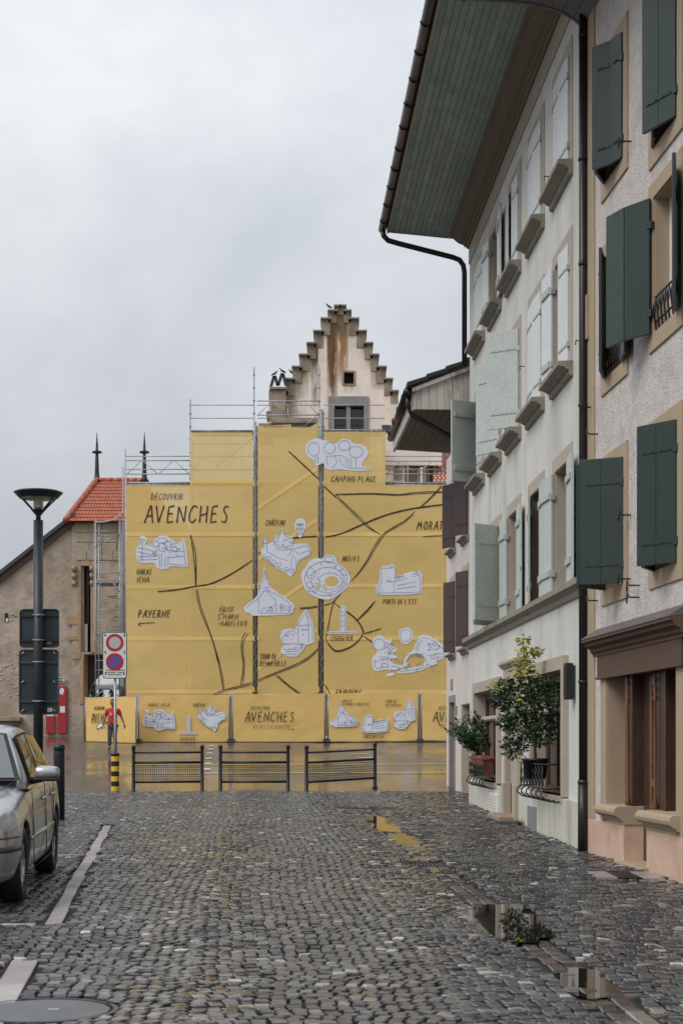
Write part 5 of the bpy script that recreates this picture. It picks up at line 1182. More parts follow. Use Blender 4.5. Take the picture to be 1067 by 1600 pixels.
def poly(pts, par, PF, off=.018, m='paper', it=2, name='white_print', tf=lambda x, y: (x, y)):
    mb = MB(); p = smooth([tf(*q) for q in pts], True, it); mb.add([PF(x, y, off) for x, y in p], [tuple(range(len(p)))]); return mb.build(name, m, par)
def lines(ls, par, PF, w=.5, off=.026, m='inkblue', name='line_drawing', tf=lambda x, y: (x, y), it=1):
    mb = MB()
    for l in ls: stroke(mb, [tf(*q) for q in l], w, PF, off, it=it)
    return mb.build(name, m, par)
def roads(ls, par, w=2.4, PF=BP, m='ink'):
    for l in ls:
        mb = MB(); stroke(mb, l[1], l[0] * .8, PF, .015, it=2, taper=True); mb.build('printed_road', m, par)
# roads: (width, points). paired thin lines are the double roads
roads([(1.6, [(297.5, 836), (302, 860), (305, 890), (305.5, 914)]), (1.6, [(298.5, 836), (306, 862), (307, 890), (306.5, 914)]), (2.6, [(305, 885), (306.5, 916)]),
       (3.0, [(247, 924.5), (275, 922), (306, 916), (325, 914), (345, 906), (370, 892), (394, 876)]), (1.4, [(306.5, 921), (309, 940), (317, 965), (327, 985), (338, 1020), (344, 1048), (349, 1078)]), (1.4, [(308.5, 921), (311.5, 940), (320, 965), (327.5, 985), (339, 1020), (346.5, 1048), (350.5, 1078)]), (2.4, [(325, 980), (335, 1008), (341, 1035)]),
       (1.5, [(384, 988), (378, 998), (376.5, 1015), (381, 1040), (376, 1070)]), (1.5, [(387.5, 990), (381, 1000), (379, 1015), (383, 1040), (379, 1070)]),
       (1.5, [(333, 1085), (345, 1079), (370, 1073), (395, 1066)]), (1.5, [(337, 1086), (350, 1080), (370, 1075.5), (395, 1069)]),
       (1.6, [(216, 976), (224, 973.5), (243, 973)]), (1.2, [(220, 971.5), (215.5, 976), (221, 978.5)])], bl)
roads([(2.6, [(451, 705), (465, 718), (480, 732), (497, 748)]), (1.4, [(474, 726), (480, 731), (484, 736)]), (2.8, [(421, 852), (435, 846), (455, 841), (475, 839), (497, 838)]), (2.2, [(403, 866), (410, 860)]),
       (1.5, [(468, 950), (482, 949), (497, 946.5)]), (1.5, [(469, 951.5), (482, 951), (497, 948.5)]), (1.5, [(403, 1062), (430, 1051), (465, 1037), (485, 1025), (497, 1013)]), (1.5, [(403, 1065), (430, 1053), (465, 1040), (485, 1028), (497, 1015)]), (1.6, [(431, 1055), (445, 1068), (468, 1085)]), (1.6, [(434, 1055), (450, 1070), (472, 1085)])], bc)
roads([(2.4, [(506, 760), (517, 770), (526, 778)]), (1.5, [(524, 772), (545, 772), (570, 770.5), (600, 771.5), (625, 773), (650, 769), (675, 768), (697, 769)]), (1.5, [(524, 773.5), (545, 773), (575, 772), (600, 773), (622, 774.5), (650, 771.5), (680, 770), (697, 769.5)]),
       (1.5, [(519, 771), (535, 786), (560, 810), (572, 823), (590, 833), (595, 835)]), (1.5, [(524, 772), (540, 788), (562, 808), (575, 822), (592, 834)]), (3.2, [(507, 839), (530, 836), (560, 822), (600, 805), (640, 795), (680, 790), (697, 788)]),
       (1.5, [(689, 759), (675, 775), (655, 794)]), (1.5, [(690, 760), (678, 774), (658, 792)]), (1.5, [(648, 799), (635, 812), (610, 826), (596, 836), (585, 852), (572, 878), (560, 895), (549, 908)]), (1.5, [(646, 803), (630, 818), (608, 829), (598, 838), (588, 853), (574, 878), (562, 894), (549, 908)]),
       (1.8, [(533, 926), (521, 940), (516, 960), (511, 990), (508, 997)]), (1.8, [(528, 932), (520, 942), (506, 946)]), (1.6, [(508, 997), (515, 1010), (524, 1020), (545, 1014), (560, 1002), (567, 993)]), (1.6, [(510, 1001), (518, 1012), (526, 1018), (548, 1011), (562, 999), (568, 988), (562, 975), (550, 962), (540, 956)]), (1.6, [(522, 942), (532, 950), (545, 957), (558, 968), (566, 980), (569, 990)]),
       (2.2, [(558, 969), (572, 955), (586, 939)]), (1.3, [(560, 968), (575, 955), (585, 941)]), (2.2, [(569, 990), (582, 986.5), (595, 982)]), (2.2, [(568, 994), (575, 999), (582, 1004)]), (1.8, [(507, 1070), (513, 1078), (516, 1085)]), (1.6, [(660, 839), (675, 837.5), (697, 837)])], br)
text('DÉCOUVRIR', 236, 287, 781, 10, 1.15, BP, bl); text('AVENCHES', 226, 362, 817, 27, 2.3, BP, bl, slant=.06); text('HARAS', 214, 238, 898, 9, 1.2, BP, bl); text('IENA', 214, 234, 910, 9, 1.2, BP, bl)
text('PAYERNE', 216, 268, 965, 12, 1.5, BP, bl); text('ÉGLISE', 343, 366, 956, 8, 1.1, BP, bl); text('S MARIE', 340, 375, 967.5, 8, 1.1, BP, bl); text('TE', 345, 350, 961, 3.5, .6, BP, bl); text('-MADELEINE', 340, 388, 978, 8, 1.1, BP, bl)
text('CHÂTEAU', 415, 446, 821, 8.5, 1.15, BP, bc); text('TOUR DE', 406, 433, 1030, 8.5, 1.15, BP, bc); text('BENNEVILLE', 406, 448, 1041, 8.5, 1.15, BP, bc)
text('CAMPING PLAGE', 517, 588, 753, 9, 1.2, BP, br); text('MORAT', 651, 693, 828, 13.5, 1.5, BP, br); text('ARÈNES', 534, 562, 877, 8, 1.15, BP, br); text('CIGOGNIER', 517, 552, 1001, 7.5, 1.1, BP, br); text("PORTE DE L'EST", 598, 651, 944, 8, 1.1, BP, br); text('FRIBOURG', 524, 565, 1087.5, 10, 1.4, BP, br)
# ---- drawings
rd = random.Random(21)
def scrib(x0, x1, y0, y1, n, amp=2.0):
    out_ = []
    for i in range(n):
        x = rd.uniform(x0, x1); y_ = rd.uniform(y0, y1); out_.append([(x + rd.uniform(-amp, amp) * j * .5, y_ + rd.uniform(-amp, amp) * .6) for j in range(4)])
    return out_
def ring(cx, cy, rx, ry, n=14, a0=0, a1=360): return [(cx + rx * math.cos(R(a0 + (a1 - a0) * i / n)), cy + ry * math.sin(R(a0 + (a1 - a0) * i / n))) for i in range(n + 1)]
ART = {
 'haras': ([[(212, 858), (218, 852), (221, 851), (221, 846), (217, 843), (219, 838), (226, 837), (231, 842), (229, 848), (226, 852), (236, 852), (240, 844), (249, 838), (256, 836), (264, 839), (272, 846), (280, 848), (284, 846), (286, 841), (289, 843), (292, 860), (295, 884), (291, 887), (268, 884), (262, 889), (250, 890), (244, 886), (242, 879), (222, 880), (214, 877)]],
   [[(222, 842), (223, 850), (222, 876)], [(217, 841), (228, 845)], [(215, 856), (230, 858), (246, 864)], [(215, 862), (232, 866), (247, 868)], [(216, 870), (246, 869)], [(216, 875), (246, 874)], [(286, 845), (291, 884)], [(262, 860), (289, 862)], [(264, 871), (289, 869)], [(265, 881), (290, 884)], [(249, 869), (250, 886)], [(253, 870), (253, 886)], [(259, 870), (258, 886)], [(263, 868), (263, 885)], ring(254, 855, 6, 7), ring(244, 850, 5, 5), ring(263, 850, 6, 5), ring(273, 858, 5, 4), ring(254, 845, 8, 4)] + scrib(236, 284, 844, 868, 30, 2.6)),
 'camping': ([[(478, 708), (477, 697), (484, 688), (493, 685), (501, 686), (508, 688), (516, 690), (524, 694), (531, 688), (535, 685), (547, 687), (551, 693), (562, 694), (574, 700), (576, 710), (568, 720), (563, 729), (583, 731), (583, 735), (550, 736), (530, 733), (518, 735), (508, 733), (506, 722), (496, 728), (492, 728), (490, 718), (482, 716)]],
   [ring(490, 702, 9, 11), ring(515, 700, 9, 9), ring(538, 696, 9, 8), ring(556, 706, 11, 9), [(510, 713), (512, 728)], [(510, 713), (540, 711), (541, 728)], [(522, 712), (528, 722), (518, 732)], [(530, 714), (536, 731), (560, 732), (580, 732.5)], [(548, 716), (549, 730)], [(556, 716), (556, 730)], [(492, 712), (493, 726)], [(496, 712), (497, 724)], [(544, 715), (545, 730)]]),
 'pin': ([[(469, 843), (462, 830), (459.5, 820), (463, 812), (470, 809), (476, 812), (479, 820), (475, 831)]], []),
 'chateau': ([[(407, 861), (411, 855), (412, 843), (414, 836.5), (417, 843), (419, 850), (427, 846), (429, 837), (438, 836), (440, 825), (442, 825), (444, 836), (455, 838), (459, 843), (459, 850), (478, 849), (486, 858), (485, 868), (472, 874), (464, 880), (463, 890), (457, 898), (454, 902), (448, 896), (432, 888), (418, 876), (410, 868)]],
   [[(412, 856), (412, 845), (414.5, 838), (417, 846), (417, 862)], [(411, 849), (418, 849)], [(417, 862), (436, 872), (450, 876)], [(428, 852), (428, 840), (436, 838), (441, 827), (446, 838), (457, 842), (458, 856)], [(428, 852), (443, 860), (458, 856)], [(432, 850), (442, 856), (456, 852)], [(450, 868), (459, 858), (478, 852), (484, 860), (484, 866), (465, 876)], [(459, 858), (466, 866), (484, 860)], [(455, 876), (458, 865), (462, 876), (462, 890), (456, 890), (455, 876)], ring(420, 872, 3, 3.5, 8), ring(428, 878, 3, 3.5, 8), ring(436, 882, 3, 3, 8), ring(448, 889, 3, 3, 8), ring(455, 892, 3, 3, 8), [(411, 866), (425, 882), (450, 894)]] + scrib(430, 457, 840, 862, 26, 2.4)),
 'eglise': ([[(390, 958), (384, 957), (381, 950), (386, 944), (394, 939), (403, 930), (403, 912), (408, 909), (410, 906), (412, 888), (413, 885), (415, 888), (417, 906), (422, 911), (424, 918), (434, 926), (446, 934), (455, 941), (461, 947), (459, 955), (455, 960), (420, 962), (395, 962)]],
   [[(413.5, 890), (412, 908), (406, 912), (406, 926)], [(413.5, 890), (416, 908), (421, 913), (421, 922)], [(404, 934), (414, 922), (430, 937)], [(414, 922), (435, 930), (453, 943)], [(430, 937), (432, 956)], [(452, 944), (452, 957)], [(404, 934), (404, 958)], [(408, 956), (413, 948), (418, 956)], [(386, 950), (392, 943), (403, 936)], ring(456, 950, 3, 4, 8), ring(440, 948, 2, 5, 8), ring(446, 950, 2, 4, 8), [(404, 958), (455, 958)], ring(424, 952, 2, 4, 8)] + scrib(406, 421, 910, 924, 10) + scrib(416, 455, 944, 958, 12)),
 'arenes': ([[(470, 905), (471, 893), (478, 886), (483, 876), (496, 871), (502, 874), (508, 868), (518, 867), (525, 871), (526, 879), (536, 885), (546, 897), (548, 906), (542, 918), (532, 927), (522, 935), (510, 938), (492, 933), (478, 924)]],
   [ring(509, 904, 33, 27, 22), ring(512, 906, 26, 20, 20), ring(516, 908, 18, 13, 18), ring(514, 874, 8, 5, 10), ring(486, 896, 7, 9, 10), ring(484, 914, 5, 5, 10), ring(492, 921, 5, 5, 10), [(530, 893), (536, 888)], [(537, 900), (544, 897)], [(522, 889), (525, 884)], [(503, 884), (500, 877)]] + scrib(480, 500, 892, 925, 22, 2.4) + scrib(500, 532, 922, 932, 16) + scrib(520, 545, 884, 915, 12)),
 'benneville': ([[(440, 985), (446, 983), (452, 982), (461, 984), (464, 975), (470, 962), (477, 952), (480, 953), (490, 975), (491, 1004), (478, 1008), (472, 1018), (464, 1026), (450, 1026), (438, 1019), (441, 1008), (438, 996)]],
   [[(464, 978), (478, 955), (488, 976), (464, 978)], [(466, 980), (466, 1004)], [(488, 977), (488, 1002)], [(478, 956), (482, 978), (482, 1003)], [(441, 998), (448, 988), (458, 985), (466, 992)], [(441, 998), (441, 1008)], [(441, 1006), (476, 1006), (470, 1014), (444, 1015), (441, 1006)], [(446, 1018), (468, 1018)], [(446, 1022), (466, 1022)], ring(473, 984, 1.4, 1.6, 6), ring(478, 984, 1.4, 1.6, 6), ring(474, 992, 1.2, 1.6, 6)] + scrib(444, 472, 1005, 1014, 14) + scrib(444, 462, 990, 1000, 8)),
 'cigognier': ([[(511, 987), (531, 986), (531.5, 950), (533, 946), (539, 946), (541, 950), (541, 986), (558, 987), (558, 990.5), (530, 990.5), (511, 990.5)]],
   [[(533, 950), (533, 987)], [(539, 950), (539, 987)], [(512, 988.5), (557, 988.5)], [(534, 955), (538, 957)], [(534, 963), (538, 961)], [(534, 970), (538, 972)], [(533, 979), (538, 977)], [(533, 949), (539, 948)]]),
 'porte': ([[(587, 928), (587, 915), (592, 911), (594, 890), (597, 885), (606, 884), (612, 881), (618, 886), (619, 901), (640, 894), (655, 892), (660, 898), (658, 927), (640, 929), (600, 930)]],
   [[(596, 913), (596, 888), (617, 887), (617, 908)], [(589, 926), (589, 916), (595, 913)], [(589, 927), (657, 925)], [(615, 909), (656, 898), (656, 925)], [(615, 909), (615, 926)], [(616, 903), (630, 900), (655, 895)], [(604, 908), (614, 909)], [(604, 906), (604, 910), (608, 905), (611, 910)], [(592, 926), (592, 919), (595, 917), (597, 920), (597, 926)], [(609, 887), (612, 884), (615, 887)], [(620, 915), (650, 909)], [(620, 920), (650, 916)]] + [ring(622 + i * 7, 902 - i * 1.8, 2.6, 2, 7) for i in range(5)]),
 'ruins1': ([[(581, 1000), (586, 995), (594, 992), (600, 996), (604, 1000), (611, 997), (613, 1003), (608, 1006), (613, 1011), (621, 1012), (620, 1017), (612, 1022), (621, 1026), (620, 1029), (608, 1029), (612, 1036), (626, 1040), (634, 1036), (640, 1034), (634, 1043), (622, 1046), (612, 1048), (600, 1046), (588, 1050), (581, 1044), (581, 1026), (588, 1022), (589, 1016), (583, 1010)]],
   [ring(592, 1007, 9, 9, 12), [(604, 1003), (610, 1012), (618, 1014)], [(592, 1026), (606, 1027)], [(592, 1030), (606, 1031)], [(585, 1030), (585, 1044), (595, 1045)], [(596, 1036), (606, 1037), (606, 1043), (597, 1042), (596, 1036)], [(612, 1041), (620, 1042)], [(604, 1010), (612, 1018), (606, 1024)]] + scrib(600, 614, 1004, 1022, 16) + scrib(584, 634, 1026, 1046, 26)),
 'ruins2': ([[(629, 1040), (631, 1030), (636, 1024), (638, 1020), (645, 1017), (649, 1005), (653, 1000), (653, 994), (662, 991), (674, 995), (686, 1002), (694, 1012), (698, 1018), (697, 1026), (690, 1030), (680, 1033), (684, 1038), (672, 1042), (662, 1046), (650, 1050), (626, 1053), (618, 1050), (630, 1045), (645, 1043), (660, 1040), (664, 1032), (660, 1024), (652, 1021), (642, 1022), (634, 1032), (634, 1039)]],
   [[(636, 1034), (642, 1024), (652, 1020), (662, 1026), (666, 1034)], [(649, 1016), (653, 1003), (656, 1004), (652, 1017)], [(658, 996), (674, 999), (692, 1014)], [(668, 1006), (680, 1005), (688, 1012), (676, 1016), (668, 1006)], [(672, 1024), (692, 1020), (694, 1026), (674, 1030), (672, 1024)], [(624, 1049), (650, 1046), (682, 1038)], [(644, 1027), (650, 1024), (657, 1028)]] + scrib(666, 692, 1002, 1028, 16) + scrib(640, 662, 1020, 1027, 12) + scrib(624, 684, 1036, 1050, 24) + scrib(655, 692, 994, 1010, 12)),
 'tree': ([[(634, 1008), (625, 1002), (622, 994), (623, 985), (630, 981), (639, 981), (645, 988), (645, 996), (641, 1003)]], [ring(633.5, 993, 8.5, 9.5, 16)]),
 'dash': ([[(602, 1055), (606, 1052), (616, 1051), (617, 1055), (606, 1058)]], []),
}
def art(key, par, PF=BP, tf=lambda x, y: (x, y), w=.6, off=.018):
    ps_, ls_ = ART[key]; out_ = None; hard = key in ('chateau', 'eglise', 'benneville', 'porte', 'cigognier')
    for p in ps_: out_ = poly(p, par, PF, off=off, tf=tf, it=0 if hard else 1)
    if ls_: lines(ls_, par, PF, w=w, tf=tf, off=off + .008, it=0 if hard else 1)
    return out_
for k, par in (('haras', bl), ('camping', br), ('pin', bc), ('chateau', bc), ('eglise', bc), ('arenes', br), ('benneville', bc), ('cigognier', br), ('porte', br), ('ruins1', br), ('ruins2', br), ('tree', br), ('dash', br)): art(k, par)
poly(ring(518, 908, 11, 8.5, 16)[:-1], br, BP, off=.024, m='banner', name='yellow_arena_floor'); 
for (s, y_) in (('VOUS', 822), ('ÊTES'.replace('Ê', 'E'), 829), ('ICI', 835.5)): text(s, 463, 475 if s != 'ICI' else 473, y_, 4.4, .7, BP, bc, off=.03)
# small strip banner above the centre bay
mb = MB(); mb.add([BP(402, 669, .0), BP(455, 668, .0), BP(455, 663, 0), BP(425, 664.5, 0), BP(402, 666, .0)], [(0, 1, 2, 3, 4)])
mb.add([BP(482, 669, .0), BP(497.5, 668.5, .0), BP(497.5, 659, 0)], [(0, 1, 2)]); s_ = mb.build('strip_banner', 'banner'); tag(s_, 'narrow yellow strip banner with small black print above the centre banner', 'banner')
mb = MB(); x = 412
while x < 448: w = rd.uniform(1.2, 2.6); stroke(mb, [(x, 667.4), (x + w * .4, 665.2), (x + w, 666.8)], .55, BP, .02, it=0); x += w + .5 + (3 if 440 < x < 443 else 0)
mb.build('small_print', 'ink', s_)

# ============================================================ SITE FENCE
DF = 60.0
def fwave(x, z, k): return .03 * noise.noise(Vector((x * 1.1 + k * 9, z * .8, k))) + .02 * noise.noise(Vector((x * 2.4 - z * 2.6, k * 3, z * 1.1)))
def fence_panel(x0, x1, yt0, yt1, yb0, yb1, k, label, d0=DF, d1=DF):
    def PF(px, py, off=0.0):
        u = (px - x0) / (x1 - x0); d = d0 + (d1 - d0) * u; p = IM(px, py, d); return Vector((p.x, d + fwave(p.x, p.z, k) - off, p.z))
    zb = max(zg(0, d0), IM(0, yb0, d0).z)
    t = thing('site_fence', label, 'fence panel', IM((x0 + x1) / 2, (yb0 + yb1) / 2 + 4, (d0 + d1) / 2), 'site fence panels with printed yellow covers')
    mb = MB(); nx, ny = 22, 12; vs = []
    for j in range(ny + 1):
        for i in range(nx + 1):
            u = i / nx; v = j / ny; x = x0 + 1.6 + (x1 - x0 - 3.2) * u; y_ = (yt0 + (yt1 - yt0) * u) * (1 - v) + (yb0 + (yb1 - yb0) * u) * v; vs.append(PF(x, y_ + .5 * math.sin(u * 14 + k)))
    mb.add(vs, [(j * (nx + 1) + i, (j + 1) * (nx + 1) + i, (j + 1) * (nx + 1) + i + 1, j * (nx + 1) + i + 1) for j in range(ny) for i in range(nx)], True); c = mb.build('cover', 'fence', t)
    for (x, d, yt, yb) in ((x0 + .5, d0, yt0, yb0), (x1 - .5, d1, yt1, yb1)):
        a = IM(x, yb + 5, d + .06); b = IM(x, yt - .8, d + .06); a.z = zg(a.x, d) ; mb = MB(); mb.tube([a, b], .026, 8); mb.build('post', 'steel', t)
    for q in (0, 1):
        a = IM(x0 + .5, (yb0 if q else yt0) + (1.5 if q else .6), d0 + .06); b = IM(x1 - .5, (yb1 if q else yt1) + (1.5 if q else .6), d1 + .06); mb = MB(); mb.tube([a, b], .02, 8); mb.build('rail', 'steel', t)
    mb = MB(); n = 26; vs = []
    for i in range(n + 1):
        u = i / n; x = x0 + (x1 - x0) * u; d = d0 + (d1 - d0) * u; y_ = yb0 + (yb1 - yb0) * u + 2.5; w_ = 1.6 * math.sin(u * 21 + k * 2) + 1.2 * math.sin(u * 9 + k)
        p = IM(x, y_, d); vs += [(p.x, d + .02, p.z), (p.x, d - .05 - .05 * math.sin(u * 30), IM(x, y_ + 3 + w_ * .6, d).z), (p.x, d - .16 + .04 * math.sin(u * 17 + k), zg(p.x, d) + .03)]
    mb.add(vs, [(3 * i + q, 3 * i + 1 + q, 3 * i + 4 + q, 3 * i + 3 + q) for i in range(n) for q in (0, 1)], True); mb.build('skirt_sheet', mat('grey_sheet_%d' % k, (.14, .13, .125), .6, .3, 3) if k == 0 else M['grey_sheet'], t)
    return t, c, PF
M['grey_sheet'] = mat('grey_sheet', (.15, .14, .13), .6, .3, 3)
def sets(x0, x1, y0, y1):
    pass
def fit(key, bx0, by0, bx1, by1):
    ps_, _ = ART[key]; xs_ = [p[0] for q in ps_ for p in q]; ys_ = [p[1] for q in ps_ for p in q]; ax0, ax1, ay0, ay1 = min(xs_), max(xs_), min(ys_), max(ys_)
    return lambda x, y: (bx0 + (x - ax0) / (ax1 - ax0) * (bx1 - bx0), by0 + (y - ay0) / (ay1 - ay0) * (by1 - by0))
def avenches(c, PF, x0, s=1.0, y=0, squeeze=1.0):
    q = lambda v: x0 + v * squeeze
    text('DÉCOUVRIR', q(9), q(39), 1109 + y, 5.5 * s, .8, PF, c, off=.05); text('AVENCHES', q(0), q(79), 1128 + y, 16 * s, 1.5, PF, c, off=.05, slant=.06); text('ET SES ÉVÉNEMENTS', q(13), q(70), 1138.5 + y, 5.5 * s, .75, PF, c, off=.05)
fences = []
t0, c0, P0 = fence_panel(133.5, 213.5, 1090, 1088.5, 1160, 1164.5, 0, 'leftmost yellow fence panel, narrow, with the walking man in front', 60.6, 58.8)
text('DÉCOUVRIR', 148, 164, 1109, 5, .75, P0, c0, off=.05); text('AVENCHES', 143, 184, 1130, 15.5, 1.0, P0, c0, off=.05, slant=.04); text('ET SES', 151, 166, 1138, 4.5, .7, P0, c0, off=.05)
t1, c1, P1 = fence_panel(216.5, 359, 1088, 1085.5, 1165, 1162, 1, 'yellow fence panel with HARAS-IENA, CIGOGNIER and CHÂTEAU drawings')
art('haras', c1, P1, fit('haras', 222, 1108, 275, 1142), .5, off=.045); art('cigognier', c1, P1, fit('cigognier', 279, 1119, 309, 1147.5), .5, off=.045); art('chateau', c1, P1, fit('chateau', 309, 1099, 354, 1143), .5, off=.045)
text('HARAS-IENA', 232, 266, 1104, 5, .8, P1, c1, off=.05); text('CHÂTEAU', 302, 322, 1104, 5, .8, P1, c1, off=.05); text('CIGOGNIER', 281, 306, 1157, 5, .8, P1, c1, off=.05)
t2, c2, P2 = fence_panel(363, 508, 1085.5, 1083.5, 1160.5, 1158.5, 2, 'middle yellow fence panel lettered DÉCOUVRIR AVENCHES ET SES ÉVÉNEMENTS')
avenches(c2, P2, 383); roads([(.9, [(450, 1140), (459, 1139.5)]), (.8, [(456.5, 1137.5), (459.5, 1139.5), (457, 1141)])], c2, PF=lambda x, y, o: P2(x, y, .05))
t3, c3, P3 = fence_panel(512, 654, 1084, 1082.5, 1159, 1157, 3, 'yellow fence panel with church, PORTE DE L\'EST and tower drawings')
art('eglise', c3, P3, fit('eglise', 515, 1091, 560, 1136), .5, off=.045); art('porte', c3, P3, fit('porte', 564, 1116, 607, 1145), .5, off=.045); art('benneville', c3, P3, fit('benneville', 615, 1092, 649, 1139), .5, off=.045)
text('ÉGLISE', 536, 550, 1097, 3.8, .65, P3, c3, off=.05); text('S MARIE-MADELEINE', 536, 577, 1102, 3.8, .65, P3, c3, off=.05); text('TOUR DE', 602, 620, 1098, 4.2, .7, P3, c3, off=.05); text('BENNEVILLE', 602, 628, 1104, 4.2, .7, P3, c3, off=.05); text("PORTE DE L'EST", 568, 600, 1153, 4.8, .75, P3, c3, off=.05)
t4, c4, P4 = fence_panel(658, 802, 1082.5, 1081, 1157, 1155, 4, 'rightmost yellow fence panel running behind the rose house')
avenches(c4, P4, 676)
for (x, d, y_) in ((215, 59.4, 1166), (361, DF, 1164), (510, DF, 1162), (656, DF, 1160)):
    p = IM(x, y_, d - .15); z = zg(p.x, d); mb = MB(); mb.box(p.x - .12, p.x + .12, d - .35, d + .35, z, z + .13); mb.box(p.x - .09, p.x + .09, d - .3, d + .3, z + .13, z + .15); b_ = mb.build('fence_foot', 'steeld', bevel=.015)
    tag(b_, {215: 'dark block foot under the joint right of the walking man', 361: 'dark block foot at the joint left of the middle panel', 510: 'dark block foot at the joint right of the middle panel', 656: 'dark block foot at the right joint near the rose house'}[x], 'fence foot', 'feet of the site fence')

# ============================================================ BARRIERS, SIGN, BOLLARD, LAMP
def barrier(xa, ya, xb, yb, label):
    A = IM(xa, 0, GD(ya)); B = IM(xb, 0, GD(yb)); A.z = zg(A.x, A.y); B.z = zg(B.x, B.y)
    A.y = min(A.y, 34.05); B.y = min(B.y, 35.2)
    t = thing('street_barrier', label, 'barrier', (A + B) / 2, 'black barriers at the end of the cobbles')
    for p in (A, B):
        mb = MB(); mb.lathe([(.05, p.z - .02), (.05, p.z + .01), (.04, p.z + .02), (.036, p.z + .89), (.036, p.z + .9)], p.x, p.y, 14); mb.build('post', 'iron', t)
        mb = MB(); mb.sphere((p.x, p.y, p.z + .945), .05, 14); mb.lathe([(.042, p.z + .885), (.042, p.z + .905)], p.x, p.y, 12); mb.build('ball_cap', 'iron', t)
        mb = MB(); mb.lathe([(.09, p.z + .004), (.09, p.z + .016), (.05, p.z + .02)], p.x, p.y, 14); mb.build('base_flange', 'iron', t)
    at = lambda u, h: Vector((A.x + (B.x - A.x) * u, A.y + (B.y - A.y) * u, A.z + (B.z - A.z) * u + h))
    for h, r in ((.83, .022), (.62, .027), (.21, .027)): mb = MB(); mb.tube([at(.01, h), at(.99, h)], r, 10); mb.build('rail', 'iron', t)
    mb = MB(); n = 30
    for i in range(1, n): mb.tube([at(.02 + .96 * i / n, .22), at(.02 + .96 * i / n, .61)], .0055, 4, False)
    for j in range(1, 8): mb.tube([at(.02, .22 + .39 * j / 8), at(.98, .22 + .39 * j / 8)], .0055, 4, False)
    mb.build('wire_mesh', 'steeld', t)
barrier(210.5, 1237, 316, 1237, 'left black barrier, just right of the striped post')
barrier(345.5, 1237, 450, 1237.5, 'middle one of the three black mesh barriers')
barrier(479, 1237.5, 585, 1232.5, 'right black barrier, standing slightly askew')

c = IM(181.5, 0, 34.0); cx, cy = c.x, c.y - .1; cz = zg(cx, cy)
t = thing('traffic_sign', 'round no-entry and no-parking signs on a grey pole with yellow and black striped base', 'traffic sign', (cx, cy, cz))
mb = MB(); mb.tube([(cx, cy, cz), (cx, cy, cz + 2.62)], .030, 10); mb.build('pole', 'steel', t)
M['signgrey'] = mat('sign_faded_white', (.46, .46, .44), .4, .03, 3)
for i in range(7): z = cz + .03 + i * .105; mb = MB(); mb.lathe([(.086, z), (.086, z + .105)], cx, cy, 24, False); mb.build('stripe', ('yellowpaint', 'black')[i % 2], t)
mb = MB(); mb.lathe([(.09, cz), (.09, cz + .03), (.08, cz + .03)], cx, cy, 18); mb.lathe([(.092, cz + .77), (.094, cz + .82), (.07, cz + .84), (.04, cz + .84)], cx, cy, 18); mb.build('collar', 'black', t)
sz0 = H + (HY - 1060.5) / F * cy; sz1 = H + (HY - 988) / F * cy; sw = .255; yf = cy - .06
def rrect(mb, x0, x1, z0, z1, y0, y1, r, n=5):
    pts = []
    for (ax, az, a0) in ((x1 - r, z1 - r, 0), (x0 + r, z1 - r, 90), (x0 + r, z0 + r, 180), (x1 - r, z0 + r, 270)):
        for i in range(n + 1): a = R(a0 + 90 * i / n); pts.append((ax + r * math.cos(a), y0, az + r * math.sin(a)))
    mb.prism([Vector(p) for p in pts], (0, y1 - y0, 0))
mb = MB(); rrect(mb, cx - sw, cx + sw, sz0, sz1, yf, yf + .02, .05); pn = mb.build('sign_panel', 'steeld', t, fixn=True)
mb = MB(); rrect(mb, cx - sw + .015, cx + sw - .015, sz0 + .015, sz1 - .015, yf - .003, yf, .04); mb.build('white_face', 'signwhite', pn, fixn=True)
def disc(r0, r1, cz_, m, y_, nm):
    mb = MB(); n = 36; vs = []
    for (r, yy) in ((r1, y_), (r0, y_)): vs += [(cx + r * math.cos(2 * math.pi * k / n), yy, cz_ + r * math.sin(2 * math.pi * k / n)) for k in range(n)]
    mb.add(vs, [(k, (k + 1) % n, (k + 1) % n + n, k + n) for k in range(n)]); mb.build(nm, m, pn)
zc1 = H + (HY - 1004.5) / F * cy; zc2 = H + (HY - 1034.5) / F * cy
disc(.125, .185, zc1, 'signred', yf - .006, 'red_ring'); disc(.0, .125, zc1, 'signgrey', yf - .006, 'disc_face')
disc(.125, .185, zc2, 'signred', yf - .006, 'red_ring'); disc(.0, .128, zc2, 'signblue', yf - .007, 'blue_disc')
mb = MB(); u = Vector((-math.sin(R(45)), 0, math.cos(R(45)))); v = Vector((math.cos(R(45)), 0, math.sin(R(45)))); o_ = Vector((cx, yf - .010, zc2)); mb.add([o_ - u * .13 - v * .02, o_ - u * .13 + v * .02, o_ + u * .13 + v * .02, o_ + u * .13 - v * .02], [(0, 1, 2, 3)]); mb.build('red_bar', 'signred', pn)
mb = MB(); zt_ = sz0 + .165
for (y_, a, b) in ((0, -.18, -.02), (0, .05, .19), (-.045, -.17, -.10), (-.045, -.08, .0), (-.045, .06, .17), (-.09, -.14, .13)):
    x = a
    while x < b: w = rd.uniform(.012, .03); mb.quad((cx + x, yf - .005, zt_ + y_), (cx + x + w, yf - .005, zt_ + y_), (cx + x + w, yf - .005, zt_ + y_ + .02), (cx + x, yf - .005, zt_ + y_ + .02)); x += w + .008
mb.build('small_print', 'black', pn)
mb = MB()
for x, z in ((-.2, sz1 - .06), (.2, sz1 - .06), (-.2, (zc1 + zc2) / 2), (.2, (zc1 + zc2) / 2), (-.19, sz0 + .11), (.19, sz0 + .11)): mb.box(cx + x - .012, cx + x + .012, yf - .008, yf - .003, z - .025, z + .025)
mb.build('fixings', 'black', pn)

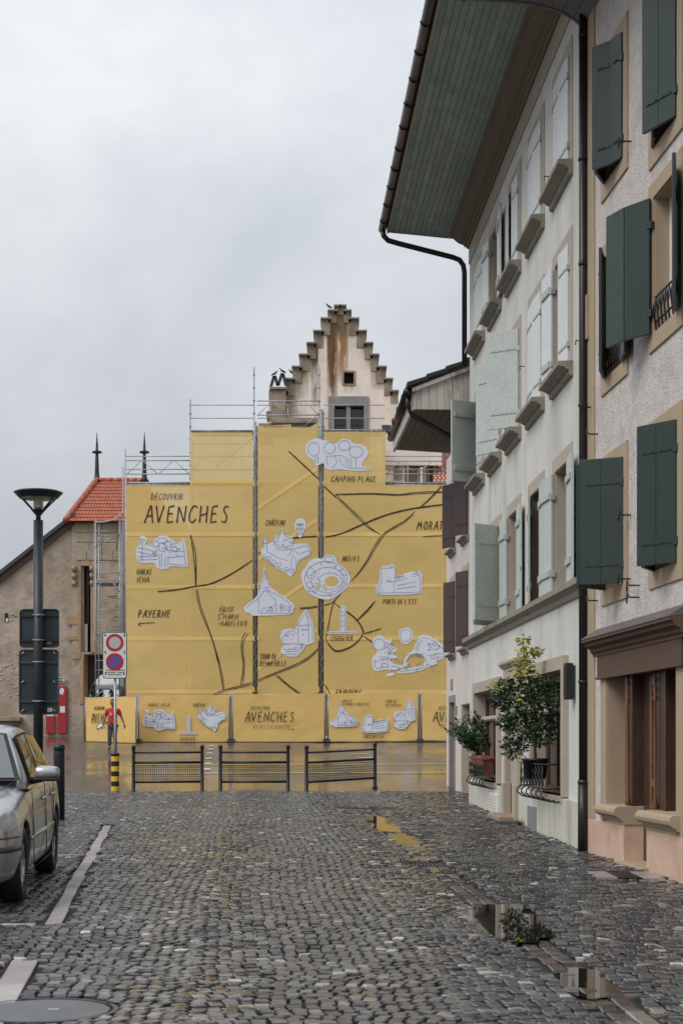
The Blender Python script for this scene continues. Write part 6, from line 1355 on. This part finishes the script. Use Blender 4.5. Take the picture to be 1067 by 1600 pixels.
M['lamppost'] = mat('anthracite_paint', (.017, .021, .027), .42, .1, 3)
bx = IM(93, 0, 24.2); z = zg(bx.x, 24.2); t = thing('dark_bollard', 'dark anthracite cylindrical bollard standing behind the silver car', 'bollard', (bx.x, 24.2, z))
mb = MB(); mb.lathe([(.083, z), (.083, z + 1.03), (.0830, z + 1.04)], bx.x, 24.2, 24); mb.build('post', 'lamppost', t); mb = MB(); mb.lathe([(.076, z + 1.04), (.076, z + 1.055), (.086, z + 1.06), (.086, z + 1.14), (.06, z + 1.15)], bx.x, 24.2, 24); mb.build('cap_ring', 'lamppost', t)
mb = MB(); mb.lathe([(.12, z + .005), (.12, z + .02), (.09, z + .02)], bx.x, 24.2, 20); mb.build('base_flange', 'steeld', t)

LD = 26.0; lx = IM(60.5, 0, LD).x; lz = zg(lx, LD)
t = thing('street_lamp', 'tall dark grey street lamp with flat dish head above the silver car', 'street lamp', (lx, LD, lz))
zl = lambda py: H + (HY - py) / F * LD
mb = MB(); mb.lathe([(.077, lz), (.077, zl(813))], lx, LD, 28); mb.build('pole', 'lamppost', t)
mb = MB(); mb.lathe([(.04, zl(815)), (.04, zl(806)), (.045, zl(805)), (.11, zl(797.5)), (.12, zl(796.5)), (.10, zl(796))], lx, LD, 24); hd_ = mb.build('lamp_neck', 'lamppost', t)
mb = MB(); mb.lathe([(.30, zl(779)), (.375, zl(771.5)), (.395, zl(769.5)), (.34, zl(767.5)), (.2, zl(766.2)), (.02, zl(765.8))], lx, LD, 40)
mb.build('lamp_canopy', 'lamppost', t)
mb = MB(); mb.lathe([(.295, zl(779.2)), (.24, zl(778)), (.02, zl(776.5))], lx, LD, 32); mb.build('reflector', mat('lamp_reflector', (.40, .38, .31), .4, .05, 3), hd_)
mb = MB(); prof_ = []
for i in range(7): zz = 794 - i * 2.6; prof_ += [(.070, zl(zz)), (.085, zl(zz - 1.1)), (.070, zl(zz - 2.3))]
mb.lathe(prof_, lx, LD, 20); mb.build('ribbed_diffuser', mat('lamp_diffuser', (.50, .46, .36), .35, .05, 3), hd_)
for a in (20, 160, 200, 340): mb = MB(); mb.tube([(lx + .10 * math.cos(R(a)), LD + .10 * math.sin(R(a)), zl(796)), (lx + .29 * math.cos(R(a)), LD + .29 * math.sin(R(a)), zl(777))], .016, 6); mb.build('strut', 'lamppost', hd_)
def signback(x0, x1, y0, y1, label, m_edge, extra):
    z0, z1 = zl(y1), zl(y0); X0 = IM(x0, 0, LD + .13).x; X1 = IM(x1, 0, LD + .13).x; yb = LD + .13
    s = thing('sign_board', label, 'sign board', ((X0 + X1) / 2, yb, z0), 'sign boards seen from behind on the lamp post')
    mb = MB(); rrect(mb, X0 + .012, X1 - .012, z0 + .012, z1 - .012, yb, yb + .012, .045); mb.build('back_plate', mat('sign_back_' + ('a' if extra else 'b'), (.018, .034, .04), .45, .12, 2), s, fixn=True)
    mb = MB(); n = 5; pts = []
    for (ax, az, a0) in ((X1 - .05, z1 - .05, 0), (X0 + .05, z1 - .05, 90), (X0 + .05, z0 + .05, 180), (X1 - .05, z0 + .05, 270)):
        for i in range(n + 1): a = R(a0 + 90 * i / n); pts.append(Vector((ax + .05 * math.cos(a), yb - .01, az + .05 * math.sin(a))))
    mb.tube(pts + [pts[0]], .014, 8); mb.build('rim', m_edge, s)
    for zz in ((z0 + .10, z1 - .10) if not extra else (z0 + .20, z1 - .20)):
        mb = MB(); mb.box(X0 - .01, X1 + .01, yb - .035, yb - .001, zz - .018, zz + .018); mb.build('bracket_bar', 'iron' if not extra else 'steeld', s)
        mb = MB(); mb.tube([(lx - .09, LD + .09, zz), (lx - .085, LD - .05, zz), (lx, LD - .085, zz), (lx + .085, LD - .05, zz), (lx + .09, LD + .09, zz)], .010, 6); mb.box(lx - .02, lx + .04, LD - .11, LD - .085, zz - .012, zz + .012); mb.build('clamp', 'steel', s)
    if extra:
        for sx in (0, 1):
            for zz in (z0 + .05, (z0 + z1) / 2, z1 - .05):
                xx = X0 + .03 if sx == 0 else X1 - .03; mb = MB(); mb.tube([(xx, yb - .02, zz - .02), (xx + (.05 if sx == 0 else -.05), yb - .02, zz + .02)], .012, 6); mb.build('clip', 'steel', s)
        mb = MB(); xx = IM(78.5, 0, yb).x; mb.box(xx - .04, xx + .04, yb - .004, yb - .001, zl(1112), zl(1105.5)); mb.build('sticker', 'white', s)
    else:
        mb = MB(); xx = IM(77.5, 0, yb).x; mb.box(xx - .04, xx + .04, yb - .004, yb - .001, zl(1005), zl(1001)); mb.build('sticker', 'steel', s)
signback(32.5, 92, 951.5, 1010, 'upper dark sign board, seen from behind, clamped to the lamp post', 'black', False)
signback(31.5, 91.5, 1015, 1115, 'lower taller sign board with grey rim, seen from behind on the lamp post', 'steeld', True)
# ============================================================ MAN IN A RED T-SHIRT
MD = 54.0; mo = IM(177, 0, MD); mz = zg(mo.x, MD); MX = mo.x
man = thing('person', 'man in red T-shirt and dark trousers walking past the fence, holding a white roll', 'person', (MX, MD, mz))
def skin(chains, name, m, parent, sub=2, root=0):
    """chains share joints through equal coordinates"""
    idx = {}; vs = []; rr_ = []; es = []
    for ch_ in chains:
        prev = None
        for (p, r) in ch_:
            key = tuple(round(c, 4) for c in p)
            if key not in idx: idx[key] = len(vs); vs.append(p); rr_.append(r)
            if prev is not None and prev != idx[key]: es.append((prev, idx[key]))
            prev = idx[key]
    o = ORG[parent.name]; me = bpy.data.meshes.new(name); me.from_pydata([(MX + x - o.x, MD + y - o.y, mz + z - o.z) for x, y, z in vs], es, [])
    bm = bmesh.new(); bm.from_mesh(me); ly = bm.verts.layers.skin.verify(); bm.verts.ensure_lookup_table()
    for v, r in zip(bm.verts, rr_):
        r = (r, r) if not isinstance(r, tuple) else r; v[ly].radius = r; v[ly].use_root = (v.index == root)
    bm.to_mesh(me); bm.free()
    ob = bpy.data.objects.new(name, me); C.objects.link(ob); ob.parent = parent; ORG[ob.name] = o
    k = ob.modifiers.new('skin', 'SKIN'); k.use_smooth_shade = True; s = ob.modifiers.new('subdivision', 'SUBSURF'); s.levels = sub; s.render_levels = sub
    me.materials.append(m if not isinstance(m, str) else M[m]); return ob
M['skinm'] = mat('skin', (.20, .11, .075), .55, .06, 20)
M['tee'] = mat('red_cotton', (.50, .018, .022), .85, .1, 6); M['trouser'] = mat('dark_grey_cotton', (.055, .058, .066), .9, .15, 6); M['hair'] = mat('black_hair', (.012, .010, .010), .7, .2, 60); M['shoe'] = mat('dark_teal_shoe', (.03, .06, .065), .6, .2, 20)
SC = 1.66 / 1.75
def q(x, y, z): return (x * SC, y * SC, z * SC)
pel = q(0, 0, .92)
spine = [(pel, .135), (q(0, 0, 1.08), .125), (q(0, 0, 1.26), .145), (q(0, .0, 1.40), .13), (q(0, -.005, 1.47), .055), (q(0, -.02, 1.55), .052)]
armL = [(q(0, .0, 1.40), .13), (q(-.19, .0, 1.39), .058), (q(-.27, -.02, 1.14), .046), (q(-.335, -.12, .93), .032), (q(-.35, -.16, .86), .030)]
armR = [(q(0, .0, 1.40), .13), (q(.19, .0, 1.39), .058), (q(.29, .02, 1.15), .046), (q(.385, -.04, .94), .032), (q(.41, -.06, .87), .030)]
legL = [(pel, .135), (q(-.09, 0, .86), .085), (q(-.10, -.10, .48), .058), (q(-.11, -.06, .10), .038), (q(-.12, -.19, .05), .038)]
legR = [(pel, .135), (q(.09, 0, .86), .085), (q(.06, -.02, .47), .058), (q(.07, .24, .14), .038), (q(.08, .16, .05), .036)]
body = skin([spine, armL, armR, legL, legR], 'body', 'skinm', man)
# head, face, ears on the same build
hx, hy, hz = q(0, -.03, 1.645); mb = MB(); W = lambda x, y, z: (MX + x, MD + y, mz + z)
mb.sphere(W(hx, hy, hz), .105, 20, (.82, .95, 1.18)); mb.sphere(W(hx, hy - .09, hz - .075), .04, 10, (1.2, .8, .8)); mb.tube([W(hx, hy - .095, hz + .02), W(hx, hy - .125, hz - .02), W(hx, hy - .10, hz - .03)], [.008, .017, .012], 8)
for s in (-1, 1): mb.sphere(W(hx + s * .088, hy, hz - .01), .022, 8, (.5, .8, 1.3))
mb.build('head', 'skinm', man)
mb = MB(); mb.sphere(W(hx, hy + .018, hz + .035), .106, 18, (.86, .95, 1.0)); mb.build('hair', 'hair', man)
mb = MB()
for s in (-1, 1): mb.sphere(W(hx + s * .034, hy - .094, hz + .012), .010, 8, (1.3, .5, .7)); mb.tube([W(hx + s * .018, hy - .103, hz + .032), W(hx + s * .052, hy - .096, hz + .032)], .005, 5)
mb.tube([W(hx - .025, hy - .107, hz - .055), W(hx + .025, hy - .107, hz - .055)], .006, 5); mb.build('facial_features', 'hair', man)
# clothes
skin([[(q(0, 0, .86), .150), (q(0, 0, .98), .150), (q(0, 0, 1.10), .146), (q(0, 0, 1.26), .160), (q(0, .0, 1.39), .142), (q(0, -.003, 1.45), .075)], [(q(0, .0, 1.39), .142), (q(-.19, .0, 1.385), .082), (q(-.25, -.015, 1.20), .078)], [(q(0, .0, 1.39), .142), (q(.19, .0, 1.385), .082), (q(.26, .015, 1.20), .078)]], 'tshirt', 'tee', man)
mb = MB(); p = lambda x, z: W(x * SC, -.178, z * SC)
for a in range(5):
    t_ = R(a * 72 + 20); mb.add([p(-.055, 1.25), p(-.055 + .05 * math.cos(t_ - .3), 1.25 + .045 * math.sin(t_ - .3)), p(-.055 + .075 * math.cos(t_), 1.25 + .06 * math.sin(t_)), p(-.055 + .05 * math.cos(t_ + .3), 1.25 + .045 * math.sin(t_ + .3))], [(0, 1, 2, 3)])
mb.build('shirt_print', 'white', man)
skin([[(q(0, 0, .94), .150), (q(-.09, 0, .84), .100), (q(-.10, -.10, .48), .080), (q(-.11, -.055, .12), .066)], [(q(0, 0, .94), .150), (q(.09, 0, .84), .100), (q(.06, -.02, .47), .080), (q(.07, .22, .17), .062)]], 'trousers', 'trouser', man)
for (x, y, z, s) in ((-.115, -.13, .045, 0), (.075, .20, .055, .02)):
    mb = MB(); mb.sphere(W(x * SC, y * SC, (z) * SC), .06, 12, (.85, 2.1, .75)); mb.build('shoe', 'shoe', man)
def hand(wr, dirv, side):
    w = Vector(wr); d = Vector(dirv).normalized(); u = Vector((side, 0, 0)); n_ = d.cross(u).normalized(); mb = MB()
    mb.tube([Vector(W(*w)), Vector(W(*(w + d * .045))), Vector(W(*(w + d * .09)))], [.027, .042, .036], 8)
    for i, (off, ln) in enumerate(((-.03, .065), (-.01, .078), (.01, .072), (.03, .055))):
        a = w + d * .085 + n_ * off; mb.tube([Vector(W(*a)), Vector(W(*(a + d * ln * .55))), Vector(W(*(a + d * ln * .8 + u * -.022 * 1)))], [.0105, .010, .008], 6)
    a = w + d * .03 - n_ * .035; mb.tube([Vector(W(*a)), Vector(W(*(a + d * .03 - n_ * .025))), Vector(W(*(a + d * .06 - n_ * .03)))], [.013, .011, .009], 6); return mb.build('hand', 'skinm', man)
hand(q(-.35, -.16, .87), (-.15, -.35, -.9), -1); hand(q(.41, -.06, .88), (.2, -.2, -.95), 1)
a = Vector(W(*q(-.52, -.26, .73))); b = Vector(W(*q(-.33, -.22, .86))); mb = MB(); mb.tube([a, b], .055, 12); r_ = mb.build('rolled_sheet', 'white'); tag(r_, 'white rolled sheet with dark strap held by the man in red', 'roll')
mb = MB(); mb.tube([a - (b - a) * .03, a + (b - a) * .05], .06, 12); mb.tube([b, b + (b - a) * .35, Vector(W(*q(-.05, -.2, 1.0)))], [.03, .014, .012], 8); mb.build('strap', 'black', r_)

# ============================================================ SILVER HATCHBACK
ang = math.atan(.077); side0 = Vector((-2.575, 13.22, 0)); tdir = Vector((-math.sin(ang), math.cos(ang), 0)); ndir = Vector((math.cos(ang), math.sin(ang), 0))
ORI = side0 - ndir * .865 - tdir * .85
def CW_(x, y, z):      # car space: x to picture right, y from nose to tail, z up
    p = ORI + ndir * x + tdir * y; return Vector((p.x, p.y, zg(-2.8, p.y) + .012 + z))
car = thing('silver_hatchback', 'silver-grey five-door hatchback parked at the left edge facing the camera', 'car', (ORI + tdir * 2).to_tuple()[:2] + (zg(-3.4, 14.4),))
M['carpaint'] = mat('silver_car_paint', (.40, .41, .415), .30, .03, 2, metal=.75, coat=.7)
M['rubber'] = mat('black_rubber', (.012, .012, .012), .6, .15, 30); M['alloy'] = mat('wheel_alloy', (.40, .40, .41), .35, .05, 20, metal=.6); M['chrome'] = mat('headlamp_glass', (.42, .45, .46), .08, .05, 8)
M['cabin'] = mat('windscreen_glass', (.10, .125, .125), .05, .05, 2, spec=.8)
M['carglass'] = mat('car_side_glass', (.014, .015, .016), .03, .05, 2, spec=1.0)
# lower body: stations along the length; each gives half width and heights
ST = [ # y, w_sill, w_mid, w_shoulder, z_bot, z_mid, z_shoulder, z_top(centre), w_top
 (0.00, .50, .58, .52, .24, .48, .66, .70, .40), (.04, .66, .73, .66, .21, .48, .68, .735, .50), (.16, .76, .825, .745, .19, .48, .72, .79, .56), (.42, .81, .862, .79, .19, .50, .775, .855, .60), (.62, .82, .868, .80, .19, .51, .80, .88, .62), (.85, .825, .870, .805, .19, .52, .825, .905, .63), (1.10, .825, .869, .81, .18, .52, .85, .935, .64), (1.32, .82, .866, .815, .18, .52, .875, .965, .65),
 (1.7, .82, .866, .818, .18, .52, .90, .92, .6), (2.2, .82, .866, .82, .18, .52, .91, .92, .6), (2.8, .82, .866, .82, .18, .52, .92, .93, .6), (3.1, .82, .866, .82, .18, .52, .925, .94, .6), (3.36, .82, .870, .82, .19, .53, .93, .95, .6), (3.6, .815, .868, .82, .20, .53, .935, .955, .6), (3.9, .79, .845, .80, .22, .53, .94, .96, .55), (4.08, .74, .80, .75, .24, .53, .93, .95, .5), (4.15, .62, .70, .64, .28, .55, .90, .92, .45)]
vs = []; fs = []
def row(s):
    y, ws, wm, wh, zb, zm, zh, zt, wt = s
    half = [(ws - .06, zb), (ws, zb + .03), (wm - .012, zb + .16), (wm, zm - .04), (wm, zm + .09), (wm - .018, (zm + zh) / 2 + .05), (wh + .012, zh - .035), (wh - .025, zh + .005), (wt, zt - .015), (wt * .5, zt)]
    return [(-x, y, z) for x, z in half] + [(0, y, zt + .003)] + [(x, y, z) for x, z in reversed(half)]
rows_ = [row(s) for s in ST]; nr_ = len(rows_[0])
for r in rows_: vs += r
for i in range(len(rows_) - 1):
    for k in range(nr_ - 1): fs.append((i * nr_ + k, i * nr_ + k + 1, (i + 1) * nr_ + k + 1, (i + 1) * nr_ + k))
    fs.append((i * nr_ + nr_ - 1, i * nr_, (i + 1) * nr_, (i + 1) * nr_ + nr_ - 1))
fs.append(tuple(reversed(range(nr_)))); fs.append(tuple((len(rows_) - 1) * nr_ + k for k in range(nr_)))
mb = MB(); mb.add([CW_(*v) for v in vs], fs, True); bodyo = mb.build('body', 'carpaint', car, fixn=True, subd=2)
# wheel arches cut out
cutm = MB()
AX = (.85, 3.36)
for ay in AX:
    for sx in (-1, 1):
        n = 28; ring_ = []
        for xx in (sx * .60, sx * 1.1): ring_ += [CW_(xx, ay + .355 * math.cos(2 * math.pi * k / n), .315 + .355 * math.sin(2 * math.pi * k / n)) for k in range(n)]
        cutm.add(ring_, [(k, (k + 1) % n, (k + 1) % n + n, k + n) for k in range(n)] + [tuple(reversed(range(n))), tuple(range(n, 2 * n))])
cut = cutm.build('cutter', 'rubber', car, fixn=True)
bo = bodyo.modifiers.new('bool', 'BOOLEAN'); bo.object = cut; bo.operation = 'DIFFERENCE'; bo.solver = 'EXACT'
dg = bpy.context.evaluated_depsgraph_get(); me2 = bpy.data.meshes.new_from_object(bodyo.evaluated_get(dg)); bodyo.modifiers.clear(); bodyo.data = me2; me2.materials.clear(); me2.materials.append(M['carpaint'])
me2.polygons.foreach_set('material_index', [0] * len(me2.polygons))
bpy.data.objects.remove(cut)
def cpart(name, quads, m, par=car, th=0, smooth_=False):
    mb = MB()
    for qd in quads: mb.add([CW_(*v) for v in qd], [tuple(range(len(qd)))], smooth_)
    return mb.build(name, m, par)
# wheels
for ay in AX:
    for sx in (-1, 1):
        def ring2(r, x): return [CW_(sx * x, ay + r * math.cos(2 * math.pi * k / 36), .312 + r * math.sin(2 * math.pi * k / 36)) for k in range(36)]
        def rings(prof_, nm, m, par):
            mb = MB(); v_ = []
            for r, x in prof_: v_ += ring2(r, x)
            mb.add(v_, [(i * 36 + k, i * 36 + (k + 1) % 36, (i + 1) * 36 + (k + 1) % 36, (i + 1) * 36 + k) for i in range(len(prof_) - 1) for k in range(36)], True); return mb.build(nm, m, par, fixn=True)
        w_ = rings([(.20, .67), (.29, .665), (.310, .69), (.312, .75), (.310, .815), (.288, .850), (.21, .846), (.20, .83)], 'wheel', 'rubber', car)
        rings([(.205, .83), (.20, .80), (.19, .765), (.09, .775), (.06, .80), (.001, .80)], 'rim', 'alloy', w_)
        mb = MB()
        for k in range(7):
            a = 2 * math.pi * k / 7; da = .20
            mb.add([CW_(sx * .812, ay + .05 * math.cos(a - .5), .312 + .05 * math.sin(a - .5)), CW_(sx * .812, ay + .05 * math.cos(a + .5), .312 + .05 * math.sin(a + .5)), CW_(sx * .834, ay + .195 * math.cos(a + da * .6), .312 + .195 * math.sin(a + da * .6)), CW_(sx * .834, ay + .195 * math.cos(a - da * .6), .312 + .195 * math.sin(a - da * .6))], [(0, 1, 2, 3)])
        mb.build('spoke', 'alloy', w_)
        mb = MB(); v_ = []
        for r, x in ((.345, .60), (.352, .845)): v_ += [CW_(sx * x, ay + r * math.cos(math.pi * (k / 24 * 1.1 - .05)), .315 + r * math.sin(math.pi * (k / 24 * 1.1 - .05))) for k in range(25)]
        mb.add(v_, [(k, k + 1, k + 26, k + 25) for k in range(24)], True); mb.build('wheel_arch_liner', 'rubber', car)
mb = MB(); P8 = [CW_(x, y, z) for z in (.22, .75) for (x, y) in ((-.62, .2), (.62, .2), (.62, 3.95), (-.62, 3.95))]; mb.hexa(P8); mb.build('underbody', 'rubber', car)
# greenhouse
GH = [ # y_belt, z_belt, w_belt, y_roof, z_roof, w_roof
 (1.28, .955, .77, 1.95, 1.345, .575), (1.42, .94, .815, 2.02, 1.375, .580), (1.95, .935, .80, 2.25, 1.405, .600), (2.45, .935, .80, 2.55, 1.415, .605), (2.95, .94, .80, 2.95, 1.405, .600), (3.50, .95, .79, 3.40, 1.375, .585), (3.86, .97, .74, 3.66, 1.33, .555), (4.02, .98, .62, 3.78, 1.30, .50)]
vs = []; fs = []; NP = 13
def grow(g):
    yb, zb, wb, yr, zr, wr = g; h = [(wb + .012, yb, zb - .05), (wb, yb, zb), ((wb * .62 + wr * .38) + .008, yb * .62 + yr * .38, zb * .62 + zr * .38), (wr + .012, yr, zr - .03), (wr - .035, yr, zr + .012), (wr * .5, yr, zr + .038)]
    return [(-x, y, z) for x, y, z in h] + [(0, yr, zr + .046)] + [(x, y, z) for x, y, z in reversed(h)]
for g_ in GH: vs += grow(g_)
for i in range(len(GH) - 1):
    for k in range(NP - 1): fs.append((i * NP + k, i * NP + k + 1, (i + 1) * NP + k + 1, (i + 1) * NP + k))
fs.append(tuple(reversed(range(NP)))); fs.append(tuple((len(GH) - 1) * NP + k for k in range(NP)))
mb = MB(); mb.add([CW_(*v) for v in vs], fs, True); mb.build('cabin', 'carpaint', car, fixn=True, subd=2)
# windscreen (lies on the front face)
def wsx(u, v, off=.012):   # u -1..1 across, v 0..1 up
    yb, zb, wb = 1.30, .955, .775; yr, zr, wr = 1.93, 1.345, .58
    w = wb + (wr - wb) * v; cur_ = .10 * (u * u); y = yb + (yr - yb) * v + cur_ * (1 - .3 * v) - off; z = zb + (zr - zb) * v + .03 * (1 - u * u) * (v) + off * .9; return CW_(u * w, y - .07, z)
def wsgrid(nm, m, u0, u1, v0, v1, off):
    mb = MB(); nx, ny = 20, 6; v_ = [wsx(u0 + (u1 - u0) * i / nx, v0 + (v1 - v0) * j / ny, off) for j in range(ny + 1) for i in range(nx + 1)]
    mb.add(v_, [(j * (nx + 1) + i, j * (nx + 1) + i + 1, (j + 1) * (nx + 1) + i + 1, (j + 1) * (nx + 1) + i) for j in range(ny) for i in range(nx)], True); return mb.build(nm, m, car, fixn=True)
ws = wsgrid('windscreen_seal', 'rubber', -.985, .985, .0, 1.0, .018); wsgrid('windscreen', 'cabin', -.93, .93, .05, .95, .024)
# side windows, both sides, laid on the cabin flank
def flank(y, t, off, sx=1):     # y at belt, t 0..1 up
    ys_ = [g[0] for g in GH]; i = max(0, min(len(GH) - 2, sum(1 for a in ys_ if a <= y) - 1)); a, b = GH[i], GH[i + 1]; f = (y - a[0]) / (b[0] - a[0]); g = [a[k] + (b[k] - a[k]) * f for k in range(6)]
    return CW_(sx * (g[2] + (g[5] - g[2]) * t + .010 * math.sin(math.pi * t) + off), g[0] + (g[3] - g[0]) * t, g[1] + (g[4] - g[1]) * t)
def side_window(sx, ylo, yhi, m, off, t0, t1, name, par):
    mb = MB(); nx, ny = 8, 5; v_ = []
    for j in range(ny + 1):
        for i in range(nx + 1): v_.append(flank(ylo + (yhi - ylo) * i / nx, t0 + (t1 - t0) * j / ny, off, sx))
    mb.add(v_, [(j * (nx + 1) + i, j * (nx + 1) + i + 1, (j + 1) * (nx + 1) + i + 1, (j + 1) * (nx + 1) + i) for j in range(ny) for i in range(nx)], True); return mb.build(name, m, par, fixn=True)
for sx in (1, -1):
    fr_ = side_window(sx, 1.54, 3.60, 'rubber', .010, .05, .90, 'window_surround', car)
    for (a, b) in ((1.62, 2.33), (2.41, 3.10), (3.16, 3.52)): side_window(sx, a, b, 'carglass', .018, .09, .86, 'side_window', fr_)
    # door shut lines, handles, rubbing strip, sill
    bs = lambda y, z: CW_(sx * (.868 - .02 * max(0, (z - .60) / .3) + .003), y, z)
    for (y0, z0, y1, z1) in ((1.36, .24, 1.36, .88), (2.37, .24, 2.37, .91), (3.02, .62, 3.16, .91), (3.02, .62, 2.98, .24)):
        mb = MB(); mb.tube([bs(y0, z0), bs((y0 + y1) / 2, (z0 + z1) / 2), bs(y1, z1)], .004, 5); mb.build('door_gap', 'rubber', car)
    mb = MB(); mb.tube([bs(1.36, .235), bs(3.0, .235)], .004, 5); mb.build('door_gap', 'rubber', car)
    for y in (2.12, 2.92): mb = MB(); mb.tube([bs(y, .775) , bs(y + .03, .782) + ndir * sx * .02, bs(y + .14, .785) + ndir * sx * .02, bs(y + .17, .78)], [.010, .014, .014, .010], 8); mb.build('door_handle', 'carpaint', car)
    mb = MB(); mb.tube([bs(1.22, .49), bs(2.3, .50), bs(3.0, .51)], [.012, .017, .012], 6); mb.build('rubbing_strip', 'carpaint', car)
    # mirror
    mb = MB(); mo_ = Vector((0, 0, 0)); b0 = CW_(sx * .80, 1.66, .955); mb.tube([b0, CW_(sx * .88, 1.64, .965), CW_(sx * .93, 1.62, .975)], [.035, .028, .024], 8)
    mr = mb.build('mirror_arm', 'rubber', car)
    mb = MB(); cx_, cy_, cz_ = .962, 1.60, 1.028; n = 16; v_ = []
    prof_ = [(-.108, .030, .035), (-.105, .05, .052), (-.04, .065, .064), (.05, .063, .060), (.092, .048, .046), (.104, .025, .026)]
    for (dx, ry, rz) in prof_:
        v_ += [CW_(sx * (cx_ + dx), cy_ + ry * math.cos(2 * math.pi * k / n), cz_ + .0 + rz * (abs(math.sin(2 * math.pi * k / n)) ** .8) * (1 if math.sin(2 * math.pi * k / n) >= 0 else -1)) for k in range(n)]
    mb.add(v_, [(i * n + k, i * n + (k + 1) % n, (i + 1) * n + (k + 1) % n, (i + 1) * n + k) for i in range(len(prof_) - 1) for k in range(n)] + [tuple(range(n)), tuple(range((len(prof_) - 1) * n, len(prof_) * n))], True); mb.build('mirror_housing', 'carpaint', mr, fixn=True, subd=1)
    mb = MB(); mb.hexa([CW_(sx * .86, 1.53, .955), CW_(sx * 1.055, 1.54, .955), CW_(sx * 1.055, 1.66, .955), CW_(sx * .86, 1.66, .955), CW_(sx * .86, 1.525, .985), CW_(sx * 1.06, 1.535, .985), CW_(sx * 1.06, 1.66, .985), CW_(sx * .86, 1.66, .985)]); mb.build('mirror_base', 'rubber', mr, bevel=.012)
    # headlamp and indicator
    mb = MB(); n = 24; hc_ = (.62, .015, .625)
    v_ = [CW_(sx * (hc_[0] + .155 * math.cos(2 * math.pi * k / n)), hc_[1] + .07 * max(0, math.cos(2 * math.pi * k / n)) ** 2 * 1.4 - .01, hc_[2] + .085 * math.sin(2 * math.pi * k / n)) for k in range(n)]
    v_ += [CW_(sx * (hc_[0] + .135 * math.cos(2 * math.pi * k / n)), hc_[1] - .03 + .07 * max(0, math.cos(2 * math.pi * k / n)) ** 2 * 1.4, hc_[2] + .07 * math.sin(2 * math.pi * k / n)) for k in range(n)]
    mb.add(v_, [(k, (k + 1) % n, (k + 1) % n + n, k + n) for k in range(n)] + [tuple(range(n, 2 * n))], True); mb.build('headlamp', 'chrome', car, fixn=True)
# bumper strip, grille, bonnet seams, number plate, wipers
mb = MB(); pts = [(-.868, .40), (-.835, .17), (-.738, .035), (-.58, -.008), (0, -.015), (.58, -.008), (.738, .035), (.835, .17), (.868, .40)]; mb.tube([CW_(x, y, .475) for x, y in smooth(pts, False, 2)], .022, 8); mb.build('bumper_strip', 'steeld', car)
mb = MB(); mb.tube([CW_(x * .997, y + .004, .565) for x, y in smooth([(-.868, .40), (-.835, .17), (-.738, .035), (-.58, -.008), (.58, -.008), (.738, .035), (.835, .17), (.868, .40)], False, 2)], .0055, 5); mb.build('bumper_seam', 'rubber', car)
mb = MB(); mb.hexa([CW_(-.40, -.02, .60), CW_(.40, -.02, .60), CW_(.40, .05, .60), CW_(-.40, .05, .60), CW_(-.38, -.005, .68), CW_(.38, -.005, .68), CW_(.38, .05, .68), CW_(-.38, .05, .68)]); mb.build('grille', 'rubber', car)
for sx in (1, -1): mb = MB(); mb.tube([CW_(sx * x, y, z) for x, y, z in ((.50, .12, .775), (.60, .45, .862), (.655, .85, .905), (.70, 1.22, .955))], .004, 5); mb.build('bonnet_gap', 'rubber', car)
mb = MB(); mb.hexa([CW_(-.26, -.05, .36), CW_(.26, -.05, .36), CW_(.26, -.02, .36), CW_(-.26, -.02, .36), CW_(-.26, -.05, .46), CW_(.26, -.05, .46), CW_(.26, -.02, .46), CW_(-.26, -.02, .46)]); mb.build('number_plate', 'white', car)
mb = MB(); mb.tube([CW_(-.45, 1.20, .962), CW_(.1, 1.24, 1.0)], .008, 5); mb.tube([CW_(.15, 1.20, .962), CW_(.58, 1.27, .99)], .008, 5); mb.build('wiper', 'rubber', car)
mb = MB(); mb.tube([CW_(-.02, 3.4, 1.42), CW_(-.02, 3.75, 1.60)], .005, 5); mb.build('aerial', 'rubber', car)
print('objects', len(bpy.data.objects), 'tris', sum(len(o.data.polygons) for o in bpy.data.objects if o.type == 'MESH'))
